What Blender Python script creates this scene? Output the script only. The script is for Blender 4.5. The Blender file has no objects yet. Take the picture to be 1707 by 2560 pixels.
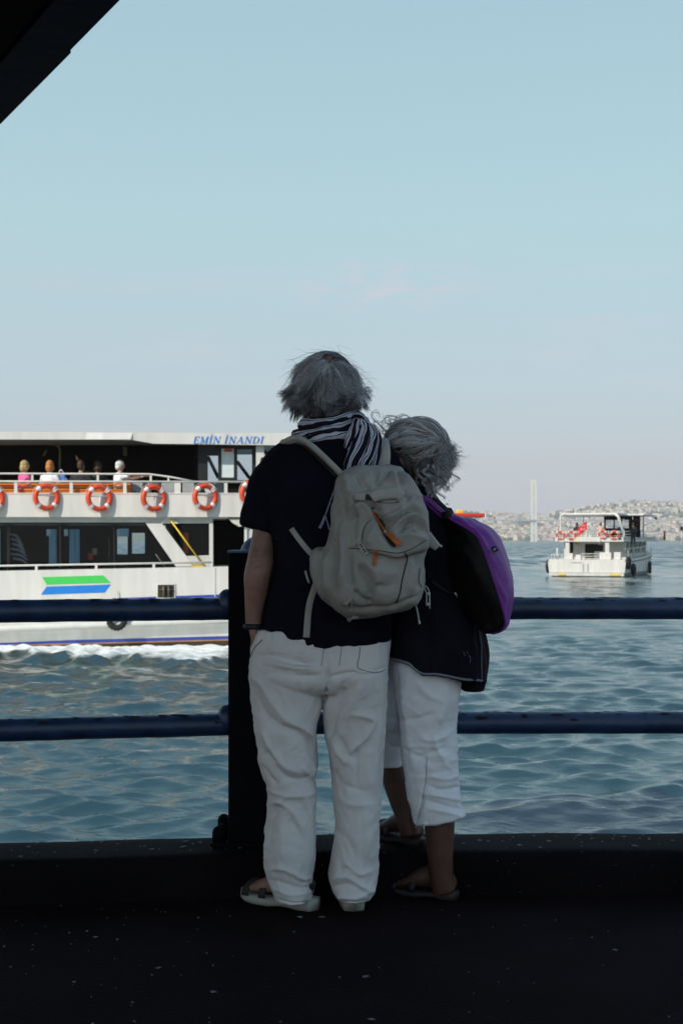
import bpy, bmesh, math, random
import numpy as np
from mathutils import Vector, Matrix, noise

random.seed(7)
rng = np.random.default_rng(7)
SC = bpy.context.scene
C = SC.collection
PI = math.pi

# ------------------------------------------------------------------ camera
H, F, CX, HY = 1.16, 3556.0, 853.5, 1352.0     # eye height; focal length, centre column and horizon row of the frame
cam = bpy.data.cameras.new('camera')
cam.sensor_fit = 'VERTICAL'
cam.sensor_height = 36.0
cam.lens = 50.0
cam.shift_y = 72.0 / 2560.0
cam.clip_start = 0.05
cam.clip_end = 30000
cam.dof.use_dof = True
cam.dof.focus_distance = 4.4
cam.dof.aperture_fstop = 11.0
camo = bpy.data.objects.new('camera', cam)
camo.location = (0, 0, H)
camo.rotation_euler = (PI / 2, 0, 0)
C.objects.link(camo)
SC.camera = camo

# ------------------------------------------------------------------ sky and sun
SUN_EL = math.radians(37)
SUN_AZ = math.radians(230)           # clockwise from +Y: behind the camera, to the left
W = bpy.data.worlds.new('World')
SC.world = W
W.use_nodes = True
wn, wl = W.node_tree.nodes, W.node_tree.links
wn.clear()
wout = wn.new('ShaderNodeOutputWorld')
wbg = wn.new('ShaderNodeBackground')
wbg.inputs['Strength'].default_value = 0.10
sky = wn.new('ShaderNodeTexSky')
sky.sky_type = 'NISHITA'
sky.sun_disc = False
sky.sun_elevation = SUN_EL
sky.sun_rotation = SUN_AZ
sky.air_density = 1.0
sky.dust_density = 1.5
sky.ozone_density = 1.0
wtc = wn.new('ShaderNodeTexCoord')
wsep = wn.new('ShaderNodeSeparateXYZ')
wl.new(wtc.outputs['Generated'], wsep.inputs[0])
wramp = wn.new('ShaderNodeValToRGB')
wl.new(wsep.outputs['Z'], wramp.inputs[0])
cr = wramp.color_ramp
SKY_STOPS = [(0.0, (5.75, 5.85, 6.3)), (0.05, (5.75, 6.1, 6.6)), (0.11, (5.6, 6.9, 7.5)),
             (0.22, (5.2, 7.6, 7.9)), (0.40, (4.4, 6.7, 7.8)), (0.60, (3.7, 5.7, 7.9)), (1.0, (2.8, 4.6, 7.4))]
while len(cr.elements) < len(SKY_STOPS):
    cr.elements.new(0.5)
for e, (p, c) in zip(cr.elements, SKY_STOPS):
    e.position = p
    e.color = (c[0] / 10, c[1] / 10, c[2] / 10, 1)
wsc = wn.new('ShaderNodeVectorMath')
wsc.operation = 'SCALE'
wsc.inputs['Scale'].default_value = 10.0
wl.new(wramp.outputs[0], wsc.inputs[0])
wmix = wn.new('ShaderNodeMixRGB')
wmix.inputs[0].default_value = 0.75      # film-like pale cyan cast over the physical sky
wl.new(sky.outputs[0], wmix.inputs[1])
wl.new(wsc.outputs[0], wmix.inputs[2])
# faint thin pinkish cloud wisps low in the sky
wmap = wn.new('ShaderNodeMapping')
wmap.inputs['Scale'].default_value = (5, 5, 26)
wl.new(wtc.outputs['Generated'], wmap.inputs[0])
wno = wn.new('ShaderNodeTexNoise')
wno.inputs['Scale'].default_value = 1.6
wno.inputs['Detail'].default_value = 6
wl.new(wmap.outputs[0], wno.inputs['Vector'])
wr2 = wn.new('ShaderNodeValToRGB')
wr2.color_ramp.elements[0].position = 0.53
wr2.color_ramp.elements[0].color = (0, 0, 0, 1)
wr2.color_ramp.elements[1].position = 0.78
wr2.color_ramp.elements[1].color = (0.6, 0.6, 0.6, 1)
wl.new(wno.outputs['Fac'], wr2.inputs[0])
wr3 = wn.new('ShaderNodeValToRGB')       # only between about 3 and 16 degrees up
wr3.color_ramp.elements[0].position = 0.03
wr3.color_ramp.elements[0].color = (0, 0, 0, 1)
wr3.color_ramp.elements[1].position = 0.12
wr3.color_ramp.elements[1].color = (1, 1, 1, 1)
e = wr3.color_ramp.elements.new(0.24)
e.color = (0, 0, 0, 1)
wl.new(wsep.outputs['Z'], wr3.inputs[0])
wmul = wn.new('ShaderNodeMath')
wmul.operation = 'MULTIPLY'
wl.new(wr2.outputs[0], wmul.inputs[0])
wl.new(wr3.outputs[0], wmul.inputs[1])
wmx2 = wn.new('ShaderNodeMixRGB')
# one denser wisp, above and to the right of the tall figure's head
wvm = wn.new('ShaderNodeVectorMath')
wvm.operation = 'SUBTRACT'
wvm.inputs[1].default_value = (0.030, 0.983, 0.1775)
wl.new(wtc.outputs['Generated'], wvm.inputs[0])
wvs = wn.new('ShaderNodeVectorMath')
wvs.operation = 'MULTIPLY'
wvs.inputs[1].default_value = (10.5, 2.0, 40.0)
wl.new(wvm.outputs[0], wvs.inputs[0])
wvl = wn.new('ShaderNodeVectorMath')
wvl.operation = 'LENGTH'
wl.new(wvs.outputs[0], wvl.inputs[0])
wsm = wn.new('ShaderNodeMapRange')
wsm.interpolation_type = 'SMOOTHSTEP'
wsm.inputs['From Min'].default_value = 1.0
wsm.inputs['From Max'].default_value = 0.2
wl.new(wvl.outputs['Value'], wsm.inputs['Value'])
wno2 = wn.new('ShaderNodeTexNoise')
wno2.inputs['Scale'].default_value = 9.0
wno2.inputs['Detail'].default_value = 7
wl.new(wmap.outputs[0], wno2.inputs['Vector'])
wr4 = wn.new('ShaderNodeMapRange')
wr4.inputs['From Min'].default_value = 0.42
wr4.inputs['From Max'].default_value = 0.75
wl.new(wno2.outputs['Fac'], wr4.inputs['Value'])
wm2 = wn.new('ShaderNodeMath')
wm2.operation = 'MULTIPLY'
wl.new(wsm.outputs['Result'], wm2.inputs[0])
wl.new(wr4.outputs['Result'], wm2.inputs[1])
wm3 = wn.new('ShaderNodeMath')
wm3.operation = 'MULTIPLY_ADD'
wm3.inputs[1].default_value = 0.62
wl.new(wm2.outputs[0], wm3.inputs[0])
wm4 = wn.new('ShaderNodeMath')
wm4.operation = 'MULTIPLY'
wm4.inputs[1].default_value = 0.5
wl.new(wmul.outputs[0], wm4.inputs[0])
wl.new(wm4.outputs[0], wm3.inputs[2])
wl.new(wm3.outputs[0], wmx2.inputs[0])
wl.new(wmix.outputs[0], wmx2.inputs[1])
wmx2.inputs[2].default_value = (7.0, 6.3, 7.2, 1)
wl.new(wmx2.outputs[0], wbg.inputs['Color'])
wl.new(wbg.outputs[0], wout.inputs['Surface'])

sun = bpy.data.lights.new('sun', 'SUN')
sun.energy = 4.6
sun.angle = math.radians(0.5)
sun.color = (1.0, 0.94, 0.84)
suno = bpy.data.objects.new('sun', sun)
sd = Vector((math.sin(SUN_AZ) * math.cos(SUN_EL), math.cos(SUN_AZ) * math.cos(SUN_EL), math.sin(SUN_EL)))
suno.rotation_euler = sd.to_track_quat('Z', 'Y').to_euler()
suno.location = (-20, -20, 30)
C.objects.link(suno)

SC.view_settings.view_transform = 'Standard'
SC.view_settings.look = 'None'
SC.view_settings.exposure = 0.0
SC.view_settings.gamma = 1.0
SC.view_settings.use_curve_mapping = False
SC.render.engine = 'CYCLES'
SC.cycles.max_bounces = 6
SC.cycles.transparent_max_bounces = 12
SC.cycles.volume_bounces = 0
SC.cycles.caustics_reflective = False
SC.cycles.caustics_refractive = False

# ------------------------------------------------------------------ helpers
def P(sx, sy, Y):
    return Vector(((sx - CX) / F * Y, Y, H - (sy - HY) / F * Y))

def proj(V):
    y = np.maximum(V[:, 1], 0.1)
    return np.stack([CX + V[:, 0] / y * F, HY + (H - V[:, 2]) / y * F], 1)

ORG = {}

def thing(name, label, cat, loc=(0, 0, 0), group=None, org=None):
    o = bpy.data.objects.new(name, None)
    o.empty_display_size = 0.1
    o.location = loc
    o['label'] = label
    o['category'] = cat
    if group:
        o['group'] = group
    C.objects.link(o)
    ORG[o.name] = Vector(loc if org is None else org)
    return o

def tag(o, label=None, cat=None, group=None, kind=None):
    if label: o['label'] = label
    if cat: o['category'] = cat
    if group: o['group'] = group
    if kind: o['kind'] = kind
    return o

def mesh(name, V, Fc, mat, parent=None, smooth=True, uv=None, org=None, kind=None, label=None):
    me = bpy.data.meshes.new(name)
    off = ORG[parent.name] if parent is not None else (Vector(org) if org is not None else Vector((0, 0, 0)))
    V = np.asarray(V, dtype=float) - np.array(off)
    if isinstance(Fc, np.ndarray):
        n, k = Fc.shape
        me.vertices.add(len(V))
        me.vertices.foreach_set('co', V.ravel())
        me.loops.add(n * k)
        me.loops.foreach_set('vertex_index', Fc.ravel().astype(np.int32))
        me.polygons.add(n)
        me.polygons.foreach_set('loop_start', np.arange(0, n * k, k, dtype=np.int32))
        me.polygons.foreach_set('loop_total', np.full(n, k, dtype=np.int32))
        me.update(calc_edges=True)
    else:
        me.from_pydata([tuple(v) for v in V], [], [tuple(f) for f in Fc])
    me.validate()
    if uv is not None:
        uvl = me.uv_layers.new(name='UVMap')
        li = np.empty(len(me.loops), dtype=np.int32)
        me.loops.foreach_get('vertex_index', li)
        uvl.data.foreach_set('uv', np.asarray(uv, dtype=float)[li].ravel())
    if mat is not None:
        me.materials.append(mat)
    if smooth:
        me.polygons.foreach_set('use_smooth', np.ones(len(me.polygons), dtype=bool))
    o = bpy.data.objects.new(name, me)
    C.objects.link(o)
    if parent is not None:
        o.parent = parent
        ORG[o.name] = ORG[parent.name]
    elif org is not None:
        o.location = org
        ORG[o.name] = Vector(org)
    else:
        ORG[o.name] = Vector((0, 0, 0))
    if kind: o['kind'] = kind
    if label: o['label'] = label
    return o

def cat(parts):
    """concatenate (V, F[, UV]) shapes"""
    Vs, Fs, n = [], [], 0
    for p in parts:
        Vs.append(np.asarray(p[0], dtype=float))
        Fs += [tuple(i + n for i in f) for f in p[1]]
        n += len(p[0])
    return np.concatenate(Vs), Fs

def box(x0, x1, y0, y1, z0, z1, bev=0.0):
    if bev <= 0:
        V = [(x, y, z) for x in (x0, x1) for y in (y0, y1) for z in (z0, z1)]
        Fc = [(0, 1, 3, 2), (4, 6, 7, 5), (0, 4, 5, 1), (2, 3, 7, 6), (0, 2, 6, 4), (1, 5, 7, 3)]
        return np.array(V), Fc
    bm = bmesh.new()
    bmesh.ops.create_cube(bm, size=1)
    for v in bm.verts:
        v.co = Vector(((x0 + x1) / 2 + v.co.x * (x1 - x0), (y0 + y1) / 2 + v.co.y * (y1 - y0), (z0 + z1) / 2 + v.co.z * (z1 - z0)))
    bmesh.ops.bevel(bm, geom=bm.edges[:], offset=bev, segments=2, affect='EDGES', profile=0.5)
    bm.verts.index_update()
    V = np.array([v.co[:] for v in bm.verts])
    Fc = [tuple(v.index for v in f.verts) for f in bm.faces]
    bm.free()
    return V, Fc

def prism(pts, y0, y1):
    """polygon of (x, z) points pulled from depth y0 to y1"""
    n = len(pts)
    a = sum(pts[i][0] * pts[(i + 1) % n][1] - pts[(i + 1) % n][0] * pts[i][1] for i in range(n))
    if a < 0:
        pts = pts[::-1]
    V = [(x, y0, z) for x, z in pts] + [(x, y1, z) for x, z in pts]
    Fc = [tuple(range(n)), tuple(range(2 * n - 1, n - 1, -1))]
    Fc += [(i, i + n, (i + 1) % n + n, (i + 1) % n) for i in range(n)]
    return np.array(V), Fc

def resample(pts, n):
    p = np.asarray(pts, dtype=float)
    m = len(p)
    if m == 2:
        t = np.linspace(0, 1, n)[:, None]
        return p[0] * (1 - t) + p[1] * t
    q = np.vstack([2 * p[0] - p[1], p, 2 * p[-1] - p[-2]])
    out = []
    for s in np.linspace(0, m - 1 - 1e-9, n):
        i = int(s)
        u = s - i
        a, b, c, d = q[i], q[i + 1], q[i + 2], q[i + 3]
        out.append(0.5 * (2 * b + (c - a) * u + (2 * a - 5 * b + 4 * c - d) * u * u + (3 * b - a - 3 * c + d) * u ** 3))
    return np.array(out)

def tube(pts, r, n=10, sub=0, cap=True, up=None, uv=False, sq=2.0):
    """swept tube; r: scalar, list of scalars or list of (ra, rb)"""
    pts = np.array([tuple(p) for p in pts], dtype=float)
    m = len(pts)
    if np.isscalar(r):
        r = [r] * m
    r = np.array([(x, x) if np.isscalar(x) else tuple(x) for x in r], dtype=float)
    if sub:
        k = (m - 1) * sub + 1
        pts = resample(pts, k)
        r = np.abs(resample(r, k))
        m = k
    T = np.gradient(pts, axis=0)
    T /= np.linalg.norm(T, axis=1)[:, None] + 1e-12
    if up is None:
        up = np.array((0, 0, 1.0)) if abs(T[0][2]) < 0.9 else np.array((0, 1.0, 0))
    up = np.array(up, dtype=float)
    V, UV = [], []
    A = np.cross(up, T[0])
    A /= np.linalg.norm(A) + 1e-12
    L = np.concatenate([[0], np.cumsum(np.linalg.norm(np.diff(pts, axis=0), axis=1))])
    for i in range(m):
        A = A - T[i] * A.dot(T[i])
        A /= np.linalg.norm(A) + 1e-12
        B = np.cross(T[i], A)
        for k in range(n):
            t = 2 * PI * k / n
            c, s = math.cos(t), math.sin(t)
            c = math.copysign(abs(c) ** (2 / sq), c)
            s = math.copysign(abs(s) ** (2 / sq), s)
            V.append(pts[i] + A * c * r[i][0] + B * s * r[i][1])
            UV.append((L[i], k / n))
    Fc = []
    for i in range(m - 1):
        for k in range(n):
            a, b = i * n + k, i * n + (k + 1) % n
            Fc.append((a, b, b + n, a + n))
    if cap:
        Fc.append(tuple(range(n - 1, -1, -1)))
        Fc.append(tuple(range((m - 1) * n, m * n)))
    V = np.array(V)
    return (V, Fc, np.array(UV)) if uv else (V, Fc)

def ball(c, r, n=12, m=8):
    r = (r, r, r) if np.isscalar(r) else r
    V = [(c[0], c[1], c[2] + r[2])]
    for i in range(1, m):
        a = PI * i / m
        for k in range(n):
            t = 2 * PI * k / n
            V.append((c[0] + r[0] * math.sin(a) * math.cos(t), c[1] + r[1] * math.sin(a) * math.sin(t), c[2] + r[2] * math.cos(a)))
    V.append((c[0], c[1], c[2] - r[2]))
    Fc = [(0, 1 + k, 1 + (k + 1) % n) for k in range(n)]
    for i in range(m - 2):
        for k in range(n):
            a, b = 1 + i * n + k, 1 + i * n + (k + 1) % n
            Fc.append((a, a + n, b + n, b))
    e = len(V) - 1
    b0 = 1 + (m - 2) * n
    Fc += [(e, b0 + (k + 1) % n, b0 + k) for k in range(n)]
    return np.array(V), Fc

def torus(c, R, r, n=28, m=10, axis='y', a0=0, a1=2 * PI):
    full = abs(a1 - a0 - 2 * PI) < 1e-6
    k = n if full else n + 1
    V, Fc = [], []
    for i in range(k):
        t = a0 + (a1 - a0) * i / n
        for j in range(m):
            s = 2 * PI * j / m
            q = R + r * math.cos(s)
            if axis == 'y':
                V.append((c[0] + q * math.cos(t), c[1] + r * math.sin(s), c[2] + q * math.sin(t)))
            else:
                V.append((c[0] + q * math.cos(t), c[1] + q * math.sin(t), c[2] + r * math.sin(s)))
    for i in range(n):
        for j in range(m):
            a, b = i * m + j, i * m + (j + 1) % m
            i2 = (i + 1) % k
            Fc.append((a, b, i2 * m + (j + 1) % m, i2 * m + j))
    if not full:
        Fc.append(tuple(range(m)))
        Fc.append(tuple(range((k - 1) * m, k * m)))
    return np.array(V), Fc

def rows_loft(rows, n=40, sub=5, p=2.4):
    """rows: (sy, xl, xr, Y, ry) frame rows -> closed horizontal-ring loft in world units"""
    R = resample(rows, (len(rows) - 1) * sub + 1)
    V = []
    for sy, xl, xr, Y, ry in R:
        c = P((xl + xr) / 2, sy, Y)
        rx = (xr - xl) / 2 / F * Y
        for k in range(n):
            t = 2 * PI * k / n
            cs, sn = math.cos(t), math.sin(t)
            V.append((c.x + rx * math.copysign(abs(cs) ** (2 / p), cs), c.y + ry * math.copysign(abs(sn) ** (2 / p), sn), c.z))
    m = len(R)
    Fc = []
    for i in range(m - 1):
        for k in range(n):
            a, b = i * n + k, i * n + (k + 1) % n
            Fc.append((a, a + n, b + n, b))
    Fc.append(tuple(range(n)))
    Fc.append(tuple(range(m * n - 1, (m - 1) * n - 1, -1)))
    return np.array(V), Fc

def fuse(parts, voxel, smooth=4):
    """one continuous surface out of overlapping closed shapes"""
    V, Fc = cat(parts)
    me = bpy.data.meshes.new('tmp')
    me.from_pydata([tuple(v) for v in V], [], Fc)
    bm = bmesh.new()
    bm.from_mesh(me)
    bmesh.ops.recalc_face_normals(bm, faces=bm.faces[:])
    bm.to_mesh(me)
    bm.free()
    o = bpy.data.objects.new('tmp', me)
    C.objects.link(o)
    m = o.modifiers.new('r', 'REMESH')
    m.mode = 'VOXEL'
    m.voxel_size = voxel
    if smooth:
        s = o.modifiers.new('s', 'SMOOTH')
        s.factor = 0.5
        s.iterations = smooth
    dg = bpy.context.evaluated_depsgraph_get()
    ev = o.evaluated_get(dg)
    m2 = bpy.data.meshes.new_from_object(ev)
    V = np.empty(len(m2.vertices) * 3)
    m2.vertices.foreach_get('co', V)
    V = V.reshape(-1, 3)
    N = np.empty(len(m2.vertices) * 3)
    m2.vertex_normals.foreach_get('vector', N)
    N = N.reshape(-1, 3)
    nl = np.empty(len(m2.polygons), dtype=np.int32)
    m2.polygons.foreach_get('loop_total', nl)
    li = np.empty(len(m2.loops), dtype=np.int32)
    m2.loops.foreach_get('vertex_index', li)
    if (nl == 4).all():
        Fo = li.reshape(-1, 4)
    else:
        Fo = [tuple(p.vertices) for p in m2.polygons]
    bpy.data.objects.remove(o)
    bpy.data.meshes.remove(me)
    bpy.data.meshes.remove(m2)
    return V, Fo, N

def stroke_disp(V, N, strokes, facing=True):
    """sum of creases: each (points in frame units, width, depth in m)"""
    S = proj(V)
    D = np.zeros(len(V))
    for pts, w, d in strokes:
        p = resample(pts, max(2, (len(pts) - 1) * 5 + 1)) if len(pts) > 2 else np.array(pts, dtype=float)
        best = np.full(len(V), 1e9)
        tt = np.zeros(len(V))
        m = len(p) - 1
        for i in range(m):
            a, b = p[i], p[i + 1]
            ab = b - a
            t = np.clip(((S - a) @ ab) / (ab @ ab + 1e-9), 0, 1)
            dd = np.linalg.norm(S - a - t[:, None] * ab, axis=1)
            k = dd < best
            best[k] = dd[k]
            tt[k] = (i + t[k]) / m
        tap = np.clip(np.minimum(tt, 1 - tt) * 5 + 0.25, 0, 1)
        D += d * np.exp(-(best / w) ** 1.35) * tap      # peaked, so that creases stay crisp
    if facing:
        D *= np.clip(-N[:, 1] * 1.6 + 0.1, 0, 1)
    return V + N * D[:, None]

def fnoise(V, scale, seed=0.0, oct=3):
    sx, sy, sz = scale
    out = np.empty(len(V))
    for i, v in enumerate(V):
        q = Vector((v[0] * sx + seed, v[1] * sy + seed * 0.7, v[2] * sz - seed))
        out[i] = noise.noise(q) + (0.5 * noise.noise(q * 2.1) if oct > 1 else 0) + (0.25 * noise.noise(q * 4.3) if oct > 2 else 0)
    return out

def ridged(V, scale, seed=0.0):
    n = fnoise(V, scale, seed, 1)
    m2 = fnoise(V, tuple(q * 2.1 for q in scale), seed + 9, 1)
    return (1 - np.abs(n) * 3.0).clip(-.5, 1) * .7 + (1 - np.abs(m2) * 3.0).clip(-.5, 1) * .3

def wrinkles(V, ang, seed, freq=26.0, along=6.0):
    """fine sharp creases running at angle ang (from horizontal) across the camera-side of a garment, in patches"""
    c, s = math.cos(ang), math.sin(ang)
    A = np.stack([V[:, 0] * c + V[:, 2] * s, V[:, 1], -V[:, 0] * s + V[:, 2] * c], 1)
    A[:, 2] += .02 * np.sin(A[:, 0] * 9 + seed)
    patch = np.clip(fnoise(V, (6, 6, 5), seed + 3, 1) * 2.5 + .25, 0, 1)
    return ridged(A, (along, along, freq), seed) * patch

# ------------------------------------------------------------------ materials
def M(name, col, rough=0.6, metal=0.0, var=0.12, vscale=6.0, bump=0.0, bscale=60.0, spec=0.4, sheen=0.0, stretch=(1, 1, 1), bdist=0.01, crease=0.0, cscale=9.0, cstretch=(1, 1, 0.6)):
    m = bpy.data.materials.new(name)
    m.use_nodes = True
    nt = m.node_tree
    b = nt.nodes['Principled BSDF']
    b.inputs['Roughness'].default_value = rough
    b.inputs['Metallic'].default_value = metal
    b.inputs['Specular IOR Level'].default_value = spec
    if sheen:
        b.inputs['Sheen Weight'].default_value = sheen
    tc = nt.nodes.new('ShaderNodeTexCoord')
    mp = nt.nodes.new('ShaderNodeMapping')
    mp.inputs['Scale'].default_value = stretch
    nt.links.new(tc.outputs['Object'], mp.inputs[0])
    n = nt.nodes.new('ShaderNodeTexNoise')
    n.inputs['Scale'].default_value = vscale
    n.inputs['Detail'].default_value = 5
    nt.links.new(mp.outputs[0], n.inputs['Vector'])
    r = nt.nodes.new('ShaderNodeValToRGB')
    r.color_ramp.elements[0].position = 0.3
    r.color_ramp.elements[1].position = 0.7
    r.color_ramp.elements[0].color = (*[max(0, c * (1 - var)) for c in col], 1)
    r.color_ramp.elements[1].color = (*[min(1, c * (1 + var)) for c in col], 1)
    nt.links.new(n.outputs['Fac'], r.inputs[0])
    nt.links.new(r.outputs[0], b.inputs['Base Color'])
    if bump:
        n2 = nt.nodes.new('ShaderNodeTexNoise')
        n2.inputs['Scale'].default_value = bscale
        n2.inputs['Detail'].default_value = 4
        nt.links.new(mp.outputs[0], n2.inputs['Vector'])
        bp = nt.nodes.new('ShaderNodeBump')
        bp.inputs['Strength'].default_value = bump
        bp.inputs['Distance'].default_value = bdist
        nt.links.new(n2.outputs['Fac'], bp.inputs['Height'])
        nt.links.new(bp.outputs[0], b.inputs['Normal'])
    if crease:
        # sharp little cloth creases
        mp2 = nt.nodes.new('ShaderNodeMapping')
        mp2.inputs['Scale'].default_value = cstretch
        mp2.inputs['Rotation'].default_value = (0.2, 0.5, 0.3)
        nt.links.new(tc.outputs['Object'], mp2.inputs[0])
        n3 = nt.nodes.new('ShaderNodeTexNoise')
        n3.noise_type = 'RIDGED_MULTIFRACTAL'
        n3.inputs['Scale'].default_value = cscale
        n3.inputs['Detail'].default_value = 3
        n3.inputs['Distortion'].default_value = 0.8
        nt.links.new(mp2.outputs[0], n3.inputs['Vector'])
        bp2 = nt.nodes.new('ShaderNodeBump')
        bp2.inputs['Strength'].default_value = crease
        bp2.inputs['Distance'].default_value = 0.022
        nt.links.new(n3.outputs['Fac'], bp2.inputs['Height'])
        if bump:
            nt.links.new(bp.outputs[0], bp2.inputs['Normal'])
        nt.links.new(bp2.outputs[0], b.inputs['Normal'])
    return m

def glass_mat(name, tint, opac):
    """window glass: part mirror, part see-through"""
    m = bpy.data.materials.new(name)
    m.use_nodes = True
    nt = m.node_tree
    nt.nodes.clear()
    out = nt.nodes.new('ShaderNodeOutputMaterial')
    tr = nt.nodes.new('ShaderNodeBsdfTransparent')
    tr.inputs[0].default_value = (*tint, 1)
    gl = nt.nodes.new('ShaderNodeBsdfGlossy')
    gl.inputs['Roughness'].default_value = 0.03
    fr = nt.nodes.new('ShaderNodeFresnel')
    fr.inputs[0].default_value = opac
    mx = nt.nodes.new('ShaderNodeMixShader')
    nt.links.new(fr.outputs[0], mx.inputs[0])
    nt.links.new(tr.outputs[0], mx.inputs[1])
    nt.links.new(gl.outputs[0], mx.inputs[2])
    nt.links.new(mx.outputs[0], out.inputs['Surface'])
    return m
# ================================================================== SETTING
WZ = -1.56                                             # water level below the quay floor

# ---- quay floor
def speck_mat(name, base, speck, scale, thr, rough, bump):
    m = M(name, base, rough, var=0.35, vscale=3, bump=bump, bscale=90, spec=0.06)
    nt = m.node_tree
    b = nt.nodes['Principled BSDF']
    src = b.inputs['Base Color'].links[0].from_socket
    tc = nt.nodes.new('ShaderNodeTexCoord')
    v = nt.nodes.new('ShaderNodeTexVoronoi')
    v.inputs['Scale'].default_value = scale
    n = nt.nodes.new('ShaderNodeTexNoise')
    n.inputs['Scale'].default_value = 2.3
    mul = nt.nodes.new('ShaderNodeMath')
    mul.operation = 'MULTIPLY'
    nt.links.new(tc.outputs['Object'], v.inputs['Vector'])
    nt.links.new(tc.outputs['Object'], n.inputs['Vector'])
    lt = nt.nodes.new('ShaderNodeMath')
    lt.operation = 'LESS_THAN'
    nt.links.new(v.outputs['Distance'], lt.inputs[0])
    nt.links.new(n.outputs['Fac'], mul.inputs[0])
    mul.inputs[1].default_value = thr
    nt.links.new(mul.outputs[0], lt.inputs[1])
    mx = nt.nodes.new('ShaderNodeMixRGB')
    nt.links.new(lt.outputs[0], mx.inputs[0])
    nt.links.new(src, mx.inputs[1])
    mx.inputs[2].default_value = (*speck, 1)
    nt.links.new(mx.outputs[0], b.inputs['Base Color'])
    return m

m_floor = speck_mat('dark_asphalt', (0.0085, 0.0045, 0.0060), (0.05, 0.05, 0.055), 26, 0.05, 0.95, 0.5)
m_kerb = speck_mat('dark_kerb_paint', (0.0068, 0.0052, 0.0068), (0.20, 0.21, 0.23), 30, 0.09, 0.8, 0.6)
m_quay = M('wet_quay_concrete', (0.05, 0.05, 0.05), 0.7, var=0.3, bump=0.5, bscale=12)

# kerb line: the left stretch runs a few degrees towards the camera, the right one square to it
KL, KM, KR = (-14.0, 2.90), (0.0, 4.645), (14.0, 4.80)
def kerb_y(x):
    return KM[1] + (x - KM[0]) * ((KM[1] - KL[1]) / 14 if x < 0 else (KR[1] - KM[1]) / 14)

fl = [(-60, -45, 0), (60, -45, 0), (60, kerb_y(60) + .2, 0), (0, KM[1] + .2, 0), (-14, KL[1] + .2, 0), (-60, kerb_y(-60) + 3, 0)]
# floor as a fine sheet near the camera, coarse further off
xs = np.concatenate([np.linspace(-60, -4, 12), np.linspace(-3.8, 3.8, 60), np.linspace(4, 60, 12)])
ts = np.concatenate([np.linspace(0, 0.9, 10), np.linspace(0.91, 1, 40)])
V = []
for x in xs:
    y1 = kerb_y(max(-14, x)) + 0.15
    for t in ts:
        y = -45 + (y1 + 45) * t
        z = 0.004 * noise.noise(Vector((x * 1.3, y * 1.3, 0))) if y > 1 else 0
        V.append((x, y, z))
nt_ = len(ts)
Fq = [(i * nt_ + j, (i + 1) * nt_ + j, (i + 1) * nt_ + j + 1, i * nt_ + j + 1) for i in range(len(xs) - 1) for j in range(nt_ - 1)]
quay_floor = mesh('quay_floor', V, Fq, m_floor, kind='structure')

# unseen pale paving behind the camera, added to bounce sunlight onto the couple
m_bounce = M('pale_bounce_paving', (0.45, 0.42, 0.38), 0.8, var=0.15, vscale=2, bump=0.3, bscale=8)
mesh('bounce_ground', [(-60, -44.9, .012), (60, -44.9, .012), (60, -1.0, .012), (-60, -1.0, .012)], [(0, 1, 2, 3)], m_bounce, smooth=False, kind='structure')

# quay wall under the kerb, down into the water
V, Fq = [], []
for i, x in enumerate((-60, -14, 0, 14, 60)):
    y = kerb_y(max(-14, x)) + 0.29
    V += [(x, y, 0.10), (x, y, -3.0), (x, y - 1.5, -3.0), (x, y - 1.5, -0.02)]
for i in range(4):
    a = i * 4
    Fq += [(a, a + 1, a + 5, a + 4), (a + 1, a + 2, a + 6, a + 5)]
mesh('quay_wall', V, Fq, m_quay, smooth=False, kind='structure')

# two kerb stretches
def kerb(p0, p1, seed):
    n = 70
    prof = [(0.006, -0.02), (0.004, 0.06), (0.0, 0.120), (0.012, 0.139), (0.035, 0.1440), (0.12, 0.1435), (0.20, 0.1435), (0.285, 0.1435), (0.303, 0.135), (0.308, 0.08), (0.308, -0.3)]
    ts = np.concatenate([np.linspace(0, 1, n)])
    d = np.array((p1[0] - p0[0], p1[1] - p0[1]))
    V, k = [], len(prof)
    for i, t in enumerate(ts):
        q = np.array(p0) + d * t
        for j, (dy, z) in enumerate(prof):
            w = 0.004 * noise.noise(Vector((q[0] * 3, j * 0.8, seed))) if 2 <= j <= 9 else 0
            V.append((q[0], q[1] + dy + w, z + w * 0.7))
    Fc = [(i * k + j, (i + 1) * k + j, (i + 1) * k + j + 1, i * k + j + 1) for i in range(n - 1) for j in range(k - 1)]
    Fc.append(tuple(range(k)))
    Fc.append(tuple(range(n * k - 1, (n - 1) * k - 1, -1)))
    return mesh('kerb', V, Fc, m_kerb, kind='structure')
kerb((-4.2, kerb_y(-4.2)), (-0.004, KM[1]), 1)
kerb((0.004, KM[1]), (4.2, kerb_y(4.2)), 5)

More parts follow.
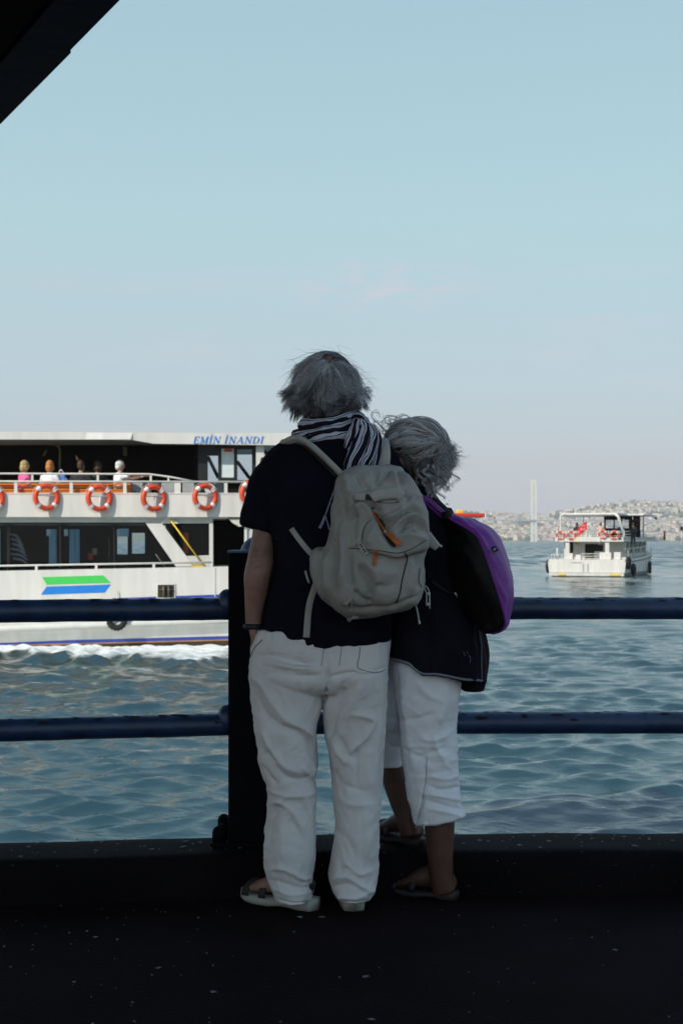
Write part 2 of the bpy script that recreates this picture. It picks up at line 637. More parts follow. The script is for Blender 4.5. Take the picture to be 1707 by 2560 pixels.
# litter: bits of leaf and grit on the floor and the kerb top
Vl, Fl = [], []
def flake(x, y, z, s):
    a = random.uniform(0, PI)
    n0 = len(Vl)
    k = 5
    for i in range(k):
        t = a + 2 * PI * i / k
        q = s * random.uniform(.5, 1)
        Vl.append((x + q * math.cos(t) * 1.3, y + q * math.sin(t) * .7, z + random.uniform(0.0015, 0.006)))
    Vl.append((x, y, z + 0.006))
    for i in range(k):
        Fl.append((n0 + i, n0 + (i + 1) % k, n0 + k))
for i in range(100):
    y = random.uniform(3.3, 4.5)
    x = random.uniform(-0.27, 0.27) * y
    if random.random() < .5:
        x = -0.15 * y + random.gauss(0, .08) * y
    if y < kerb_y(x) - 0.02:
        flake(x, y, 0.004, random.choice((.0015, .0015, .002, .003, .0045)))
for sx, sy in ((750, 2299), (805, 2300), (240, 2350), (395, 2428), (535, 2488), (930, 2556), (1535, 2382), (915, 2450)):
    Y = H * F / (sy - HY)
    q = P(sx, sy, Y)
    flake(q.x, q.y, 0.005, .010)
for i in range(130):
    x = random.uniform(-1.25, 1.25)
    flake(x, kerb_y(x) + random.uniform(.03, .28), 0.146, random.choice((.003, .004, .006, .010)))
m_litter = M('pale_grit', (0.15, 0.155, 0.17), 0.6, var=0.4, vscale=30)
mesh('litter', Vl, Fl, m_litter, smooth=False, kind='stuff', label='pale flecks of grit and leaf scattered on the dark floor')

# ---- water
def water():
    ys = [4.0]
    while ys[-1] < 5600:
        y = ys[-1]
        if y < 12: d = 0.35
        elif y < 40: d = max(0.045, y * 0.0034)
        elif y < 150: d = y * 0.0052
        else: d = y * 0.012
        ys.append(y + d)
    ys = np.array(ys)
    core = np.linspace(-0.30, 0.30, 320)
    t = np.concatenate([[-2.2, -1.4, -0.9, -0.6, -0.45], core, [0.45, 0.6, 0.9, 1.4, 2.2]])
    nx, ny = len(t), len(ys)
    Yg = np.repeat(ys[:, None], nx, 1)
    Xg = Yg * t[None, :]
    dyg = np.repeat(np.gradient(ys)[:, None], nx, 1)
    dyg = np.maximum(dyg, np.repeat(np.gradient(t)[None, :], ny, 0) * Yg)
    Z = np.zeros_like(Yg)
    DX = np.zeros_like(Yg)
    DY = np.zeros_like(Yg)
    r = np.random.default_rng(11)
    K = 150
    for i in range(K):
        lam = 0.22 * (2.8 / 0.22) ** (r.random() ** 1.2)
        ang = math.radians(-82) + r.normal(0, 0.44)
        s = 0.042 * (0.6 + 0.8 * r.random()) * (1.05 if lam < .6 else (1.0 if lam < 1.3 else .42))
        a = s * lam / (2 * PI)
        k = 2 * PI / lam
        kx, ky = k * math.cos(ang), k * math.sin(ang)
        ph = r.random() * 2 * PI
        fade = np.clip((lam / dyg - 2.2) / 2.5, 0, 1)
        # patchy wind: each train comes and goes
        mod = 0.65 + 0.5 * np.sin(Xg * (0.23 + .3 * r.random()) / lam ** .5 + Yg * (.2 + .2 * r.random()) / lam ** .5 + 6 * r.random())
        th = kx * Xg + ky * Yg + ph
        A = a * fade * mod
        Z += A * np.cos(th)
        q = 0.95
        DX -= q * A * math.cos(ang) * np.sin(th)
        DY -= q * A * math.sin(ang) * np.sin(th)
    foam = np.zeros_like(Yg)
    # wash of the near ferry: a breaking ridge along its side
    ridge = 31.7 + 0.8 * np.sin(Xg * 0.8 + 1) + 0.5 * np.sin(Xg * 2.3) + .3 * np.sin(Xg * 5.1 + 2)
    on = np.clip((8 - np.abs(Xg + 8)) / 3, 0, 1)
    on[np.abs(Xg + 8) > 8] = 0
    Z += 0.20 * np.exp(-((Yg - ridge) / 0.8) ** 2) * on
    Z += 0.10 * np.exp(-((Yg - ridge + 3.4) / 0.9) ** 2) * on
    fm = np.clip((Yg - ridge + 0.9) / 0.9, 0, 1) * np.clip((38.5 - Yg) / 0.6, 0, 1) * on
    foam = np.maximum(foam, fm * (.80 + .2 * np.clip((Yg - 35) / 1, 0, 1)))
    foam = np.maximum(foam, .52 * on * np.exp(-((Yg - ridge + 1.6) / 1.3) ** 2))
    chop = 0.05 * np.sin(Xg * 7.1 + Yg * 3) * np.sin(Yg * 8.3 - Xg * 2.2)
    Z += chop * fm
    # wash of the far boat and slick streaks
    w2 = np.exp(-((Xg - 19.3) / 5.5) ** 2) * np.clip((Yg - 86) / 10, 0, 1) * np.clip((112 - Yg) / 8, 0, 1)
    foam = np.maximum(foam, 0.62 * w2)
    w3 = np.clip((Xg - 21) / 3, 0, 1) * np.clip((40 - Xg) / 8, 0, 1) * np.exp(-((Yg - 109 - (Xg - 21) * .1) / 2.6) ** 2)
    foam = np.maximum(foam, 0.75 * w3)
    w4 = np.exp(-((Yg - 214 - 0.05 * Xg) / 4) ** 2) * np.clip((58 - Xg) / 8, 0, 1) * np.clip((Xg - 5) / 8, 0, 1)
    foam = np.maximum(foam, 0.85 * w4)
    V = np.stack([(Xg + DX).ravel(), (Yg + DY).ravel(), (Z + WZ).ravel()], 1)
    idx = np.arange(nx * ny).reshape(ny, nx)
    Fq = np.stack([idx[:-1, :-1].ravel(), idx[:-1, 1:].ravel(), idx[1:, 1:].ravel(), idx[1:, :-1].ravel()], 1)
    m = bpy.data.materials.new('sea_water')
    m.use_nodes = True
    nt = m.node_tree
    b = nt.nodes['Principled BSDF']
    b.inputs['IOR'].default_value = 1.72
    b.inputs['Specular IOR Level'].default_value = 0.9
    tc = nt.nodes.new('ShaderNodeTexCoord')
    at = nt.nodes.new('ShaderNodeAttribute')
    at.attribute_name = 'foam'
    n = nt.nodes.new('ShaderNodeTexNoise')
    n.inputs['Scale'].default_value = 1.7
    n.inputs['Detail'].default_value = 8
    n.inputs['Roughness'].default_value = 0.7
    mp0 = nt.nodes.new('ShaderNodeMapping')
    mp0.inputs['Scale'].default_value = (0.8, 1.6, 1)
    nt.links.new(tc.outputs['Object'], mp0.inputs[0])
    nt.links.new(mp0.outputs[0], n.inputs['Vector'])
    ad = nt.nodes.new('ShaderNodeMath')
    ad.operation = 'ADD'
    nt.links.new(at.outputs['Fac'], ad.inputs[0])
    nt.links.new(n.outputs['Fac'], ad.inputs[1])
    rp = nt.nodes.new('ShaderNodeValToRGB')
    rp.color_ramp.elements[0].position = 1.02 / 1.5
    rp.color_ramp.elements[1].position = 1.38 / 1.5
    sc = nt.nodes.new('ShaderNodeMath')
    sc.operation = 'DIVIDE'
    sc.inputs[1].default_value = 1.5
    nt.links.new(ad.outputs[0], sc.inputs[0])
    nt.links.new(sc.outputs[0], rp.inputs[0])
    mx = nt.nodes.new('ShaderNodeMixRGB')
    nt.links.new(rp.outputs[0], mx.inputs[0])
    mx.inputs[1].default_value = (0.0028, 0.030, 0.031, 1)
    mx.inputs[2].default_value = (0.75, 0.78, 0.76, 1)
    nt.links.new(mx.outputs[0], b.inputs['Base Color'])
    mr = nt.nodes.new('ShaderNodeMath')
    mr.operation = 'MULTIPLY_ADD'
    mr.inputs[1].default_value = 0.55
    mr.inputs[2].default_value = 0.07
    nt.links.new(rp.outputs[0], mr.inputs[0])
    nt.links.new(mr.outputs[0], b.inputs['Roughness'])
    mp = nt.nodes.new('ShaderNodeMapping')
    mp.inputs['Scale'].default_value = (1.0, 2.2, 1)
    nt.links.new(tc.outputs['Object'], mp.inputs[0])
    n2 = nt.nodes.new('ShaderNodeTexNoise')
    n2.inputs['Scale'].default_value = 5.5
    n2.inputs['Detail'].default_value = 5
    nt.links.new(mp.outputs[0], n2.inputs['Vector'])
    bp = nt.nodes.new('ShaderNodeBump')
    bp.inputs['Strength'].default_value = 0.3
    bp.inputs['Distance'].default_value = 0.06
    nt.links.new(n2.outputs['Fac'], bp.inputs['Height'])
    # where the wave mesh gets too coarse (far out) the same chop goes on as tilted facets, steep sides to the quay
    at2 = nt.nodes.new('ShaderNodeAttribute')
    at2.attribute_name = 'chop'
    mp3 = nt.nodes.new('ShaderNodeMapping')
    mp3.inputs['Scale'].default_value = (0.45, 0.06, 1)
    nt.links.new(tc.outputs['Object'], mp3.inputs[0])
    n3 = nt.nodes.new('ShaderNodeTexNoise')
    n3.inputs['Scale'].default_value = 1.0
    n3.inputs['Detail'].default_value = 4
    nt.links.new(mp3.outputs[0], n3.inputs['Vector'])
    vs = nt.nodes.new('ShaderNodeVectorMath'); vs.operation = 'SUBTRACT'
    nt.links.new(n3.outputs['Color'], vs.inputs[0])
    vs.inputs[1].default_value = (0.5, 0.60, 0.5)
    vm = nt.nodes.new('ShaderNodeVectorMath'); vm.operation = 'MULTIPLY'
    nt.links.new(vs.outputs[0], vm.inputs[0])
    vm.inputs[1].default_value = (0.9, 1.5, 0.0)
    vk = nt.nodes.new('ShaderNodeVectorMath'); vk.operation = 'SCALE'
    nt.links.new(vm.outputs[0], vk.inputs[0])
    nt.links.new(at2.outputs['Fac'], vk.inputs['Scale'])
    va = nt.nodes.new('ShaderNodeVectorMath'); va.operation = 'ADD'
    nt.links.new(vk.outputs[0], va.inputs[0])
    nt.links.new(bp.outputs[0], va.inputs[1])
    vn = nt.nodes.new('ShaderNodeVectorMath'); vn.operation = 'NORMALIZE'
    nt.links.new(va.outputs[0], vn.inputs[0])
    nt.links.new(vn.outputs[0], b.inputs['Normal'])
    o = mesh('water', V, Fq, m, kind='structure')
    a = o.data.attributes.new('foam', 'FLOAT', 'POINT')
    a.data.foreach_set('value', foam.ravel().astype(np.float32))
    a2 = o.data.attributes.new('chop', 'FLOAT', 'POINT')
    a2.data.foreach_set('value', np.clip((dyg - 0.35) / 1.2, 0, 1).ravel().astype(np.float32))
    return o
water()

# ---- far shore
def hill_h(x, y):
    crest = 92 + 18 * noise.noise(Vector((x * 0.0022, 0.3, 0))) + 9 * noise.noise(Vector((x * 0.008, 1.3, 0)))
    if x > 700: crest += min(1, (x - 700) / 250) * 26
    t = max(0, min(1, (y - 4030) / 900))
    s = t * t * (3 - 2 * t)
    return -0.6 + 3.2 * min(1, max(0, (y - 4000) / 12)) + crest * (0.25 * t + 0.75 * s) + 6 * t * noise.noise(Vector((x * .01, y * .01, 0)))
xs = np.linspace(-3600, 3600, 220)
ys = np.concatenate([[3999, 4004, 4013], np.linspace(4030, 4960, 30), [5200, 5500]])
V = [(x, y, hill_h(x, min(y, 4950)) - max(0, y - 4950) * .06) for y in ys for x in xs]
V = [(x, y, z if y > 4000 else -4) for x, y, z in V]
nx = len(xs)
Fq = [(j * nx + i, j * nx + i + 1, (j + 1) * nx + i + 1, (j + 1) * nx + i) for j in range(len(ys) - 1) for i in range(nx - 1)]
m_hill = M('hill_scrub', (0.10, 0.125, 0.06), 0.9, var=0.6, vscale=0.02)
mesh('hills', V, Fq, m_hill, kind='structure')

m_wallA = M('pale_render_wall', (0.62, 0.56, 0.46), 0.8, var=0.2, vscale=0.05)
m_wallB = M('cream_wall', (0.70, 0.60, 0.44), 0.8, var=0.15, vscale=0.05)
m_wallC = M('grey_wall', (0.42, 0.42, 0.42), 0.8, var=0.2, vscale=0.05)
m_wallD = M('pink_wall', (0.56, 0.46, 0.36), 0.8, var=0.2, vscale=0.05)
m_rtile = M('red_tile_roof', (0.32, 0.16, 0.10), 0.8, var=0.2, vscale=0.1)
m_rflat = M('flat_grey_roof', (0.38, 0.36, 0.34), 0.8, var=0.2, vscale=0.1)
m_dark_win = M('far_window', (0.06, 0.07, 0.08), 0.3)

def house_mesh(w, d, h, pitched, wall, roof):
    """block, roof and rows of window openings set proud of the wall"""
    V, Fc = box(-w / 2, w / 2, -d / 2, d / 2, -8, h)
    V = [tuple(v) for v in V]
    Fc = list(Fc)
    mi = [0] * len(Fc)
    n = len(V)
    e = 0.5
    if pitched:
        V += [(-w / 2 - e, -d / 2 - e, h + .02), (w / 2 + e, -d / 2 - e, h + .02), (w / 2 + e, d / 2 + e, h + .02), (-w / 2 - e, d / 2 + e, h + .02), (-w * .3, 0, h + 3.0), (w * .3, 0, h + 3.0)]
        Fc += [(n, n + 1, n + 5, n + 4), (n + 1, n + 2, n + 5), (n + 2, n + 3, n + 4, n + 5), (n + 3, n, n + 4), (n + 3, n + 2, n + 1, n)]
        mi += [1] * 5
    else:
        bv, bf = box(-w / 2 - .3, w / 2 + .3, -d / 2 - .3, d / 2 + .3, h + .02, h + .7)
        V += [tuple(v) for v in bv]
        Fc += [tuple(i + n for i in f) for f in bf]
        mi += [1] * len(bf)
    nf = max(1, int(h / 3.2))
    nw = max(2, int(w / 3.5))
    for f in range(nf):
        for k in range(nw):
            x0 = -w / 2 + w * (k + .28) / nw
            x1 = -w / 2 + w * (k + .72) / nw
            z0 = h * (f + .3) / nf
            z1 = h * (f + .72) / nf
            n = len(V)
            V += [(x0, -d / 2 - .06, z0), (x1, -d / 2 - .06, z0), (x1, -d / 2 - .06, z1), (x0, -d / 2 - .06, z1)]
            Fc.append((n, n + 1, n + 2, n + 3))
            mi.append(2)
    me = bpy.data.meshes.new('house')
    me.from_pydata(V, [], Fc)
    for q in (wall, roof, m_dark_win):
        me.materials.append(q)
    me.polygons.foreach_set('material_index', mi)
    return me
HK = []
for i in range(18):
    pit = i % 2 == 0
    wl_ = (m_wallA, m_wallB, m_wallC, m_wallD, m_wallA, m_wallB)[i % 6]
    HK.append((house_mesh(random.uniform(11, 24), random.uniform(10, 14), random.choice((7, 9, 12, 15)), pit, wl_, m_rtile if pit and i % 6 else m_rflat),
               pit and i % 6 != 0))
spots = []
tries = 0
while len(spots) < 1500 and tries < 60000:
    tries += 1
    y = 4016 + 900 * random.random() ** 1.25
    x = random.uniform(0.07, 0.275) * y
    if noise.noise(Vector((x * .006, y * .008, 3))) < -0.10: continue
    if any(abs(x - a) < 15 and abs(y - b) < 14 for a, b in spots[-400:]): continue
    spots.append((x, y))
spots.sort(key=lambda q: q[1])
HLAB = {True: 'small red-roofed house among hundreds on the hazy far hillside', False: 'small pale flat-roofed house among hundreds on the hazy far hillside'}
bulkV, bulkF, bulkM = [], [], []
for i, (x, y) in enumerate(spots):
    me, red = HK[(i * 7 + int(x)) % 18]
    z = hill_h(x, y)
    rz = random.uniform(-.7, .7)
    if i < 300:
        o = bpy.data.objects.new('house', me)
        o.location = (x, y, z)
        o.rotation_euler = (0, 0, rz)
        C.objects.link(o)
        tag(o, HLAB[red], 'house', 'red-roofed houses on the far hillside' if red else 'flat-roofed houses on the far hillside')
    else:
        n = len(bulkV)
        c, s = math.cos(rz), math.sin(rz)
        for v in me.vertices:
            bulkV.append((x + v.co.x * c - v.co.y * s, y + v.co.x * s + v.co.y * c, z + v.co.z))
        for p in me.polygons:
            bulkF.append(tuple(k + n for k in p.vertices))
            bulkM.append((me.materials[p.material_index], p))
ob = mesh('houses', bulkV, bulkF, None, smooth=False, kind='stuff', label='mass of pale houses climbing the hazy hillside across the water')
mats = [m_wallA, m_wallB, m_wallC, m_wallD, m_rtile, m_rflat, m_dark_win]
for q in mats: ob.data.materials.append(q)
ob.data.polygons.foreach_set('material_index', [mats.index(a) for a, _ in bulkM])

# clumps of trees between the houses
bm = bmesh.new()
for i in range(1500):
    y = 4014 + 930 * random.random() ** 1.1
    x = random.uniform(0.06, 0.29) * y
    r = random.uniform(4, 9)
    mt = Matrix.Translation((x, y, hill_h(x, y) + r * .5)) @ Matrix.Diagonal((r * random.uniform(.8, 1.6), r, r * random.uniform(.7, 1.2), 1))
    g = bmesh.ops.create_icosphere(bm, subdivisions=1, radius=1, matrix=mt)
    for v in g['verts']:
        v.co += Vector((random.gauss(0, .8), random.gauss(0, .8), random.gauss(0, .8)))
me = bpy.data.meshes.new('woodland')
bm.to_mesh(me)
bm.free()
me.materials.append(M('far_foliage', (0.035, 0.065, 0.028), 0.9, var=0.4, vscale=0.05))
o = bpy.data.objects.new('woodland', me)
C.objects.link(o)
tag(o, 'dark green trees scattered between the far hillside houses', kind='stuff')

# ---- suspension bridge far off: one tower in view, deck and cables
m_steel = M('pale_bridge_steel', (0.70, 0.68, 0.60), 0.5, var=0.1, vscale=0.02)
br = thing('suspension_bridge', 'pale tall bridge tower rising in haze above the far shore', 'bridge', (503, 3850, -1.5))
def tower_pos(sx): return (sx - CX) / F * 3850
tx = tower_pos(1333.5)
for s in (-1, 1):
    V, Fc = box(tx - 3.7 + s * 5.0, tx + 3.7 + s * 5.0, 3846, 3854, -4, 166)
    V[:, 0] = tx + (V[:, 0] - tx) * (1 - 0.10 * (V[:, 2] > 100))
    mesh('tower_leg', V, Fc, m_steel, br, smooth=False)
for z0, z1 in ((20, 26), (62, 72), (112, 120), (156, 165)):
    mesh('cross_beam', *box(tx - 4.2, tx + 4.2, 3847, 3853, z0, z1), m_steel, br, smooth=False)
V, Fc = cat([box(tx - 900, tx + 800, 3843, 3857, 55, 58.5)])
mesh('bridge_deck', V, Fc, M('grey_bridge_deck', (0.36, 0.36, 0.36), .6), br, smooth=False)
for s in (-1, 1):
    p = [(tx + s * 620 * t, 3850, 165 - 105 * (1 - (1 - t) ** 2)) for t in np.linspace(0, 1, 16)]
    mesh('cable', *tube(p, 0.3, 6), m_steel, br)

# ---- haze: one closed box around the camera and the scene
hz = bpy.data.materials.new('haze_air')
hz.use_nodes = True
nt = hz.node_tree
nt.nodes.clear()
out = nt.nodes.new('ShaderNodeOutputMaterial')
pv = nt.nodes.new('ShaderNodeVolumePrincipled')
pv.inputs['Color'].default_value = (0.93, 0.94, 1.0, 1)
pv.inputs['Density'].default_value = 0.00012
pv.inputs['Anisotropy'].default_value = 0.0
nt.links.new(pv.outputs[0], out.inputs['Volume'])
mesh('haze', *box(-13000, 13000, -70, 5700, -6, 190), hz, smooth=False, kind='stuff', label='pale sea haze between the quay and the far hills')

# ---- overhead steel canopy: only its edge cuts the top corner of the frame, its shade covers the quay
m_canopy = M('black_painted_steel', (0.0035, 0.0022, 0.0035), 0.9, spec=.03, var=0.3, bump=0.2, bscale=20)
m_navy = M('navy_painted_steel', (0.004, 0.006, 0.018), 0.7, spec=.05, var=0.35, vscale=9, bump=0.25, bscale=30)
cp = thing('canopy', 'dark steel canopy overhead with its edge across the upper corner', 'canopy', (-6, 4, 4.0))
A = P(0, 305, 9.65)
B = P(300, 0, 2.84 / (1352 / F))
A.z = B.z = 4.0
u = (A - B).normalized()
E0 = B - u * 6.8
E1 = A + u * 0.9
nrm = Vector((-u.y, u.x, 0))
if nrm.x > 0: nrm = -nrm
def slab(p0, p1, n, d0, d1, z0, z1):
    V = []
    for z in (z0, z1):
        for p, d in ((p0, d0), (p1, d0), (p1, d1), (p0, d1)):
            q = p + n * d
            V.append((q.x, q.y, z))
    return np.array(V), [(3, 2, 1, 0), (4, 5, 6, 7), (0, 1, 5, 4), (1, 2, 6, 5), (2, 3, 7, 6), (3, 0, 4, 7)]
mesh('roof_slab', *slab(E0, E1, nrm, .30, 9.2, 4.06, 4.4), m_canopy, cp, smooth=False)
mesh('edge_beam', *slab(E0, E1, nrm, 0.0, .30, 4.0, 4.5), m_navy, cp, smooth=False)
mesh('lower_flange', *slab(E0, E1, nrm, .335, .60, 4.0, 4.055), m_canopy, cp, smooth=False)
for k in range(4):
    q = E0 + u * (3.0 * k + 1.2)
    d = u * .09
    mesh('roof_beam', *slab(q - d, q + d, nrm, .62, 9.0, 3.86, 4.055), m_canopy, cp, smooth=False)
# splice plate that makes the small step in the edge
q = P(213, 92, 8.3)
tq = (Vector((q.x, q.y, 4)) - B).dot(u)
mesh('splice_plate', *slab(B + u * (tq + .02), B + u * (tq + 1.62), nrm, -.016, -.001, 4.0, 4.4), m_navy, cp, smooth=False)
for k in range(2):
    q = E0 + u * (.6 + k * 5) + nrm * 8.6
    if q.y < 2.5:
        mesh('canopy_column', *tube([(q.x, q.y, 0), (q.x, q.y, 4.06)], .16, 14), m_navy, cp)

# ---- railing
m_pipe = M('navy_pipe_paint', (0.011, 0.031, 0.085), 0.42, var=0.35, vscale=14, bump=0.35, bscale=45, spec=0.5, bdist=0.006)
m_post = M('dark_post_paint', (0.0035, 0.003, 0.006), 0.7, spec=.08, var=0.4, vscale=10, bump=0.3, bscale=40)
m_dome = M('blue_finial_paint', (0.05, 0.11, 0.22), 0.4, var=0.3, vscale=18, bump=0.3, bscale=60)
m_chip = M('rust_chip', (0.012, 0.009, 0.009), 0.9, var=0.3)
PX, PY = -0.283, 4.84
rl = thing('railing', 'navy pipe railing with square post and domed cap along the kerb', 'railing', (PX, PY, 0.144))
post = mesh('post', *box(PX - .095, PX + .095, PY - .09, PY + .09, 0.15, 1.118, .006), m_post, rl, smooth=False)
mesh('base_plate', *box(PX - .15, PX + .15, PY - .13, PY + .13, .1445, .158, .003), m_post, rl, smooth=False)
mesh('cap_plate', *box(PX - .098, PX + .098, PY - .093, PY + .093, 1.1185, 1.128, .003), m_dome, rl, smooth=False)
mesh('finial', *ball((PX + .005, PY, 1.118), (.066, .066, .060), 24, 14), m_dome, rl)
for dx, dy in ((-.125, -.105), (.125, -.105), (-.125, .105), (.125, .105)):
    mesh('anchor_bolt', *cat([tube([(PX + dx, PY + dy, .159), (PX + dx, PY + dy, .19)], .022, 12), ball((PX + dx, PY + dy, .19), .0215, 12, 6)]), m_post, rl)
def pipe(p0, p1, r, seed):
    V, Fc = tube([p0, p1], r, 22, sub=160)
    N = np.array([noise.noise(Vector((v[0] * 16, v[1] * 16, v[2] * 16 + seed))) for v in V])
    ax = np.array(p1) - np.array(p0)
    ax = ax / np.linalg.norm(ax)
    rel = V - np.array(p0)
    rad = rel - np.outer(rel @ ax, ax)
    rad /= np.linalg.norm(rad, axis=1)[:, None] + 1e-9
    return V + rad * (N * 0.0011)[:, None], Fc
for z in (0.930, 0.541):
    mesh('rail', *pipe((-4.2, 4.63 - (4.2 - 1.11) * .205, z), (PX - .093, 4.80, z), .0375, z), m_pipe, rl)
    mesh('rail', *pipe((PX + .093, 4.83, z), (4.2, 4.87, z), .0375, z + 4), m_pipe, rl)
    mesh('collar', *cat([ball((PX - .103, 4.795, z + .018), (.034, .045, .05), 14, 8)]), m_pipe, rl)
    mesh('collar', *cat([ball((PX + .103, 4.83, z), (.024, .047, .047), 14, 8)]), m_pipe, rl)
for x in (-3.9, 3.9):
    y = kerb_y(x) + .16
    mesh('post', *box(x - .095, x + .095, y - .09, y + .09, 0.15, 1.118, .006), m_post, rl, smooth=False)
# chipped, flaking paint on the pipes
Vc, Fcc = [], []
for i in range(210):
    z = random.choice((0.930, 0.541))
    x = random.uniform(-1.2, 1.3)
    if abs(x - PX) < .12: continue
    y = (4.63 + (x + 1.11) * (.170 / .732)) if x < PX else 4.83 + (x - PX) * .009
    a = random.gauss(math.radians(100 if random.random() < .6 else 60), .35)
    s = random.uniform(.004, .017)
    c = np.array((x, y - .0386 * math.cos(a), z + .0386 * math.sin(a)))
    n0 = len(Vc)
    for k in range(7):
        t = 2 * PI * k / 7
        q = s * random.uniform(.5, 1.1)
        du, dv = 1.7 * q * math.cos(t), .55 * q * math.sin(t)
        a2 = a + dv / .0386
        Vc.append((x + du, y - .0388 * math.cos(a2), z + .0388 * math.sin(a2)))
    Fcc.append(tuple(range(n0, n0 + 7)))
mesh('chipped_paint', Vc, Fcc, m_chip, rl, smooth=False, kind='stuff')

# short round-topped steel stub on the kerb beside the post
q = P(556, 2100, 4.82)
bo = thing('bollard', 'short black round-topped steel stub on the kerb beside the post', 'bollard', (q.x, 4.80, .1445))
mesh('stub', *cat([tube([(q.x, 4.80, .1445), (q.x, 4.80, .185)], .021, 16), ball((q.x, 4.80, .185), .021, 16, 8)]), m_post, bo)
mesh('foot_ring', *torus((q.x, 4.80, .150), .024, .0055, 18, 6, 'z'), m_post, bo)
# ================================================================== BOATS
m_white = M('white_boat_paint', (0.63, 0.61, 0.57), 0.4, var=0.09, vscale=2.4, bump=0.10, bscale=3, stretch=(1.6, 1, .22))
m_white2 = M('weathered_white_paint', (0.55, 0.55, 0.515), 0.5, var=0.10, vscale=2.5, stretch=(1, 1, .25))
m_cream = M('cream_underside', (0.55, 0.54, 0.46), 0.6, var=0.1)
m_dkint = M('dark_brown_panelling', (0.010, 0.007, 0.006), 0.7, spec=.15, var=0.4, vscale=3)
m_bluest = M('royal_blue_paint', (0.03, 0.06, 0.34), 0.4, var=0.1)
m_logob = M('logo_blue', (0.02, 0.20, 0.62), 0.4, var=0.05)
m_logog = M('logo_green', (0.06, 0.55, 0.10), 0.4, var=0.05)
m_orline = M('orange_boot_line', (0.45, 0.20, 0.06), 0.5)
m_boot = M('dark_boot_paint', (0.03, 0.022, 0.012), 0.6, var=0.3)
m_orange = M('orange_buoy_plastic', (0.68, 0.075, 0.025), 0.45, var=0.12, vscale=9)
m_band = M('white_buoy_tape', (0.75, 0.70, 0.68), 0.5, var=0.05)
m_rope = M('pale_rope', (0.55, 0.50, 0.42), 0.9, var=0.2)
m_wood = M('orange_varnished_slat', (0.70, 0.18, 0.025), 0.4, var=0.25, vscale=4, stretch=(1, 6, 12))
m_rubber = M('black_tyre_rubber', (0.012, 0.012, 0.012), 0.8, var=0.3, bump=0.4, bscale=50)
m_glass = glass_mat('tinted_window_glass', (0.86, 0.90, 0.92), 1.28)
m_black = M('black_frame_paint', (0.010, 0.010, 0.011), 0.5, var=0.2)
m_curt = M('blue_curtain_cloth', (0.36, 0.56, 0.68), 0.9, var=0.25, vscale=3, stretch=(14, 1, .4))
m_grey = M('grey_locker_paint', (0.35, 0.36, 0.37), 0.6, var=0.1)
m_yel = M('yellow_pole_paint', (0.75, 0.50, 0.03), 0.5, var=0.1)
m_brass = M('mooring_steel', (0.10, 0.09, 0.06), 0.5, 0.4, var=0.4)
m_frost = M('pale_frosted_panel', (0.62, 0.70, 0.70), 0.25, var=0.06)
m_redp = M('red_paint', (0.55, 0.035, 0.02), 0.5, var=0.1)
m_tarn = M('olive_frame', (0.22, 0.21, 0.14), 0.6, var=0.3)

YF = 36.5
def fp(zx, zy, Y=YF):
    return P(zx * .44643, 1050 + zy * .44643, Y)
def fpoly(pts, Y0, Y1):
    q = [fp(a, b, Y0) for a, b in pts]
    return prism([(p.x, p.z) for p in q], Y0, Y1)
def frect(x0, x1, y0, y1, Y0, Y1, bev=0):
    a, b = fp(x0, y1, Y0), fp(x1, y0, Y0)
    return box(a.x, b.x, Y0, Y1, a.z, b.z, bev)
def fpipe(pts, r, Y, n=8):
    return tube([fp(a, b, Y) for a, b in pts], r, n)

fy = thing('ferry', 'large white two-deck ferry with green and blue arrow logo on its hull', 'ferry', (-6, 40, WZ))
# hull
def ztop(x): return .388 + (x + 8.76) * .0195
def zst(x): return -1.147 + (x + 8.76) * .0389
def zln(x): return -1.53 + (x + 8.76) * .0255
def hb(x):
    return 3.5 if x < -2.8 else 3.5 * max(0.02, 1 - ((x + 2.8) / 4.6) ** 2.2)
xs = np.concatenate([np.linspace(-19, -3, 40), np.linspace(-2.7, 1.8, 24)])
prof = lambda x: [(0, ztop(x)), (0, ztop(x) - .5), (0.01, zst(x) + .1), (.02, zst(x)), (.10, zst(x) - .12), (.22, zln(x)), (.30, zln(x) - .3), (1.6, -2.6)]
V = []
for x in xs:
    b = hb(x)
    ring = []
    for ins, z in prof(x):
        k = max(0.02, b - ins * (b / 3.5))
        ring.append((x, 40 - k, z))
    V += ring + [(x, 80 - q[1], q[2]) for q in ring[::-1]]
k = 16
Fc = [(i * k + j, i * k + (j + 1) % k, (i + 1) * k + (j + 1) % k, (i + 1) * k + j) for i in range(len(xs) - 1) for j in range(k)]
Fc += [tuple(range(k)), tuple(range(len(xs) * k - 1, (len(xs) - 1) * k - 1, -1))]
mesh('hull', V, Fc, m_white, fy, smooth=False)
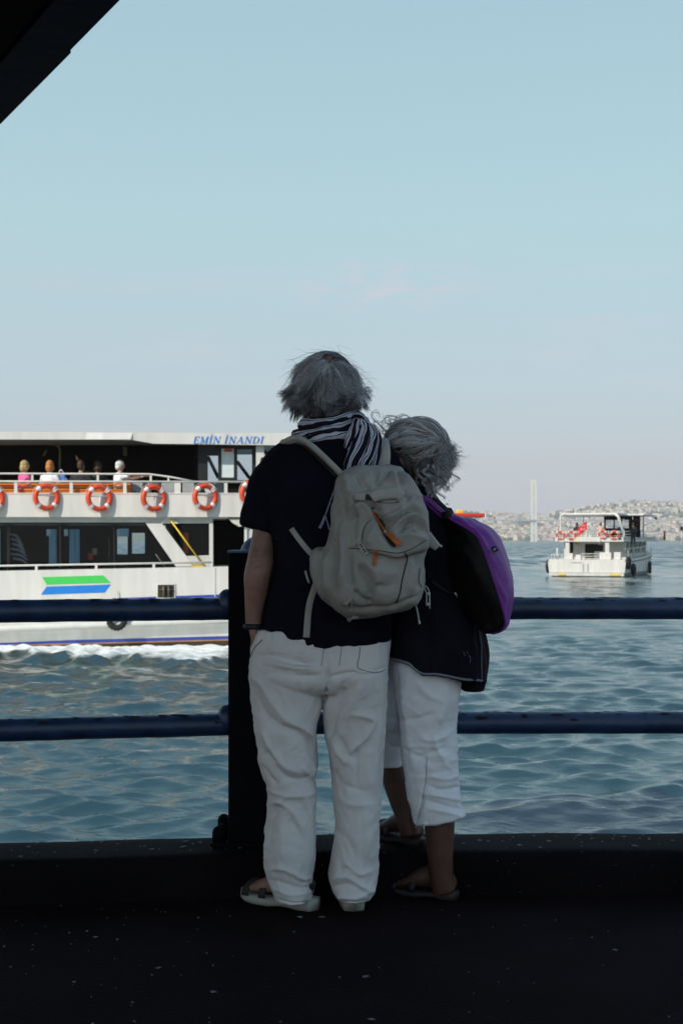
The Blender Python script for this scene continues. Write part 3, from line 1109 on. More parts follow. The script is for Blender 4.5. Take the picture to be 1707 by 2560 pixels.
for s in (-1, 1):
    p = [(x, 40 + s * (hb(x) + .01), zst(x) + .04) for x in xs]
    mesh('rubbing_strake', *tube(p, [(.085, .085)] * len(p), 10), m_white2, fy)
    lines = []
    def strip(za, zb, ins, mat, nm, x0=-19, x1=1.6, eps=.006):
        X = [x for x in xs if x0 <= x <= x1]
        V = []
        for x in X:
            b = hb(x)
            for zz, i2 in ((za(x), ins[0]), (zb(x), ins[1])):
                V.append((x, 40 + s * (b - i2 * b / 3.5 + eps), zz))
        Fq = [(2 * i, 2 * i + 2, 2 * i + 3, 2 * i + 1) for i in range(len(X) - 1)]
        Fq = [f if s < 0 else f[::-1] for f in Fq]
        mesh(nm, V, Fq, mat, fy, smooth=False)
    strip(lambda x: zln(x), lambda x: zln(x) + .085, (.22, .19), m_bluest, 'blue_stripe')
    strip(lambda x: zln(x) - .035, lambda x: zln(x) - .006, (.232, .222), m_orline, 'orange_stripe')
    strip(lambda x: zln(x) - .30, lambda x: zln(x) - .036, (.30, .232), m_boot, 'boot_stripe')
    # blue flash rising towards the bow
    strip(lambda x: -.335 + .012 * (x + 6.2), lambda x: -.325 + max(0, x + 6.2) * .035, (0, 0), m_bluest, 'blue_flash', -6.2, 0.6)
mesh('hull_seam', *frect(1201, 1207, 826, 990, YF - .012, YF - .002), m_white2, fy, smooth=False)
# arrow logo, flat paint on the hull
for pts, mt in (([(238, 880), (580, 870), (622, 912), (262, 922)], m_logog), ([(262, 933), (622, 921), (588, 966), (232, 978)], m_logob)):
    q = [fp(a, b, YF - .006) for a, b in pts]
    mesh('logo', [tuple(p) for p in q], [(3, 2, 1, 0)], mt, fy, smooth=False)
# mooring recess with bitts
mesh('fairlead', *frect(876, 984, 916, 1000, YF - .025, YF - .003, .012), m_white2, fy)
mesh('fairlead_opening', *frect(884, 976, 923, 994, YF - .030, YF - .026), m_boot, fy, smooth=False)
for a in (918, 946):
    mesh('mooring_bitt', *cat([fpipe([(a, 930), (a, 992)], .032, YF - .065), fpipe([(a - 22, 950), (a + 22, 950)], .02, YF - .065)]), m_brass, fy)

# lower cabin
YC = YF + .16
mesh('cabin_header', *frect(-2200, 1192, 541, 579, YC, YC + .12), m_white2, fy, smooth=False)
mesh('slanted_pillar', *fpoly([(818, 579.6), (908, 579.6), (1105, 845), (1002, 845)], YC - .02, YC + .1), m_white, fy, smooth=False)
mesh('window_corner', *fpoly([(908.5, 590), (925, 586), (940, 640), (1040, 762), (1046, 762), (975, 671)], YC, YC + .08), m_white2, fy, smooth=False)
mesh('lower_panel', *fpoly([(1042, 762), (1171, 757), (1171, 845), (1106, 845)], YC, YC + .1), m_white2, fy, smooth=False)
mesh('door_frame', *frect(1172, 1193, 579.5, 850, YC - .02, YC + .12), m_white, fy, smooth=False)
mesh('door_frame', *frect(1368, 1384, 545, 850, YC - .02, YC + .08), m_white, fy, smooth=False)
mesh('bow_bulkhead', *frect(1385, 1900, 541, 850, YC + .02, YC + .1), m_white2, fy, smooth=False)
mesh('arch_fillet', *fpoly([(905, 580), (912, 560), (935, 547), (955, 547), (985, 562), (1000, 580)], YC - .045, YC - .022), m_white, fy, smooth=False)
edges = [-2200, -1500, -1060, -700, -330, 46, 338, 640]
for a, b in zip(edges[:-1], edges[1:]):
    mesh('window_pane', *frect(a + 4, b - 4, 580, 846, YC + .05, YC + .06), m_glass, fy, smooth=False)
    mesh('mullion', *frect(b - 4, b + 4, 580, 846, YC + .03, YC + .09), m_black, fy, smooth=False)
mesh('window_pane', *fpoly([(645, 580), (818, 580), (1000, 846), (645, 846)], YC + .05, YC + .06), m_glass, fy, smooth=False)
mesh('window_pane', *fpoly([(915, 590), (1172, 583), (1172, 757), (1040, 761), (942, 640)], YC + .05, YC + .06), m_glass, fy, smooth=False)
mesh('window_gasket', *frect(-2200, 816, 574, 590, YC - .006, YC - .002), m_black, fy, smooth=False)
# cabin interior seen through the glass
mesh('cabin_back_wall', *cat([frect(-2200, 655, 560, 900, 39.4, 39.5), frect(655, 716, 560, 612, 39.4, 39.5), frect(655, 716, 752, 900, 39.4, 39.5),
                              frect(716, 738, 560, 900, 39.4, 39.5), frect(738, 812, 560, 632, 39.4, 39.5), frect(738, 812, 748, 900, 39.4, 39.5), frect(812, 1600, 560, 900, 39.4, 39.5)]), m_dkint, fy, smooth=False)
mesh('cabin_floor', *box(-19, 0, YC + .13, 43.2, .02, .10), m_dkint, fy, smooth=False)
for a, b in ((276, 318), (390, 420), (421, 447), (-40, 4), (-420, -380), (-800, -750)):
    pts0 = []
    n = 14
    V = []
    for i in range(n + 1):
        for j in (0, 1):
            p = fp(a + (b - a) * i / n, 612 + j * 196, YC + .11 + .025 * math.sin(i * 2.2))
            V.append(tuple(p))
    Vb = [(x, y + .012, z) for x, y, z in V]
    Fq = [(2 * i, 2 * i + 1, 2 * i + 3, 2 * i + 2) for i in range(n)]
    Fb = [tuple(q + len(V) for q in f[::-1]) for f in Fq]
    mesh('curtain', V + Vb, Fq + Fb, m_curt, fy)
for a in (262, 360, 655):
    mesh('curtain_tie', *frect(a, a + 22, 612, 650, YC + .075, YC + .10, .01), m_frost, fy)
mesh('curtain', *frect(660, 722, 608, 652, YC + .1, YC + .12, .008), m_curt, fy)
# grey folded awning and cushions heaped behind the glass
for i in range(6):
    p = [fp(58 + random.uniform(0, 20), 640 + i * 27, YC + .6), fp(95 + i * 6, 650 + i * 27, YC + .55), fp(130 + i * 7, 700 + i * 22 + random.uniform(-8, 8), YC + .6)]
    mesh('folded_awning', *tube(p, [(.05, .03), (.06, .03), (.03, .02)], 8, sub=4), m_grey, fy)
mesh('interior_post', *frect(48, 54, 600, 808, YC + .3, YC + .33), m_frost, fy, smooth=False)
for a, b, mt in ((506, 762, m_redp), (1040, 700, m_orange), (530, 735, m_tarn)):
    mesh('life_jacket', *frect(a - 14, a + 14, b - (70 if a > 900 else 18), b + (48 if a > 900 else 22), YC + .5, YC + .62, .03), mt, fy)
mesh('mop_handle', *fpipe([(612, 660), (614, 806)], .01, YC + .4), m_tarn, fy)
mesh('boat_hook', *fpipe([(872, 750), (928, 828)], .010, YC - .04), m_tarn, fy)
mesh('boarding_pole', *fpipe([(945, 546), (1140, 815)], .020, YC - .07), m_yel, fy)
mesh('pole_rest', *frect(1072, 1142, 809, 822, YC - .10, YC - .05, .008), m_yel, fy)
# lower side rail
mesh('side_rail', *fpipe([(-2200, 826), (0, 817), (600, 807), (1186, 797)], .026, YF + .03), m_white, fy)
for a, t in ((-1700, 824), (-1350, 822), (-1000, 820), (-600, 819), (-150, 818), (205, 815), (540, 810), (862, 804), (1184, 798)):
    mesh('rail_stanchion', *frect(a - 7, a + 7, t, 846 - a * .019 + 4, YF + .015, YF + .05), m_white, fy, smooth=False)
# upper deck
zd = 1.87
mesh('upper_deck', *box(-19, 0.6, YF + .07, 43.4, 1.73, zd), m_cream, fy, smooth=False)
mesh('bulwark', *frect(-2200, 1800, 412, 543, YF, YF + .065), m_white, fy, smooth=False)
mesh('bulwark', *box(-19, 0.4, 43.41, 43.47, 1.73, 2.40), m_white, fy, smooth=False)
mesh('bulwark_cap', *frect(-2200, 1800, 408, 414, YF - .012, YF + .08), m_white, fy, smooth=False)
mesh('deck_bracket', *fpoly([(1275, 546), (1372, 546), (1372, 590), (1340, 598), (1300, 575)], YC - .09, YC - .03), m_cream, fy, smooth=False)
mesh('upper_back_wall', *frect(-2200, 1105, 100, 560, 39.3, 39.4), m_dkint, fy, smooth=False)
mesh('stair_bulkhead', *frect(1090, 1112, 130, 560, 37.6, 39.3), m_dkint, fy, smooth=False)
mesh('window_surround', *cat([fpipe([(336, 300), (338, 170), (330, 146), (300, 136)], .03, 38.9), fpipe([(246, 200), (262, 168)], .03, 39.0)]), m_tarn, fy)
mesh('wall_lamp', *frect(690, 712, 150, 200, 39.1, 39.2, .02), m_tarn, fy)
mesh('top_rail', *fpipe([(-2200, 300), (0, 300), (836, 303), (960, 320), (1080, 343)], .024, YF + .03), m_white, fy)
mesh('mid_rail', *fpipe([(-2200, 344), (0, 344), (1700, 347)], .027, YF + .03), m_white, fy)
for a in (-1600, -1240, -880, -560, -210, 90, 400, 700, 985, 1003, 1265, 1500):
    mesh('rail_post', *frect(a - 9, a + 9, 349, 408, YF + .02, YF + .07), m_white, fy, smooth=False)
for a in (-1450, -1080, -720, -390, -60, 182, 549, 845):
    mesh('rail_post', *frect(a - 6, a + 6, 302, 342, YF + .02, YF + .045), m_white, fy, smooth=False)
mesh('rail_post', *frect(939, 949, 320, 342, YF + .02, YF + .045), m_white, fy, smooth=False)
for a, b in ((-900, -420), (-400, 82), (96, 392), (408, 692), (706, 734)):
    be = mesh('bench', *frect(a, b, 418, 424, YF + .20, YF + .62), m_dkint, fy, smooth=False)
    for t in (354, 369, 384, 398):
        q = random.uniform(-.012, .012)
        mesh('slat', *frect(a, b, t, t + 11, YF + .15 + q, YF + .175 + q, .004), m_wood, be, smooth=False)
for a, b in ((736, 800), (812, 838), (905, 975), (1022, 1088)):
    mesh('deck_locker', *frect(a, b, 352, 418, YF + .5, YF + .9, .01), m_grey, fy, smooth=False)
mesh('deck_locker', *frect(1205, 1252, 352, 418, YF + .6, YF + .9, .01), m_grey, fy, smooth=False)
mesh('wheel', *torus(tuple(fp(1176, 385, YF + .5)), .16, .02), m_black, fy)
mesh('stair_side', *frect(1266, 1420, 352, 560, YF + .5, YF + .6), m_dkint, fy, smooth=False)
# glazed screen at the forward end of the upper deck
YS = YF + .35
for a, b, c, d in ((1222, 1239, 140, 345), (1310, 1329, 140, 345), (1411, 1433, 140, 345), (1239.5, 1309.5, 140, 160), (1239.5, 1309.5, 322, 345), (1329.5, 1410.5, 140, 164), (1329.5, 1410.5, 336, 345), (1110, 1221.5, 140, 200), (1110, 1164, 200.5, 345)):
    mesh('screen_frame', *frect(a, b, c, d, YS, YS + .05), m_black, fy, smooth=False)
mesh('screen_pane', *frect(1240, 1309, 160.5, 321.5, YS + .02, YS + .03), m_frost, fy, smooth=False)
mesh('red_sign', *frect(1256, 1300, 162, 178, YS - .012, YS - .002), m_redp, fy, smooth=False)
mesh('screen_pane', *frect(1330, 1410, 164.5, 335.5, YS + .02, YS + .03), m_glass, fy, smooth=False)
mesh('screen_pane', *frect(1164.5, 1221.5, 200.5, 345, YS + .02, YS + .03), m_glass, fy, smooth=False)
for p in ([(1328, 232), (1392, 318), (1402, 336)], [(1164, 205), (1224, 325)], [(1450, 150), (1500, 192)]):
    mesh('screen_brace', *fpipe(p, .045, YS + .12), m_black, fy)
mesh('roof_pillar', *frect(1434, 1478, 136, 412, YF + .1, YF + .3), m_white, fy, smooth=False)
mesh('roof_pillar', *frect(1600, 1640, 136, 412, YF + .1, YF + .3), m_white, fy, smooth=False)
for a in (-400, -1200, -1900):
    mesh('roof_pillar', *frect(a, a + 20, 110, 412, YF + .1, YF + .2), m_white, fy, smooth=False)
# roof
mesh('roof', *cat([box(-19, -.2, 36.56, 43.6, fp(0, 100).z, fp(0, 72).z)]), m_white2, fy, smooth=False)
mesh('roof_fascia', *fpoly([(-2200, 62), (0, 66), (900, 70), (1560, 76), (1640, 92), (1600, 142), (1100, 135), (860, 132), (745, 112), (600, 109), (-2200, 107)], 36.44, 36.55), m_white, fy, smooth=False)
a, b = fp(478, 108, 36.35), fp(742, 70, 36.35)
V = [(a.x, 36.38, a.z), (b.x - .05, 36.38, a.z), (b.x, 36.435, b.z), (a.x + .02, 36.435, b.z), (a.x, 36.435, a.z - .004), (b.x, 36.435, a.z - .004)]
mesh('fascia_sun_facet', V, [(0, 1, 2, 3), (0, 3, 4), (1, 5, 2), (0, 4, 5, 1)], m_white, fy, smooth=False)  # tilted facet added to catch the sun as a bright patch
# ship's name, italic serif capitals
GL = {
 'E': (.62, [(.10, 0, .10, 1, .15), (.02, .97, .60, .97, .06), (.02, .03, .62, .03, .06), (.10, .52, .44, .52, .06), (.59, .97, .59, .78, .06), (.61, .03, .61, .24, .06), (.44, .62, .44, .42, .05)]),
 'M': (.95, [(.14, 0, .14, 1, .06), (.14, 1, .46, .05, .14), (.46, .05, .80, 1, .06), (.80, 0, .80, 1, .15), (0, .03, .27, .03, .06), (.66, .03, .94, .03, .06), (.02, .97, .16, .97, .06), (.80, .97, .94, .97, .06)]),
 'İ': (.34, [(.16, 0, .16, 1, .15), (.02, .03, .32, .03, .06), (.02, .97, .32, .97, .06), (.10, 1.22, .24, 1.22, .13)]),
 'I': (.34, [(.16, 0, .16, 1, .15), (.02, .03, .32, .03, .06), (.02, .97, .32, .97, .06)]),
 'N': (.85, [(.14, 0, .14, 1, .06), (.14, 1, .72, .02, .15), (.72, 0, .72, 1, .06), (0, .03, .28, .03, .06), (.58, .97, .86, .97, .06), (.02, .97, .16, .97, .06)]),
 'A': (.80, [(.08, 0, .40, 1, .06), (.40, 1, .70, 0, .15), (.20, .36, .58, .36, .05), (0, .03, .20, .03, .06), (.56, .03, .84, .03, .06)]),
 'D': (.80, [(.14, 0, .14, 1, .15), (.02, .03, .40, .03, .06), (.02, .97, .40, .97, .06), (.38, .97, .62, .80, .08), (.62, .80, .70, .5, .14), (.70, .5, .62, .20, .14), (.62, .20, .38, .03, .08)]),
}
def lettering(txt, zx0, zx1, zbase, h, Y):
    tot = sum((GL[c][0] + .16 if c != ' ' else .42) for c in txt)
    hh = h
    wsc = (zx1 - zx0) / tot
    x = 0
    for c in txt:
        if c == ' ':
            x += .42
            continue
        w, st = GL[c]
        V, Fc = [], []
        for li, (a, b, cc, d, t) in enumerate(st):
            p, q = np.array((a * wsc, b * hh)), np.array((cc * wsc, d * hh))
            dd = (q - p) / (np.linalg.norm(q - p) + 1e-9)
            nn = np.array((-dd[1], dd[0])) * t * wsc * .55
            n0 = len(V)
            for s in (p + nn, p - nn, q - nn, q + nn):
                X = zx0 + x * wsc + s[0] + s[1] * .25
                v = fp(X, zbase - s[1], Y - li * .0012)
                V.append(tuple(v))
            Fc.append((n0, n0 + 1, n0 + 2, n0 + 3))
        mesh('letter', V, Fc, m_logob, fy, smooth=False)
        x += w + .16
lettering('EMİN İNANDI', 1083, 1478, 131, 38, 36.43)

# tyre fender hanging under the strake of the ferry
p = fp(655, 1122, YF - .14)
t = thing('tyre', 'black tyre fender hanging on the white ferry hull below the arrow logo', 'tyre', (p.x, p.y, p.z))
mesh('tread', *torus((p.x, p.y, p.z), .19, .075, 26, 10), m_rubber, t)
for k in range(18):
    a = 2 * PI * k / 18
    mesh('tread_lug', *ball((p.x + .262 * math.cos(a), p.y, p.z + .262 * math.sin(a)), (.02, .06, .02), 6, 4), m_rubber, t)
mesh('rope', *tube([(p.x, p.y + .05, p.z + .2), (p.x, p.y + .1, p.z + .75)], .012, 6), m_rope, t)

# lifebuoys along the ferry's upper bulwark
def buoy_proto(R, r, name='lifebuoy'):
    b = thing(name, 'orange lifebuoy', 'lifebuoy')
    mesh('ring', *torus((0, 0, 0), R, r, 32, 12), m_orange, b)
    for k in range(4):
        a = PI / 4 + k * PI / 2
        mesh('tape_band', *torus((0, 0, 0), R, r * 1.04, 4, 12, 'y', a - .16, a + .16), m_band, b)
    pts = []
    for i in range(33):
        a = 2 * PI * i / 32
        q = R + r * (1.15 + .35 * abs(math.sin(2 * a)))
        pts.append((q * math.cos(a), 0, q * math.sin(a)))
    mesh('grab_rope', *tube(pts, .008, 5), m_rope, b)
    return b
def dup(root, loc, rz, label=None, group=None):
    r = root.copy()
    C.objects.link(r)
    r.location = loc
    r.rotation_euler = (0, 0, rz)
    if label: r['label'] = label
    if group: r['group'] = group
    for ch in list(root.children):
        c = ch.copy()
        C.objects.link(c)
        c.parent = r
        for g in ch.children:
            d = g.copy()
            C.objects.link(d)
            d.parent = c
    return r
B0 = buoy_proto(.285, .068)
BG = 'lifebuoys along the ferry rail'
BL = [(262, 432, 'orange lifebuoy on the ferry rail below the pink-shirted and ginger-haired passengers'),
      (557, 437, 'orange lifebuoy on the ferry rail below the dark-jacketed passengers'),
      (862, 437, 'orange lifebuoy on the ferry rail just below the outstretched hand'),
      (1150, 432, 'orange lifebuoy on the ferry rail near the sloped end of the top rail'),
      (1412, 412, "orange lifebuoy on the ferry half hidden behind the man's sleeve"),
      (-46, 436, 'orange lifebuoy on the ferry cut by the left edge of the photo')]
for i, (a, b, l) in enumerate(BL):
    p = fp(a, b, YF - .17)
    if i == 0:
        B0.location = p
        B0.rotation_euler = (0, 0, math.radians(28))
        tag(B0, l, 'lifebuoy', BG)
    else:
        dup(B0, p, math.radians(28 + random.uniform(-4, 4)), l, BG)
    mesh('buoy_holder', *cat([tube([(p.x - .31, YF - .27, p.z + .045), (p.x + .29, YF - .05, p.z + .045)], .016, 6), tube([(p.x + .02, YF - .2, p.z - .36), (p.x + .02, YF - .17, p.z + .06)], .016, 6),
                              tube([(p.x + .02, YF - .17, p.z + .05), (p.x + .02, YF + .01, p.z + .05)], .014, 6)]), m_white, fy)

# ---- small figures
m_skin = M('skin', (0.48, 0.26, 0.18), 0.55, var=0.08)
m_hair_bl = M('blond_hair', (0.42, 0.30, 0.14), 0.6, var=0.3, vscale=40)
m_hair_gi = M('ginger_hair', (0.45, 0.18, 0.05), 0.6, var=0.3, vscale=40)
m_hair_dk = M('dark_brown_hair', (0.05, 0.025, 0.015), 0.6, var=0.3, vscale=40)
m_hair_wh = M('white_hair', (0.66, 0.64, 0.60), 0.6, var=0.2, vscale=40)
m_pink = M('pink_cotton', (0.72, 0.12, 0.32), 0.8, var=0.12)
m_whcot = M('white_cotton', (0.74, 0.75, 0.78), 0.8, var=0.06)
m_blkj = M('black_jacket_cloth', (0.022, 0.022, 0.024), 0.8, var=0.2)
m_dkpant = M('dark_trouser_cloth', (0.04, 0.045, 0.06), 0.8, var=0.2)
m_blubag = M('blue_striped_cloth', (0.12, 0.22, 0.55), 0.8, var=0.4, vscale=3, stretch=(8, 1, 1))

def figure(label, loc, yaw, shirt, hairm, pants, sit=True, armL=None, armR=None, hair='short', group=None, look=0.0):
    t = thing('person', label, 'person', (0, 0, 0), group)
    hz_ = .50 if sit else .92
    sh = hz_ + (.50 if sit else .50)
    hd = sh + .205
    armL = armL or [(-.27, .02, sh - .28), (-.20, .22, sh - .38)]
    armR = armR or [(.27, .02, sh - .28), (.20, .22, sh - .38)]
    parts = [tube([(0, 0, hz_ - .05), (0, -.01, hz_ + .2), (0, -.02, sh - .05), (0, -.01, sh + .04)], [(.15, .10), (.13, .095), (.155, .09), (.07, .06)], 14, sub=3, up=(0, 1, 0)),
             tube([(0, 0, sh), (0, .015, sh + .12)], [.055, .052], 10),
             ball((0, .02, hd), (.076, .095, .115), 14, 10), ball((0, .115, hd - .015), (.014, .02, .02), 6, 5),
             ball((-.078, .015, hd - .01), (.012, .022, .032), 6, 5), ball((.078, .015, hd - .01), (.012, .022, .032), 6, 5)]
    for s, (el, ha) in ((-1, armL), (1, armR)):
        S0 = (s * .175, -.01, sh - .02)
        parts.append(tube([S0, el, ha], [.05, .04, .028], 10, sub=4))
        d = (Vector(ha) - Vector(el)).normalized()
        c = Vector(ha) + d * .05
        parts.append(ball(tuple(c), (.03, .04, .03), 8, 6))
        for f in range(4):
            o_ = d.cross(Vector((0, 0, 1))) * (f - 1.5) * .018
            parts.append(tube([tuple(c + o_), tuple(c + o_ * 1.5 + d * (.085 - .01 * abs(f - 1.4)))], [.009, .007], 6))
        parts.append(tube([tuple(c), tuple(c + d * .04 + Vector((0, 0, .045)))], [.011, .008], 6))
    if sit:
        legs = [[(s * .09, 0, hz_), (s * .11, .40, hz_ - .01), (s * .11, .43, .09), (s * .11, .50, .05)] for s in (-1, 1)]
    else:
        legs = [[(s * .085, 0, hz_), (s * .095, .02, .50), (s * .10, 0, .09), (s * .11, .12, .035)] for s in (-1, 1)]
    for L in legs:
        parts.append(tube(L, [.085, .06, .045, .035], 10, sub=4))
    V, Fo, N = fuse(parts, .014 if not sit else .013, 2)
    mesh('body', V, Fo, m_skin, t)
    tp = [tube([(0, 0, hz_ - .08), (0, -.01, hz_ + .18), (0, -.02, sh - .06), (0, -.01, sh + .035)], [(.185, .135), (.165, .125), (.19, .115), (.085, .075)], 16, sub=3, up=(0, 1, 0))]
    for s, (el, ha) in ((-1, armL), (1, armR)):
        S0 = Vector((s * .165, -.01, sh - .025))
        e = Vector(el)
        tp.append(tube([tuple(S0), tuple(S0.lerp(e, .55)), tuple(S0.lerp(e, 1.0 if shirt is m_blkj else .85))], [.074, .066, .062], 10, sub=2))
        if shirt is m_blkj:
            tp.append(tube([tuple(e), ha], [.06, .04], 10))
    V, Fo, N = fuse(tp, .013, 3)
    V = V + N * (0.008 * fnoise(V, (14, 14, 9), 3.0, 2))[:, None]
    mesh('shirt', V, Fo, shirt, t)
    V, Fo, N = fuse([tube(L[:3], [.105, .08, .066], 12, sub=4) for L in legs] + [ball((0, 0, hz_), (.175, .13, .11), 14, 8)], .016, 3)
    mesh('trousers', V, Fo, pants, t)
    hp = [ball((0, -.005, hd + .028), (.086, .102, .108), 16, 10)]
    if hair == 'bob':
        hp += [ball((0, -.045, hd - .05), (.085, .072, .10), 14, 8), ball((-.06, .01, hd - .045), (.035, .06, .085), 10, 8), ball((.06, .01, hd - .045), (.035, .06, .085), 10, 8)]
    else:
        hp += [ball((0, -.045, hd - .03), (.072, .06, .07), 14, 8)]
    V, Fo, N = fuse(hp, .010, 1)
    V = V + N * (0.010 * fnoise(V, (40, 40, 22), 8.0, 3))[:, None]
    mesh('hair', V, Fo, hairm, t)
    mesh('shoe', *ball((legs[0][3][0], legs[0][3][1], .045), (.045, .12, .045), 10, 6), m_blkj, t)
    mesh('shoe', *ball((legs[1][3][0], legs[1][3][1], .045), (.045, .12, .045), 10, 6), m_blkj, t)
    t.location = loc
    t.rotation_euler = (0, 0, yaw)
    if sit: t.scale = (1.12, 1.12, 1.10)
    return t

def seat(zx, Y=YF + .40): return (fp(zx, 300, Y).x, Y, zd - .09)
FG = 'passengers on the ferry upper deck'
figure('person in a pink top with blond hair sitting on the ferry bench', seat(140), math.radians(-55), m_pink, m_hair_bl, m_dkpant, hair='bob', group=FG)
gi = figure('person with short ginger hair and a white top sitting on the ferry bench', seat(282), math.radians(-25), m_whcot, m_hair_gi, m_dkpant, hair='bob', group=FG,
            armR=[(.26, .05, .74), (.34, .20, .66)])
p = fp(345, 322, YF + .38)
bg = thing('bag', 'blue and white striped bag beside the ginger-haired passenger on the ferry', 'bag', (p.x, p.y, p.z))
V, Fo, N = fuse([ball((p.x, p.y, p.z), (.13, .07, .12), 14, 10), ball((p.x + .04, p.y, p.z - .08), (.15, .07, .09), 14, 10)], .02, 2)
mesh('bag_body', V, Fo, m_blubag, bg)
mesh('bag_strap', *tube([(p.x - .08, p.y, p.z + .08), (p.x, p.y - .02, p.z + .2), (p.x + .08, p.y, p.z + .07)], .012, 6, sub=5), m_whcot, bg)
figure('person in a black jacket with short dark hair seen from behind on the ferry bench', seat(455), math.radians(-8), m_blkj, m_hair_dk, m_dkpant, group=FG)
figure('person raising a pointing arm beside the black-jacketed passenger on the ferry', seat(548, YF + .62), math.radians(35), m_blkj, m_hair_dk, m_dkpant, hair='bob', group=FG,
       armL=[(-.30, .10, 1.06), (-.42, .16, 1.34)])
figure('person with white hair and white shirt stretching an arm along the ferry rail', seat(672), math.radians(-62), m_whcot, m_hair_wh, m_dkpant, group=FG,
       armR=[(.30, .12, .88), (.24, .40, .93)], armL=[(-.10, .33, .97), (.0, .62, .98)])

# ---- tour boat sailing away
BX, BY, BYAW = 18.4, 107.0, math.radians(-23)
BS = .006147
bt = thing('tour_boat', 'small white tour boat sailing away with open upper deck and red flag', 'boat', (0, 0, 0))
def bx(zx): return (zx - 612) * BS
def bz(zy): return (940 - zy) * BS
def brect(x0, x1, y0, y1, Y0, Y1, bev=0):
    return box(bx(x0), bx(x1), Y0, Y1, bz(y1), bz(y0), bev)
ys = np.linspace(0, 18, 28)
V = []
for y in ys:
    b = 2.9 * (1 if y < 8 else max(.03, 1 - ((y - 8) / 10) ** 2.3))
    sh_ = 1.29 + .85 * (y / 18) ** 2
    ring = [(b, sh_), (b * 1.02, sh_ - .25), (b * .99, .3), (b * .9, 0), (b * .6, -.6)]
    V += [(q, y, z) for q, z in ring] + [(-q, y, z) for q, z in ring[::-1]]
k = 10
Fc = [(i * k + j, (i + 1) * k + j, (i + 1) * k + (j + 1) % k, i * k + (j + 1) % k) for i in range(len(ys) - 1) for j in range(k)]
Fc += [tuple(range(k)), tuple(range(len(ys) * k - 1, (len(ys) - 1) * k - 1, -1))]
mesh('hull', V, Fc, m_white, bt, smooth=False)
mesh('transom_ledge', *brect(150, 1075, 893, 930, -.16, -.01), m_white2, bt, smooth=False)
for a, b in ((270, 355), (905, 1030)):
    mesh('yellow_step', *brect(a, b, 903, 925, -.20, -.165), m_yel, bt, smooth=False)
mesh('blue_ledge_line', *brect(150, 1075, 888, 893, -.03, -.005), m_tarn, bt, smooth=False)
for a in (572, 630):
    mesh('transom_gate_post', *brect(a - 6, a + 6, 780, 890, -.03, -.004), m_grey, bt, smooth=False)
mesh('name_plate', *brect(430, 550, 762, 774, -.02, -.004), m_grey, bt, smooth=False)
for s in (-1, 1):
    mesh('rubbing_strake', *tube([(s * 2.93 * (1 if y < 8 else max(.03, 1 - ((y - 8) / 10) ** 2.3)), y, 1.12 + .85 * (y / 18) ** 2) for y in ys], .07, 8), m_tarn, bt)
mesh('cabin', *cat([brect(385, 530, 512, 728, 1.6, 1.7), brect(762, 1040, 512, 728, 1.6, 1.7), brect(530, 762, 512, 540, 1.6, 1.7), box(-2.15, -2.05, 1.7, 12, 1.3, 2.63), box(-2.15, 2.15, 11.9, 12, 1.3, 2.63)]), m_white2, bt, smooth=False)
mesh('cabin_door', *brect(531, 650, 541, 728, 1.75, 1.8), m_dkint, bt, smooth=False)
mesh('cabin_window', *brect(655, 757, 545, 630, 1.62, 1.66), m_dkint, bt, smooth=False)
mesh('cabin_panel', *brect(650, 761.5, 631, 728, 1.64, 1.69), m_white2, bt, smooth=False)
for k in range(7):
    y = 1.8 + k * 1.6
    mesh('window_post', *box(2.05, 2.15, y, y + .35, 1.31, 2.62), m_cream, bt, smooth=False)
    if k < 6:
        mesh('side_window', *box(2.09, 2.11, y + .36, y + 1.59, 1.75, 2.6), m_glass, bt, smooth=False)
        mesh('side_panel', *box(2.07, 2.13, y + .36, y + 1.59, 1.31, 1.745), m_white2, bt, smooth=False)
mesh('cabin_inner_wall', *box(-.3, -.2, 2.2, 11.5, 1.3, 2.6), m_dkint, bt, smooth=False)
mesh('upper_deck', *box(-2.42, 2.75, .2, 14, 2.64, 2.74), m_white, bt, smooth=False)
mesh('deck_fascia', *brect(480, 780, 458, 512, .08, .19), m_white, bt, smooth=False)
mesh('deck_fascia', *brect(215, 250, 462, 508, .08, .19), m_white, bt, smooth=False)
mesh('deck_fascia', *box(2.62, 2.74, .2, 13, 2.75, 2.98), m_cream, bt, smooth=False)
for a, b, c, d in ((336, 386, 512, 728), (832, 880, 512, 650)):
    mesh('pillar', *brect(a, b, c, d, .3, .6), m_white, bt, smooth=False)
    mesh('pillar_flare', *prism([(bx(a), bz(512)), (bx(b), bz(512)), (bx(b) + .25, bz(470)), (bx(a) - .02, bz(470))], .22, .5), m_white, bt, smooth=False)
for a, b, c in ((762, 906, 645), (940, 1022, 640), (386, 430, 655), (466, 532, 672)):
    mesh('stern_locker', *brect(a, b, c, 729, .25, .75, .02), m_white, bt, smooth=False)
for zy in (660, 690, 718):
    mesh('stern_rail', *tube([(bx(532), .3, bz(zy)), (bx(760), .3, bz(zy))], .03, 6), m_white, bt)
mesh('stern_rail', *cat([tube([(bx(160), .2, bz(670)), (bx(330), .2, bz(670))], .025, 6)] + [tube([(bx(a), .2, bz(728)), (bx(a), .2, bz(670))], .025, 6) for a in (165, 205, 250, 300)]), m_white, bt)
mesh('mooring_post', *tube([(bx(228), .5, bz(728)), (bx(228), .5, bz(590))], .08, 8), m_cream, bt)
for y0 in (1.5, 4, 6.5, 9, 11.5):
    mesh('side_rail', *cat([tube([(2.82 - .004 * y0 ** 1.6, y0, 1.3), (2.82 - .004 * y0 ** 1.6, y0, 2.15)], .03, 6)]), m_white, bt)
mesh('side_rail', *tube([(2.82, .3, 2.1), (2.75, 5, 2.15), (2.5, 10, 2.3), (1.5, 14.5, 2.7), (.2, 17.4, 3.0)], .03, 6, sub=4), m_white, bt)
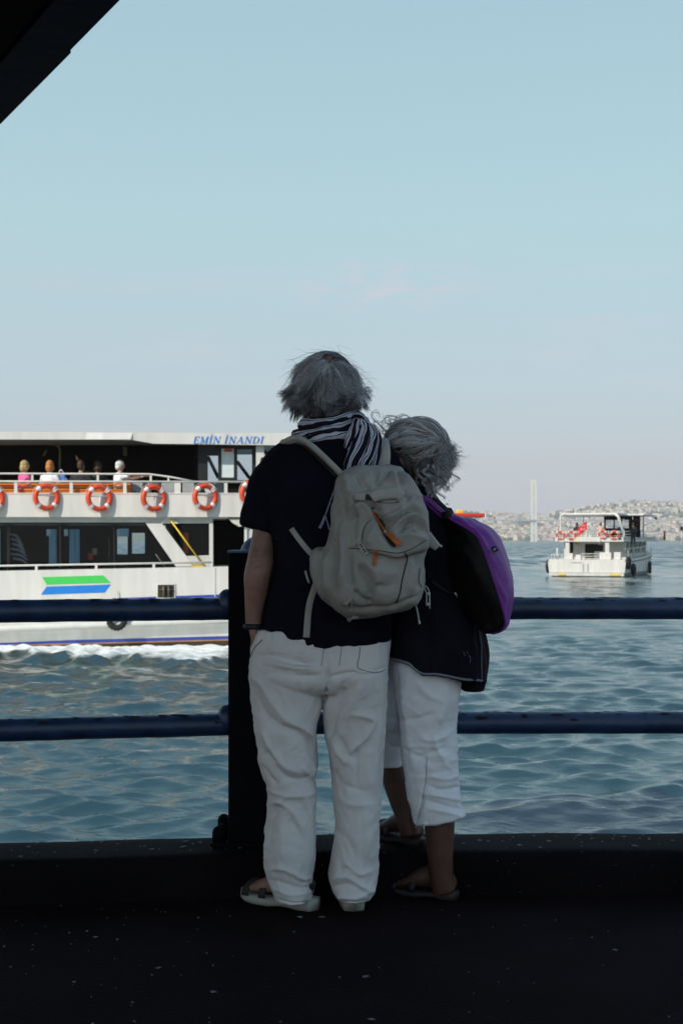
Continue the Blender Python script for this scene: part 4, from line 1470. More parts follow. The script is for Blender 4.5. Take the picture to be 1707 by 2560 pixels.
mesh('bow_rail', *cat([tube([(x, y, 1.9), (x, y, z)], .03, 6) for x, y, z in ((1.9, 13, 2.6), (1.0, 15.8, 2.8), (.3, 17.2, 3.0))]), m_white, bt)
# upper rails
for zy in (385, 405, 440, 458):
    mesh('upper_rail', *tube([(bx(225), .35, bz(zy)), (bx(1060), .35, bz(zy))], .028, 6), m_white, bt)
for a in (225, 340, 470, 600, 735, 870, 1000, 1060):
    mesh('rail_post', *brect(a - 5, a + 5, 378, 460, .33, .37), m_white, bt, smooth=False)
for zy in (385, 420, 450):
    mesh('upper_rail', *tube([(2.65, .4, bz(zy)), (2.65, 13, bz(zy))], .025, 6), m_white, bt)
mesh('rail_cloth', *brect(545, 720, 388, 404, .36, .38), m_tarn, bt, smooth=False)
# canopy roof on the upper deck
mesh('canopy_roof', *cat([brect(300, 970, 160, 186, .5, 9.5, .05), brect(975, 1185, 165, 184, 4.0, 9.5, .05)]), m_white, bt, smooth=False)
mesh('roof_frame', *tube([(bx(275), .5, bz(460)), (bx(272), .5, bz(230)), (bx(285), .5, bz(182)), (bx(330), .5, bz(172))], .07, 8, sub=5), m_white, bt)
mesh('roof_frame', *tube([(bx(950), .5, bz(175)), (bx(985), .5, bz(205)), (bx(1068), .5, bz(462))], .11, 8), m_white, bt)
mesh('roof_post', *tube([(bx(382), 5, bz(460)), (bx(382), 5, bz(180))], .04, 6), m_white, bt)
mesh('roof_post', *tube([(bx(1115), 6, bz(460)), (bx(1115), 6, bz(180))], .05, 6), m_white, bt)
mesh('wheelhouse', *cat([brect(640, 1000, 187, 235, 5.2, 5.3), brect(640, 660, 235, 372, 5.2, 5.3), brect(760, 775, 235, 372, 5.2, 5.3), brect(850, 870, 235, 372, 5.2, 5.3),
                         brect(955, 1100, 235, 372, 5.2, 5.3), brect(660, 955, 340, 400, 5.2, 5.3), brect(640, 1100, 372, 458, 5.31, 5.4), brect(1010, 1100, 187, 234, 5.2, 5.3)]), m_dkint, bt, smooth=False)
for a, b in ((661, 759), (776, 849), (871, 954)):
    mesh('wheelhouse_window', *brect(a, b, 236, 339, 5.24, 5.26), m_glass, bt, smooth=False)
mesh('deck_lamp', *ball((bx(945), 3.5, bz(238)), .09, 10, 8), m_frost, bt)
mesh('mast', *cat([tube([(bx(880), 7, bz(168)), (bx(880), 7, bz(100))], .035, 6), ball((bx(865), 7, bz(122)), (.14, .1, .06), 8, 6)]), m_tarn, bt)
mesh('mast', *tube([(bx(612), 1, bz(160)), (bx(612), 1, bz(135))], .04, 6), m_tarn, bt)
mesh('roof_horn', *tube([(bx(1190), 8, bz(200)), (bx(1225), 8, bz(215))], [.06, .13], 8), m_black, bt)
mesh('bow_light', *ball((bx(1335), 15.5, bz(330)), (.14, .14, .2), 8, 6), m_black, bt)
mesh('light_post', *tube([(bx(1335), 15.5, 2.0), (bx(1335), 15.5, bz(345))], .03, 6), m_white, bt)
mesh('fire_bucket', *tube([(bx(1235), 11, 2.75), (bx(1235), 11, 3.5)], .08, 8), m_redp, bt)
bt.location = (BX, BY, WZ + .02)
bt.rotation_euler = (0, 0, BYAW)
BMX = Matrix.Translation((BX, BY, WZ + .02)) @ Matrix.Rotation(BYAW, 4, 'Z')
def onboat(x, y, z): return BMX @ Vector((x, y, z))
TG = 'lifebuoys on the tour boat stern rail'
for zx, zy, l in ((278, 432, 'red lifebuoy on the tour boat stern rail, the one at the port corner'), (418, 432, 'faded pale red lifebuoy second from the port corner of the tour boat'),
                  (806, 424, 'red lifebuoy on the tour boat rail below the pink-shirted passenger'), (950, 432, 'red lifebuoy on the tour boat rail under the slanting roof frame')):
    dup(B0, onboat(bx(zx), .16, bz(zy)), BYAW, l, TG)
def tyre(loc, rz, R, label, rx=0.0):
    t = thing('tyre', label, 'tyre', (0, 0, 0), 'tyre fenders on the tour boat')
    mesh('tread', *torus((0, 0, 0), R, R * .36, 22, 8, 'y'), m_rubber, t)
    mesh('rope', *tube([(0, 0, R), (0, .05, R + .6)], .02, 5), m_rope, t)
    t.location = loc
    t.rotation_euler = (rx, 0, rz)
qa = BYAW + PI / 2
tyre(onboat(3.06, .5, 1.05), qa, .36, 'black tyre high on the starboard stern corner of the tour boat')
tyre(onboat(3.06, 2.4, .50), qa, .36, 'black tyre low on the tour boat side nearest its stern')
tyre(onboat(2.98, 9.2, .55), qa + .2, .38, 'black tyre low on the tour boat side amidships')
tyre(onboat(2.0, 13.6, .95), qa + .5, .42, 'black tyre hanging near the bow of the tour boat')
tyre(onboat(-3.08, .7, .75), qa, .40, 'black tyre on the port stern corner of the tour boat')
# passengers on the tour boat
PG = 'passengers on the tour boat'
m_yell = M('yellow_cotton', (0.70, 0.42, 0.04), 0.8)
m_pale = M('pale_pink_cotton', (0.66, 0.45, 0.42), 0.8)
m_navyc = M('navy_cotton', (0.02, 0.03, 0.10), 0.8)
for zx, y, sh_, hm, pn, l in ((432, 1.6, m_blkj, m_hair_dk, m_yell, 'person in a black top standing at the left of the tour boat upper deck'),
                              (735, 1.5, m_pale, m_hair_gi, m_whcot, 'person in a pale pink top standing beside the flag on the tour boat'),
                              (960, 2.2, m_navyc, m_hair_dk, m_dkpant, 'person in navy leaning by the slanting roof frame of the tour boat'),
                              (655, 3.6, m_whcot, m_hair_dk, m_dkpant, 'person in white half hidden behind the red flag on the tour boat'),
                              (1085, 3.0, m_blkj, m_hair_dk, m_dkpant, 'person in black standing right of the slanting roof frame on the tour boat')):
    q = onboat(bx(zx), y, 2.75 - .42)
    figure(l, tuple(q), BYAW + random.uniform(-.6, .6), sh_, hm, pn, sit=False, group=PG)
# red flag with white crescent and star
fl_ = thing('flag', 'red flag with white crescent and star on the tour boat stern', 'flag', tuple(onboat(bx(612), .3, bz(458))), org=(0, 0, 0))
fl_.rotation_euler = (0, 0, BYAW)
m_flag = M('red_flag_cloth', (0.62, 0.015, 0.02), 0.8, var=0.1)
nu, nv = 22, 14
def flagpt(u, v, off=0):
    x = -.03 - u * .72 + .10 * v * 0
    z = .62 + v * .62 - u * .50 - .08 * u * u
    return (x, .06 * math.sin(u * 7 + v * 2) * u + off, z)
V = [flagpt(i / nu, j / nv) for i in range(nu + 1) for j in range(nv + 1)]
Vb = [(a, b + .006, c) for a, b, c in V]
Fq = [(i * (nv + 1) + j, (i + 1) * (nv + 1) + j, (i + 1) * (nv + 1) + j + 1, i * (nv + 1) + j + 1) for i in range(nu) for j in range(nv)]
Fb = [tuple(a + len(V) for a in f[::-1]) for f in Fq]
mesh('cloth', V + Vb, Fq + Fb, m_flag, fl_)
mesh('flag_pole', *tube([(0, 0, 0), (0, 0, 1.35)], .022, 6), m_white, fl_)
def fpolyflag(pts, nm):
    mesh(nm, [flagpt(u, v, -.012) for u, v in pts], [tuple(range(len(pts)))], m_whcot, fl_, smooth=False)
cres = []
for i in range(17):
    a = math.radians(40 + 280 * i / 16)
    cres.append((.36 - .20 * math.cos(a) * -1 * -1, .5 + .27 * math.sin(a)))
for i in range(17):
    a = math.radians(320 - 280 * i / 16)
    cres.append((.40 - .155 * math.cos(a) * 1, .5 + .21 * math.sin(a)))
V = [flagpt(u, v, -.012) for u, v in cres]
Fq = [(i, i + 1, 32 - i, 33 - i) for i in range(16)]
mesh('crescent', V, Fq, m_whcot, fl_, smooth=False)
st = []
for i in range(10):
    a = 2 * PI * i / 10
    r_ = .10 if i % 2 == 0 else .042
    st.append((.60 + r_ * math.cos(a), .5 + r_ * 1.25 * math.sin(a)))
V = [flagpt(.60, .5, -.013)] + [flagpt(u, v, -.013) for u, v in st]
mesh('star', V, [(0, 1 + i, 1 + (i + 1) % 10) for i in range(10)], m_whcot, fl_, smooth=False)

# ---- another boat, almost wholly behind the couple: only its red roof end shows
rb = thing('boat', "distant boat whose red roof end shows just above the woman's purple backpack", 'boat', (9, 160, WZ))
V = []
xs = np.linspace(1.5, 16.6, 16)
for x in xs:
    b = 2.2 * max(.04, 1 - max(0, (x - 10) / 6.6) ** 2.2)
    V += [(x, 160 - b, .5), (x, 160 - b * .9, WZ - .1), (x, 160, WZ - .9), (x, 160 + b * .9, WZ - .1), (x, 160 + b, .5)]
Fc = [(i * 5 + j, i * 5 + (j + 1) % 5, (i + 1) * 5 + (j + 1) % 5, (i + 1) * 5 + j) for i in range(15) for j in range(5)] + [tuple(range(5)), tuple(range(79, 74, -1))]
mesh('hull', V, Fc, m_white, rb, smooth=False)
mesh('cabin', *box(3, 12.5, 158.4, 161.6, .5, 3.1), m_white2, rb, smooth=False)
for x in (3.8, 5.8, 7.8, 9.8):
    mesh('window', *box(x, x + 1.5, 158.36, 158.39, 1.4, 2.5), m_glass, rb, smooth=False)
mesh('roof', *box(2.4, 15.9, 158, 162, 3.78, 4.22, .08), m_redp, rb, smooth=False)
for x in (3.2, 8, 12.3, 14.2):
    mesh('roof_post', *tube([(x, 158.3, .5), (x, 158.3, 3.79)], .06, 6), m_white, rb)
mesh('roof_locker', *box(12.9, 13.7, 159.5, 160.5, 4.225, 4.62, .05), m_yel, rb)

# ---- gulls
m_gull = M('gull_feathers', (0.30, 0.31, 0.33), 0.8, var=0.3)
def gull(p, s, yaw, label):
    g = thing('gull', label, 'gull', tuple(p), org=(0, 0, 0))
    parts = [tube([(0, -.20, 0), (0, -.05, .0), (0, .12, .01), (0, .22, .02)], [.015, .055, .05, .02], 8, sub=3), ball((0, .2, .02), (.032, .05, .03), 8, 6)]
    V, Fo, N = fuse(parts, .01, 1)
    mesh('body', V, Fo, m_gull, g)
    for k in (-1, 1):
        mesh('wing', *tube([(k * .02, 0, .02), (k * .25, .06, .12), (k * .55, -.06, .05)], [(.085, .012), (.07, .01), (.01, .004)], 8, sub=5, up=(0, 0, 1)), m_gull, g)
    g.scale = (s, s, s)
    g.rotation_euler = (.1, 0, yaw)
gull(P(1117, 1261, 140), 1.0, 1.2, "small gull gliding low over the water just above the woman's shoulder")
# ================================================================== THE COUPLE
from mathutils.bvhtree import BVHTree
CAMP = Vector((0, 0, H))
def bvh_of(*objs):
    V, Fc, n = [], [], 0
    for o in objs:
        mw = o.matrix_basis.copy()
        off = ORG[o.name]
        vs = [v.co + off for v in o.data.vertices]
        V += vs
        Fc += [tuple(i + n for i in p.vertices) for p in o.data.polygons]
        n += len(vs)
    return BVHTree.FromPolygons(V, Fc)
def surf(bvh, sx, sy, off=0.0, fallback=4.4):
    d = (P(sx, sy, 10) - CAMP).normalized()
    h, nn, i, t = bvh.ray_cast(CAMP, d)
    if h is None:
        return P(sx, sy, fallback)
    return h - d * off
def ribbon(bvh, pts, hw, th=.004, off=.006, sub=5, fallback=4.4, lo=None):
    q = resample(pts, (len(pts) - 1) * sub + 1)
    W3 = [surf(bvh, a, b, off, fallback) for a, b in q]
    ys = np.array([w.y for w in W3])
    ys = np.convolve(np.pad(ys, 2, mode='edge'), np.ones(5) / 5, 'valid')
    W3 = [Vector((w.x, y - .001, w.z)) for w, y in zip(W3, ys)]
    return tube([tuple(w) for w in W3], [(hw, th)] * len(W3), 10, up=(0, -1, 0), sq=3.0)

m_mskin = M('tanned_skin', (0.27, 0.145, 0.115), 0.5, var=0.32, vscale=14, bump=0.15, bscale=120)
m_wskin = M('deep_tanned_skin', (0.085, 0.036, 0.024), 0.5, var=0.35, vscale=14, bump=0.15, bscale=120)
m_tee = M('navy_black_jersey', (0.0060, 0.0055, 0.0115), 0.9, var=0.25, vscale=5, bump=0.12, bscale=200, spec=.10, crease=.35, cscale=7)
m_chino = M('pale_cotton_trousers', (0.68, 0.65, 0.65), 0.85, var=0.06, vscale=7, bump=0.15, bscale=260, spec=.2, crease=.45, cscale=8)
m_linen = M('white_linen', (0.80, 0.79, 0.83), 0.85, var=0.05, vscale=7, bump=0.18, bscale=220, spec=.2, crease=.45, cscale=9)
m_jack = M('black_jacket', (0.0075, 0.0062, 0.0115), 0.85, var=0.3, vscale=8, bump=0.2, bscale=90, spec=.12, crease=.4, cscale=7)
m_hem = M('grey_hem_piping', (0.16, 0.17, 0.22), 0.8, var=0.15)
m_pack = M('grey_canvas', (0.325, 0.308, 0.285), 0.85, var=0.14, vscale=9, bump=0.25, bscale=240, spec=.2, crease=.4, cscale=10)
m_strap = M('grey_webbing', (0.38, 0.36, 0.335), 0.85, var=0.08, vscale=20, bump=0.3, bscale=300, spec=.2)
m_stitch_shade = M('dark_stitching_and_gap_shade', (0.03, 0.028, 0.025), 0.9)  # stitching, also laid on as shade in the zip mouth and handle gap
m_buckle = M('pale_plastic_buckle', (0.42, 0.42, 0.40), 0.4, var=0.05)
m_tape = M('orange_zip_tape', (0.50, 0.11, 0.03), 0.7, var=0.15, vscale=30)
m_purp = M('purple_nylon', (0.16, 0.016, 0.24), 0.5, var=0.18, vscale=7, bump=0.15, bscale=60, crease=.6, cscale=8, cstretch=(1, 1, .4))
m_blkny = M('black_nylon', (0.006, 0.005, 0.006), 0.55, var=0.3, vscale=6, bump=0.2, bscale=60, spec=.2, crease=.5, cscale=8)
m_sole = M('pale_rubber_sole', (0.38, 0.37, 0.33), 0.7, var=0.08)
m_sstrap = M('dark_sandal_strap', (0.030, 0.022, 0.024), 0.7, var=0.2)
m_pstrap = M('violet_sandal_strap', (0.014, 0.009, 0.022), 0.6, var=0.2)
m_watch = M('black_watch_strap', (0.012, 0.012, 0.014), 0.5)
m_hcap = M('grey_hair_base', (0.085, 0.085, 0.092), 0.75, var=0.5, vscale=60, stretch=(1, 1, .25), bump=.6, bscale=110)
def hair_mat(name, c0, c1):
    m = bpy.data.materials.new(name)
    m.use_nodes = True
    nt = m.node_tree
    b = nt.nodes['Principled BSDF']
    b.inputs['Roughness'].default_value = 0.45
    b.inputs['Specular IOR Level'].default_value = 0.4
    hi = nt.nodes.new('ShaderNodeHairInfo')
    r = nt.nodes.new('ShaderNodeValToRGB')
    r.color_ramp.elements[0].color = (*c0, 1)
    r.color_ramp.elements[1].color = (*c1, 1)
    nt.links.new(hi.outputs['Random'], r.inputs[0])
    nt.links.new(r.outputs[0], b.inputs['Base Color'])
    return m
m_haird = hair_mat('dark_grey_hair', (0.045, 0.045, 0.052), (0.16, 0.16, 0.175))
m_hairm = hair_mat('silver_grey_hair', (0.18, 0.185, 0.205), (0.48, 0.49, 0.53))
m_hairl = hair_mat('white_hair_lock', (0.46, 0.465, 0.50), (0.80, 0.81, 0.84))
m_hairw = hair_mat('ash_grey_hair', (0.16, 0.16, 0.165), (0.56, 0.56, 0.565))

def strands_obj(name, pos, r0, r1, mat, parent):
    """pos: list of (k, 3) arrays"""
    hc = bpy.data.hair_curves.new(name)
    hc.add_curves([len(p) for p in pos])
    off = np.array(ORG[parent.name])
    A = (np.concatenate(pos) - off).astype(np.float32)
    hc.attributes['position'].data.foreach_set('vector', A.ravel())
    rad = hc.attributes.get('radius') or hc.attributes.new('radius', 'FLOAT', 'POINT')
    rad.data.foreach_set('value', np.concatenate([np.linspace(r0, r1, len(p)) for p in pos]).astype(np.float32))
    hc.materials.append(mat)
    o = bpy.data.objects.new(name, hc)
    C.objects.link(o)
    o.parent = parent
    ORG[o.name] = ORG[parent.name]
    return o

def hand(w, d, side, s=1.0, curl=.5):
    """palm, four unequal bent fingers and a thumb from wrist w along d; side: direction of the thumb"""
    w, d = Vector(w), Vector(d).normalized()
    sd_ = Vector(side)
    sd_ = (sd_ - d * sd_.dot(d)).normalized()
    n = d.cross(sd_)
    out = [tube([tuple(w - d * .02), tuple(w + d * .04), tuple(w + d * .088)], [(.026 * s, .017 * s), (.040 * s, .016 * s), (.042 * s, .012 * s)], 10, up=tuple(n))]
    for i, L in enumerate((.072, .082, .076, .060)):
        b = w + d * .085 + sd_ * (.033 - .022 * i) * s
        sp = sd_ * (.006 - .004 * i)
        p1 = b + (d * L * .45 + n * -.012 * curl * 2 + sp) * s
        p2 = p1 + (d * L * .30 - n * L * .35 * curl + sp * .5) * s
        p3 = p2 + (d * L * .16 - n * L * .40 * curl) * s
        out.append(tube([tuple(b - d * .02), tuple(b), tuple(p1), tuple(p2), tuple(p3)], [.0085 * s, .0088 * s, .0080 * s, .0074 * s, .006 * s], 8, sub=2))
    t0 = w + d * .022 + sd_ * .026 * s
    out.append(tube([tuple(w + d * .01 + sd_ * .01), tuple(t0), tuple(t0 + (d * .035 + sd_ * .026 - n * .012) * s), tuple(t0 + (d * .066 + sd_ * .030 - n * .026) * s)], [.013 * s, .0125 * s, .010 * s, .0075 * s], 8, sub=2))
    return out

def head_parts(c, f, rx, ry, rz):
    """skull, jaw, nose, brow, lips and ears, facing f"""
    c, f = Vector(c), Vector(f).normalized()
    up = Vector((0, 0, 1))
    s = f.cross(up).normalized()
    R = Matrix((s, f, up)).transposed()
    def T(shape):
        V, Fc = shape
        return np.array([tuple(c + R @ Vector(v)) for v in V]), Fc
    return [T(ball((0, -.008, .012), (rx, ry, rz), 20, 14)),
            T(tube([(0, .025, -.01), (0, .045, -.06), (0, .058, -rz - .005)], [(rx * .82, ry * .62), (rx * .70, ry * .50), (rx * .36, ry * .26)], 16, sub=3, up=(0, 1, 0))),
            T(tube([(0, ry - .012, .028), (0, ry + .012, -.018), (0, ry - .002, -.026)], [.008, .014, .010], 10)),
            T(ball((.024, ry - .018, .030), (.026, .012, .007), 10, 6)), T(ball((-.024, ry - .018, .030), (.026, .012, .007), 10, 6)),
            T(ball((0, ry - .010, -.052), (.024, .010, .007), 10, 6)), T(ball((0, ry - .012, -.062), (.020, .010, .007), 10, 6)),
            T(ball((rx * .98, -.004, -.006), (.010, .020, .032), 10, 8)), T(ball((-rx * .98, -.004, -.006), (.010, .020, .032), 10, 8))], T

# ------------------------------------------------------------------ the man
MO = P(815, 2282, 4.50)
man = thing('person', 'tall grey-haired person in dark t-shirt, striped scarf and pale trousers seen from behind', 'person', (MO.x, 4.52, 0.0))
hc_m = P(818, 976, 4.56)
hp, THm = head_parts(hc_m, (0.10, 1, 0.12), .077, .098, .104)
body = list(hp)
body += [tube([tuple(P(818, 1040, 4.555)), tuple(P(820, 1090, 4.545)), tuple(P(820, 1120, 4.54))], [.056, .060, .08], 14)]
body += [rows_loft([(1105, 760, 890, 4.545, .05), (1140, 690, 960, 4.54, .075), (1200, 668, 985, 4.53, .10), (1400, 700, 962, 4.53, .10), (1560, 690, 945, 4.54, .105), (1640, 668, 935, 4.54, .11), (1700, 700, 920, 4.54, .07)], 24, 3)]
def chain(pts, r, n=14, sub=4):
    return tube([tuple(P(*p)) for p in pts], r, n, sub=sub)
body += [chain([(690, 1150, 4.54), (668, 1270, 4.53), (660, 1340, 4.52), (651, 1400, 4.50), (643, 1440, 4.50), (641, 1472, 4.505), (635, 1530, 4.52), (634, 1565, 4.525)],
               [.050, .043, .0385, .042, .0425, .039, .029, .026])]
body += hand(P(634, 1572, 4.525), P(650, 1650, 4.55) - P(634, 1572, 4.525), (0, 1, 0), .95, .25)
body += [chain([(968, 1150, 4.54), (988, 1270, 4.56), (1000, 1370, 4.60), (1003, 1420, 4.62), (994, 1500, 4.635), (981, 1560, 4.64), (968, 1600, 4.645)],
               [.050, .043, .040, .042, .039, .032, .026])]
body += hand(P(968, 1602, 4.645), P(938, 1670, 4.655) - P(968, 1602, 4.645), (0, 1, 0), .95, .25)
for L in ([(738, 1660, 4.54), (722, 1850, 4.51), (728, 1960, 4.52), (728, 2190, 4.50), (730, 2255, 4.48)], [(880, 1660, 4.54), (886, 1860, 4.53), (892, 1970, 4.54), (884, 2190, 4.50), (886, 2255, 4.49)]):
    body += [chain(L, [.085, .062, .055, .042, .040])]
# feet: left one turned out, right one pointing ahead
FEET = [((-.098, 4.475), (-.318, 4.612)), ((.038, 4.470), (.012, 4.750))]
for (hx, hy), (tx_, ty_) in FEET:
    h, t = Vector((hx, hy, .045)), Vector((tx_, ty_, .045))
    d = (t - h).normalized()
    sd_ = Vector((-d.y, d.x, 0))
    body += [ball(tuple(h + d * .025 + Vector((0, 0, .018))), (.036, .036, .036), 12, 8),
             tube([tuple(h + d * .02 + Vector((0, 0, .03))), tuple(h + d * .10 + Vector((0, 0, .03))), tuple(h + d * .18 + Vector((0, 0, .008))), tuple(h + d * .235)], [(.034, .042), (.040, .036), (.046, .022), (.036, .012)], 12, sub=3, up=(0, 0, 1))]
    for k, (o_, L) in enumerate(((.030, .262), (.012, .258), (-.004, .250), (-.019, .240), (-.032, .226))):
        s_ = -1 if hx < 0 else 1
        q = h + sd_ * o_ * s_
        body.append(tube([tuple(q + d * .21), tuple(q + d * L + Vector((0, 0, -.006)))], [.010, .0075] if k else [.0135, .011], 8))
V, Fo, N = fuse(body, .0052, 2)
V = stroke_disp(V, N, [([(626, 1407), (640, 1399), (668, 1396)], 3.0, -.004), ([(628, 1415), (648, 1407), (672, 1408)], 5, .004), ([(624, 1392), (645, 1386), (672, 1384)], 2.5, -.0022),
                       ([(634, 1425), (660, 1420)], 3, -.002), ([(655, 1345), (650, 1390)], 8, .002)])
mesh('body', V, Fo, m_mskin, man)
m_eye = M('eye_white', (0.7, 0.68, 0.65), 0.2)
for s in (-1, 1):
    V, Fc = THm(ball((s * .030, .078, .014), .0125, 10, 8))
    mesh('eye', V, Fc, m_eye, man)

# t-shirt
tee = [rows_loft([(1070, 772, 884, 4.545, .060), (1088, 735, 930, 4.54, .080), (1108, 703, 962, 4.535, .095), (1130, 676, 986, 4.53, .112), (1165, 652, 1004, 4.53, .125), (1215, 654, 1004, 4.525, .132), (1300, 676, 988, 4.525, .138),
                  (1403, 683, 982, 4.53, .138), (1500, 670, 978, 4.535, .140), (1555, 661, 975, 4.54, .142), (1594, 657, 973, 4.54, .142)], 40, 4, 2.6),
       chain([(722, 1175, 4.53), (676, 1200, 4.53), (655, 1265, 4.525), (648, 1322, 4.52)], [.060, .062, .057, .0600], 18, 4),
       chain([(935, 1175, 4.53), (976, 1200, 4.54), (992, 1265, 4.55), (996, 1322, 4.57)], [.060, .062, .057, .060], 18, 4)]
V, Fo, N = fuse(tee, .0065, 3)
S = proj(V)
low = np.clip((S[:, 1] - 1540) / 60, 0, 1)
V[:, 2] -= low * (.018 * np.clip(1 - ((S[:, 0] - 830) / 170) ** 2, -.3, 1))
slv = (S[:, 0] < 700) & (S[:, 1] > 1260) & (S[:, 1] < 1350)
V[slv, 2] -= ((S[slv, 0] - 640) / 50) * .012 * np.clip((S[slv, 1] - 1260) / 60, 0, 1)
V = stroke_disp(V, N, [([(690, 1200), (700, 1280), (690, 1345)], 9, -.010), ([(720, 1250), (740, 1330), (720, 1400)], 10, -.007), ([(690, 1420), (740, 1470), (800, 1560)], 10, -.008), ([(700, 1500), (745, 1540), (760, 1600)], 9, .008),
                       ([(668, 1540), (720, 1560), (790, 1590)], 7, -.006), ([(640, 1180), (650, 1250)], 9, .005), ([(620, 1290), (660, 1270), (690, 1230)], 7, -.006), ([(850, 1560), (900, 1580), (960, 1570)], 9, -.006), ([(690, 1130), (740, 1150), (780, 1220)], 12, .006),
                       ([(657, 1588), (740, 1603), (816, 1612), (900, 1609), (972, 1592)], 2.2, -.003)])
V = V + N * (.005 * fnoise(V, (9, 9, 5), 2.2, 2) + .006 * ridged(V, (5, 5, 4), 7.3) + .004 * wrinkles(V, .8, 2.4, 16, 4))[:, None]
tee_o = mesh('t_shirt', V, Fo, m_tee, man)

# trousers
tro = [rows_loft([(1575, 645, 972, 4.54, .130), (1600, 637, 972, 4.54, .136), (1640, 627, 970, 4.535, .142), (1676, 625, 968, 4.53, .146), (1705, 627, 967, 4.53, .138), (1728, 632, 964, 4.53, .105)], 44, 4, 2.5),
       rows_loft([(1670, 626, 822, 4.53, .135), (1700, 627, 816, 4.53, .128), (1748, 631, 806, 4.525, .115), (1780, 635, 799, 4.52, .110), (1828, 640, 791, 4.515, .104), (1870, 645, 792, 4.515, .100), (1913, 648, 795, 4.515, .098), (1945, 659, 786, 4.515, .094),
                  (1975, 672, 789, 4.515, .092), (2033, 671, 786, 4.51, .094), (2087, 664, 788, 4.505, .096), (2127, 662, 786, 4.50, .097), (2176, 665, 782, 4.50, .097), (2212, 677, 777, 4.495, .094), (2236, 686, 776, 4.485, .092), (2245, 690, 776, 4.48, .091)], 36, 4, 2.2),
       rows_loft([(1670, 812, 968, 4.53, .135), (1700, 812, 967, 4.53, .128), (1748, 808, 964, 4.53, .115), (1780, 808, 963, 4.53, .110), (1828, 810, 961, 4.53, .104), (1864, 818, 959, 4.53, .10), (1926, 828, 956, 4.53, .097), (1989, 836, 950, 4.525, .092),
                  (2051, 838, 946, 4.52, .092), (2096, 833, 945, 4.51, .094), (2154, 826, 942, 4.505, .096), (2195, 823, 938, 4.50, .096), (2224, 833, 934, 4.49, .093), (2236, 843, 926, 4.485, .091), (2242, 847, 923, 4.48, .09)], 36, 4, 2.2)]
V, Fo, N = fuse(tro, .0046, 3)
Z3 = lambda pts: [(560 + a * .4464, 1560 + b * .4464) for a, b in pts]
FS = [
 # seat and hip
 (Z3([(160, 250), (300, 275), (430, 292), (560, 285)]), 6, -.012), (Z3([(590, 300), (700, 275), (820, 272), (905, 245)]), 5, -.013), (Z3([(560, 120), (575, 220), (582, 300)]), 5, -.010),
 (Z3([(155, 185), (260, 178), (380, 200), (500, 235)]), 5, -.010), (Z3([(170, 150), (280, 150), (420, 175), (520, 190)]), 6, .007), (Z3([(270, 215), (380, 245), (500, 250)]), 5, .009), (Z3([(200, 225), (300, 255), (420, 270)]), 4, -.007),
 (Z3([(280, 190), (380, 222), (480, 222)]), 4, -.008), (Z3([(160, 280), (230, 360), (280, 470)]), 9, .010), (Z3([(585, 270), (575, 360), (560, 440)]), 6, -.014),
 # left leg: the long slack fold and creases behind the knee
 (Z3([(190, 400), (230, 500), (320, 570), (430, 610), (490, 680), (520, 770)]), 8, -.017), (Z3([(260, 400), (330, 520), (440, 590), (510, 650)]), 10, .013), (Z3([(205, 560), (260, 680), (330, 790), (430, 830)]), 9, .013),
 (Z3([(230, 700), (320, 830), (420, 870), (510, 830)]), 8, -.013), (Z3([(200, 780), (250, 860), (300, 900)]), 7, -.012), (Z3([(430, 790), (480, 850), (520, 800)]), 6, .012), (Z3([(260, 930), (340, 960), (460, 960), (505, 930)]), 8, .011),
 (Z3([(260, 1000), (330, 1010), (400, 1080), (440, 1180)]), 7, .010), (Z3([(330, 1010), (290, 1060), (255, 1160), (245, 1260)]), 8, -.011), (Z3([(450, 960), (480, 1080), (490, 1250), (480, 1360)]), 9, .010), (Z3([(360, 1090), (420, 1160), (430, 1230)]), 5, -.006),
 (Z3([(320, 1120), (330, 1250), (300, 1370)]), 10, .007), (Z3([(250, 1380), (330, 1370), (440, 1430), (490, 1410)]), 6, .011), (Z3([(260, 1430), (350, 1460), (440, 1480), (485, 1465)]), 6, -.010), (Z3([(280, 1480), (380, 1520), (480, 1500)]), 5, .009),
 (Z3([(370, 1390), (420, 1440), (480, 1440)]), 4, -.007), (Z3([(300, 1540), (390, 1560), (480, 1550)]), 4, -.008),
 # right leg
 (Z3([(700, 290), (650, 410), (610, 540), (590, 640)]), 10, -.015), (Z3([(760, 330), (720, 450), (690, 560)]), 10, .008), (Z3([(700, 505), (800, 520), (830, 560), (770, 660), (705, 720), (715, 800)]), 8, .011), (Z3([(600, 640), (650, 730), (700, 790)]), 7, .010),
 (Z3([(640, 620), (690, 720), (740, 760)]), 6, -.010), (Z3([(735, 690), (745, 800), (740, 920)]), 6, -.008), (Z3([(820, 690), (800, 800), (820, 930)]), 8, .008), (Z3([(880, 320), (870, 520), (850, 760), (840, 1000)]), 10, .008), (Z3([(600, 800), (680, 900), (800, 940)]), 8, -.008),
 (Z3([(640, 960), (720, 1010), (840, 1010)]), 9, .008), (Z3([(620, 1150), (700, 1220), (740, 1330)]), 8, -.008), (Z3([(790, 1050), (800, 1200), (780, 1330)]), 11, .009), (Z3([(670, 1330), (750, 1400), (820, 1380)]), 6, .010), (Z3([(600, 1430), (690, 1420), (760, 1470), (840, 1500)]), 6, .011),
 (Z3([(610, 1470), (720, 1460), (800, 1520)]), 5, -.010), (Z3([(620, 1520), (730, 1540), (830, 1490)]), 5, .008), (Z3([(640, 1390), (700, 1370), (760, 1440)]), 5, -.007), (Z3([(650, 1545), (740, 1560), (820, 1545)]), 4, -.006),
]
V = stroke_disp(V, N, [(a_, w_, d_ * 1.0) for a_, w_, d_ in FS])
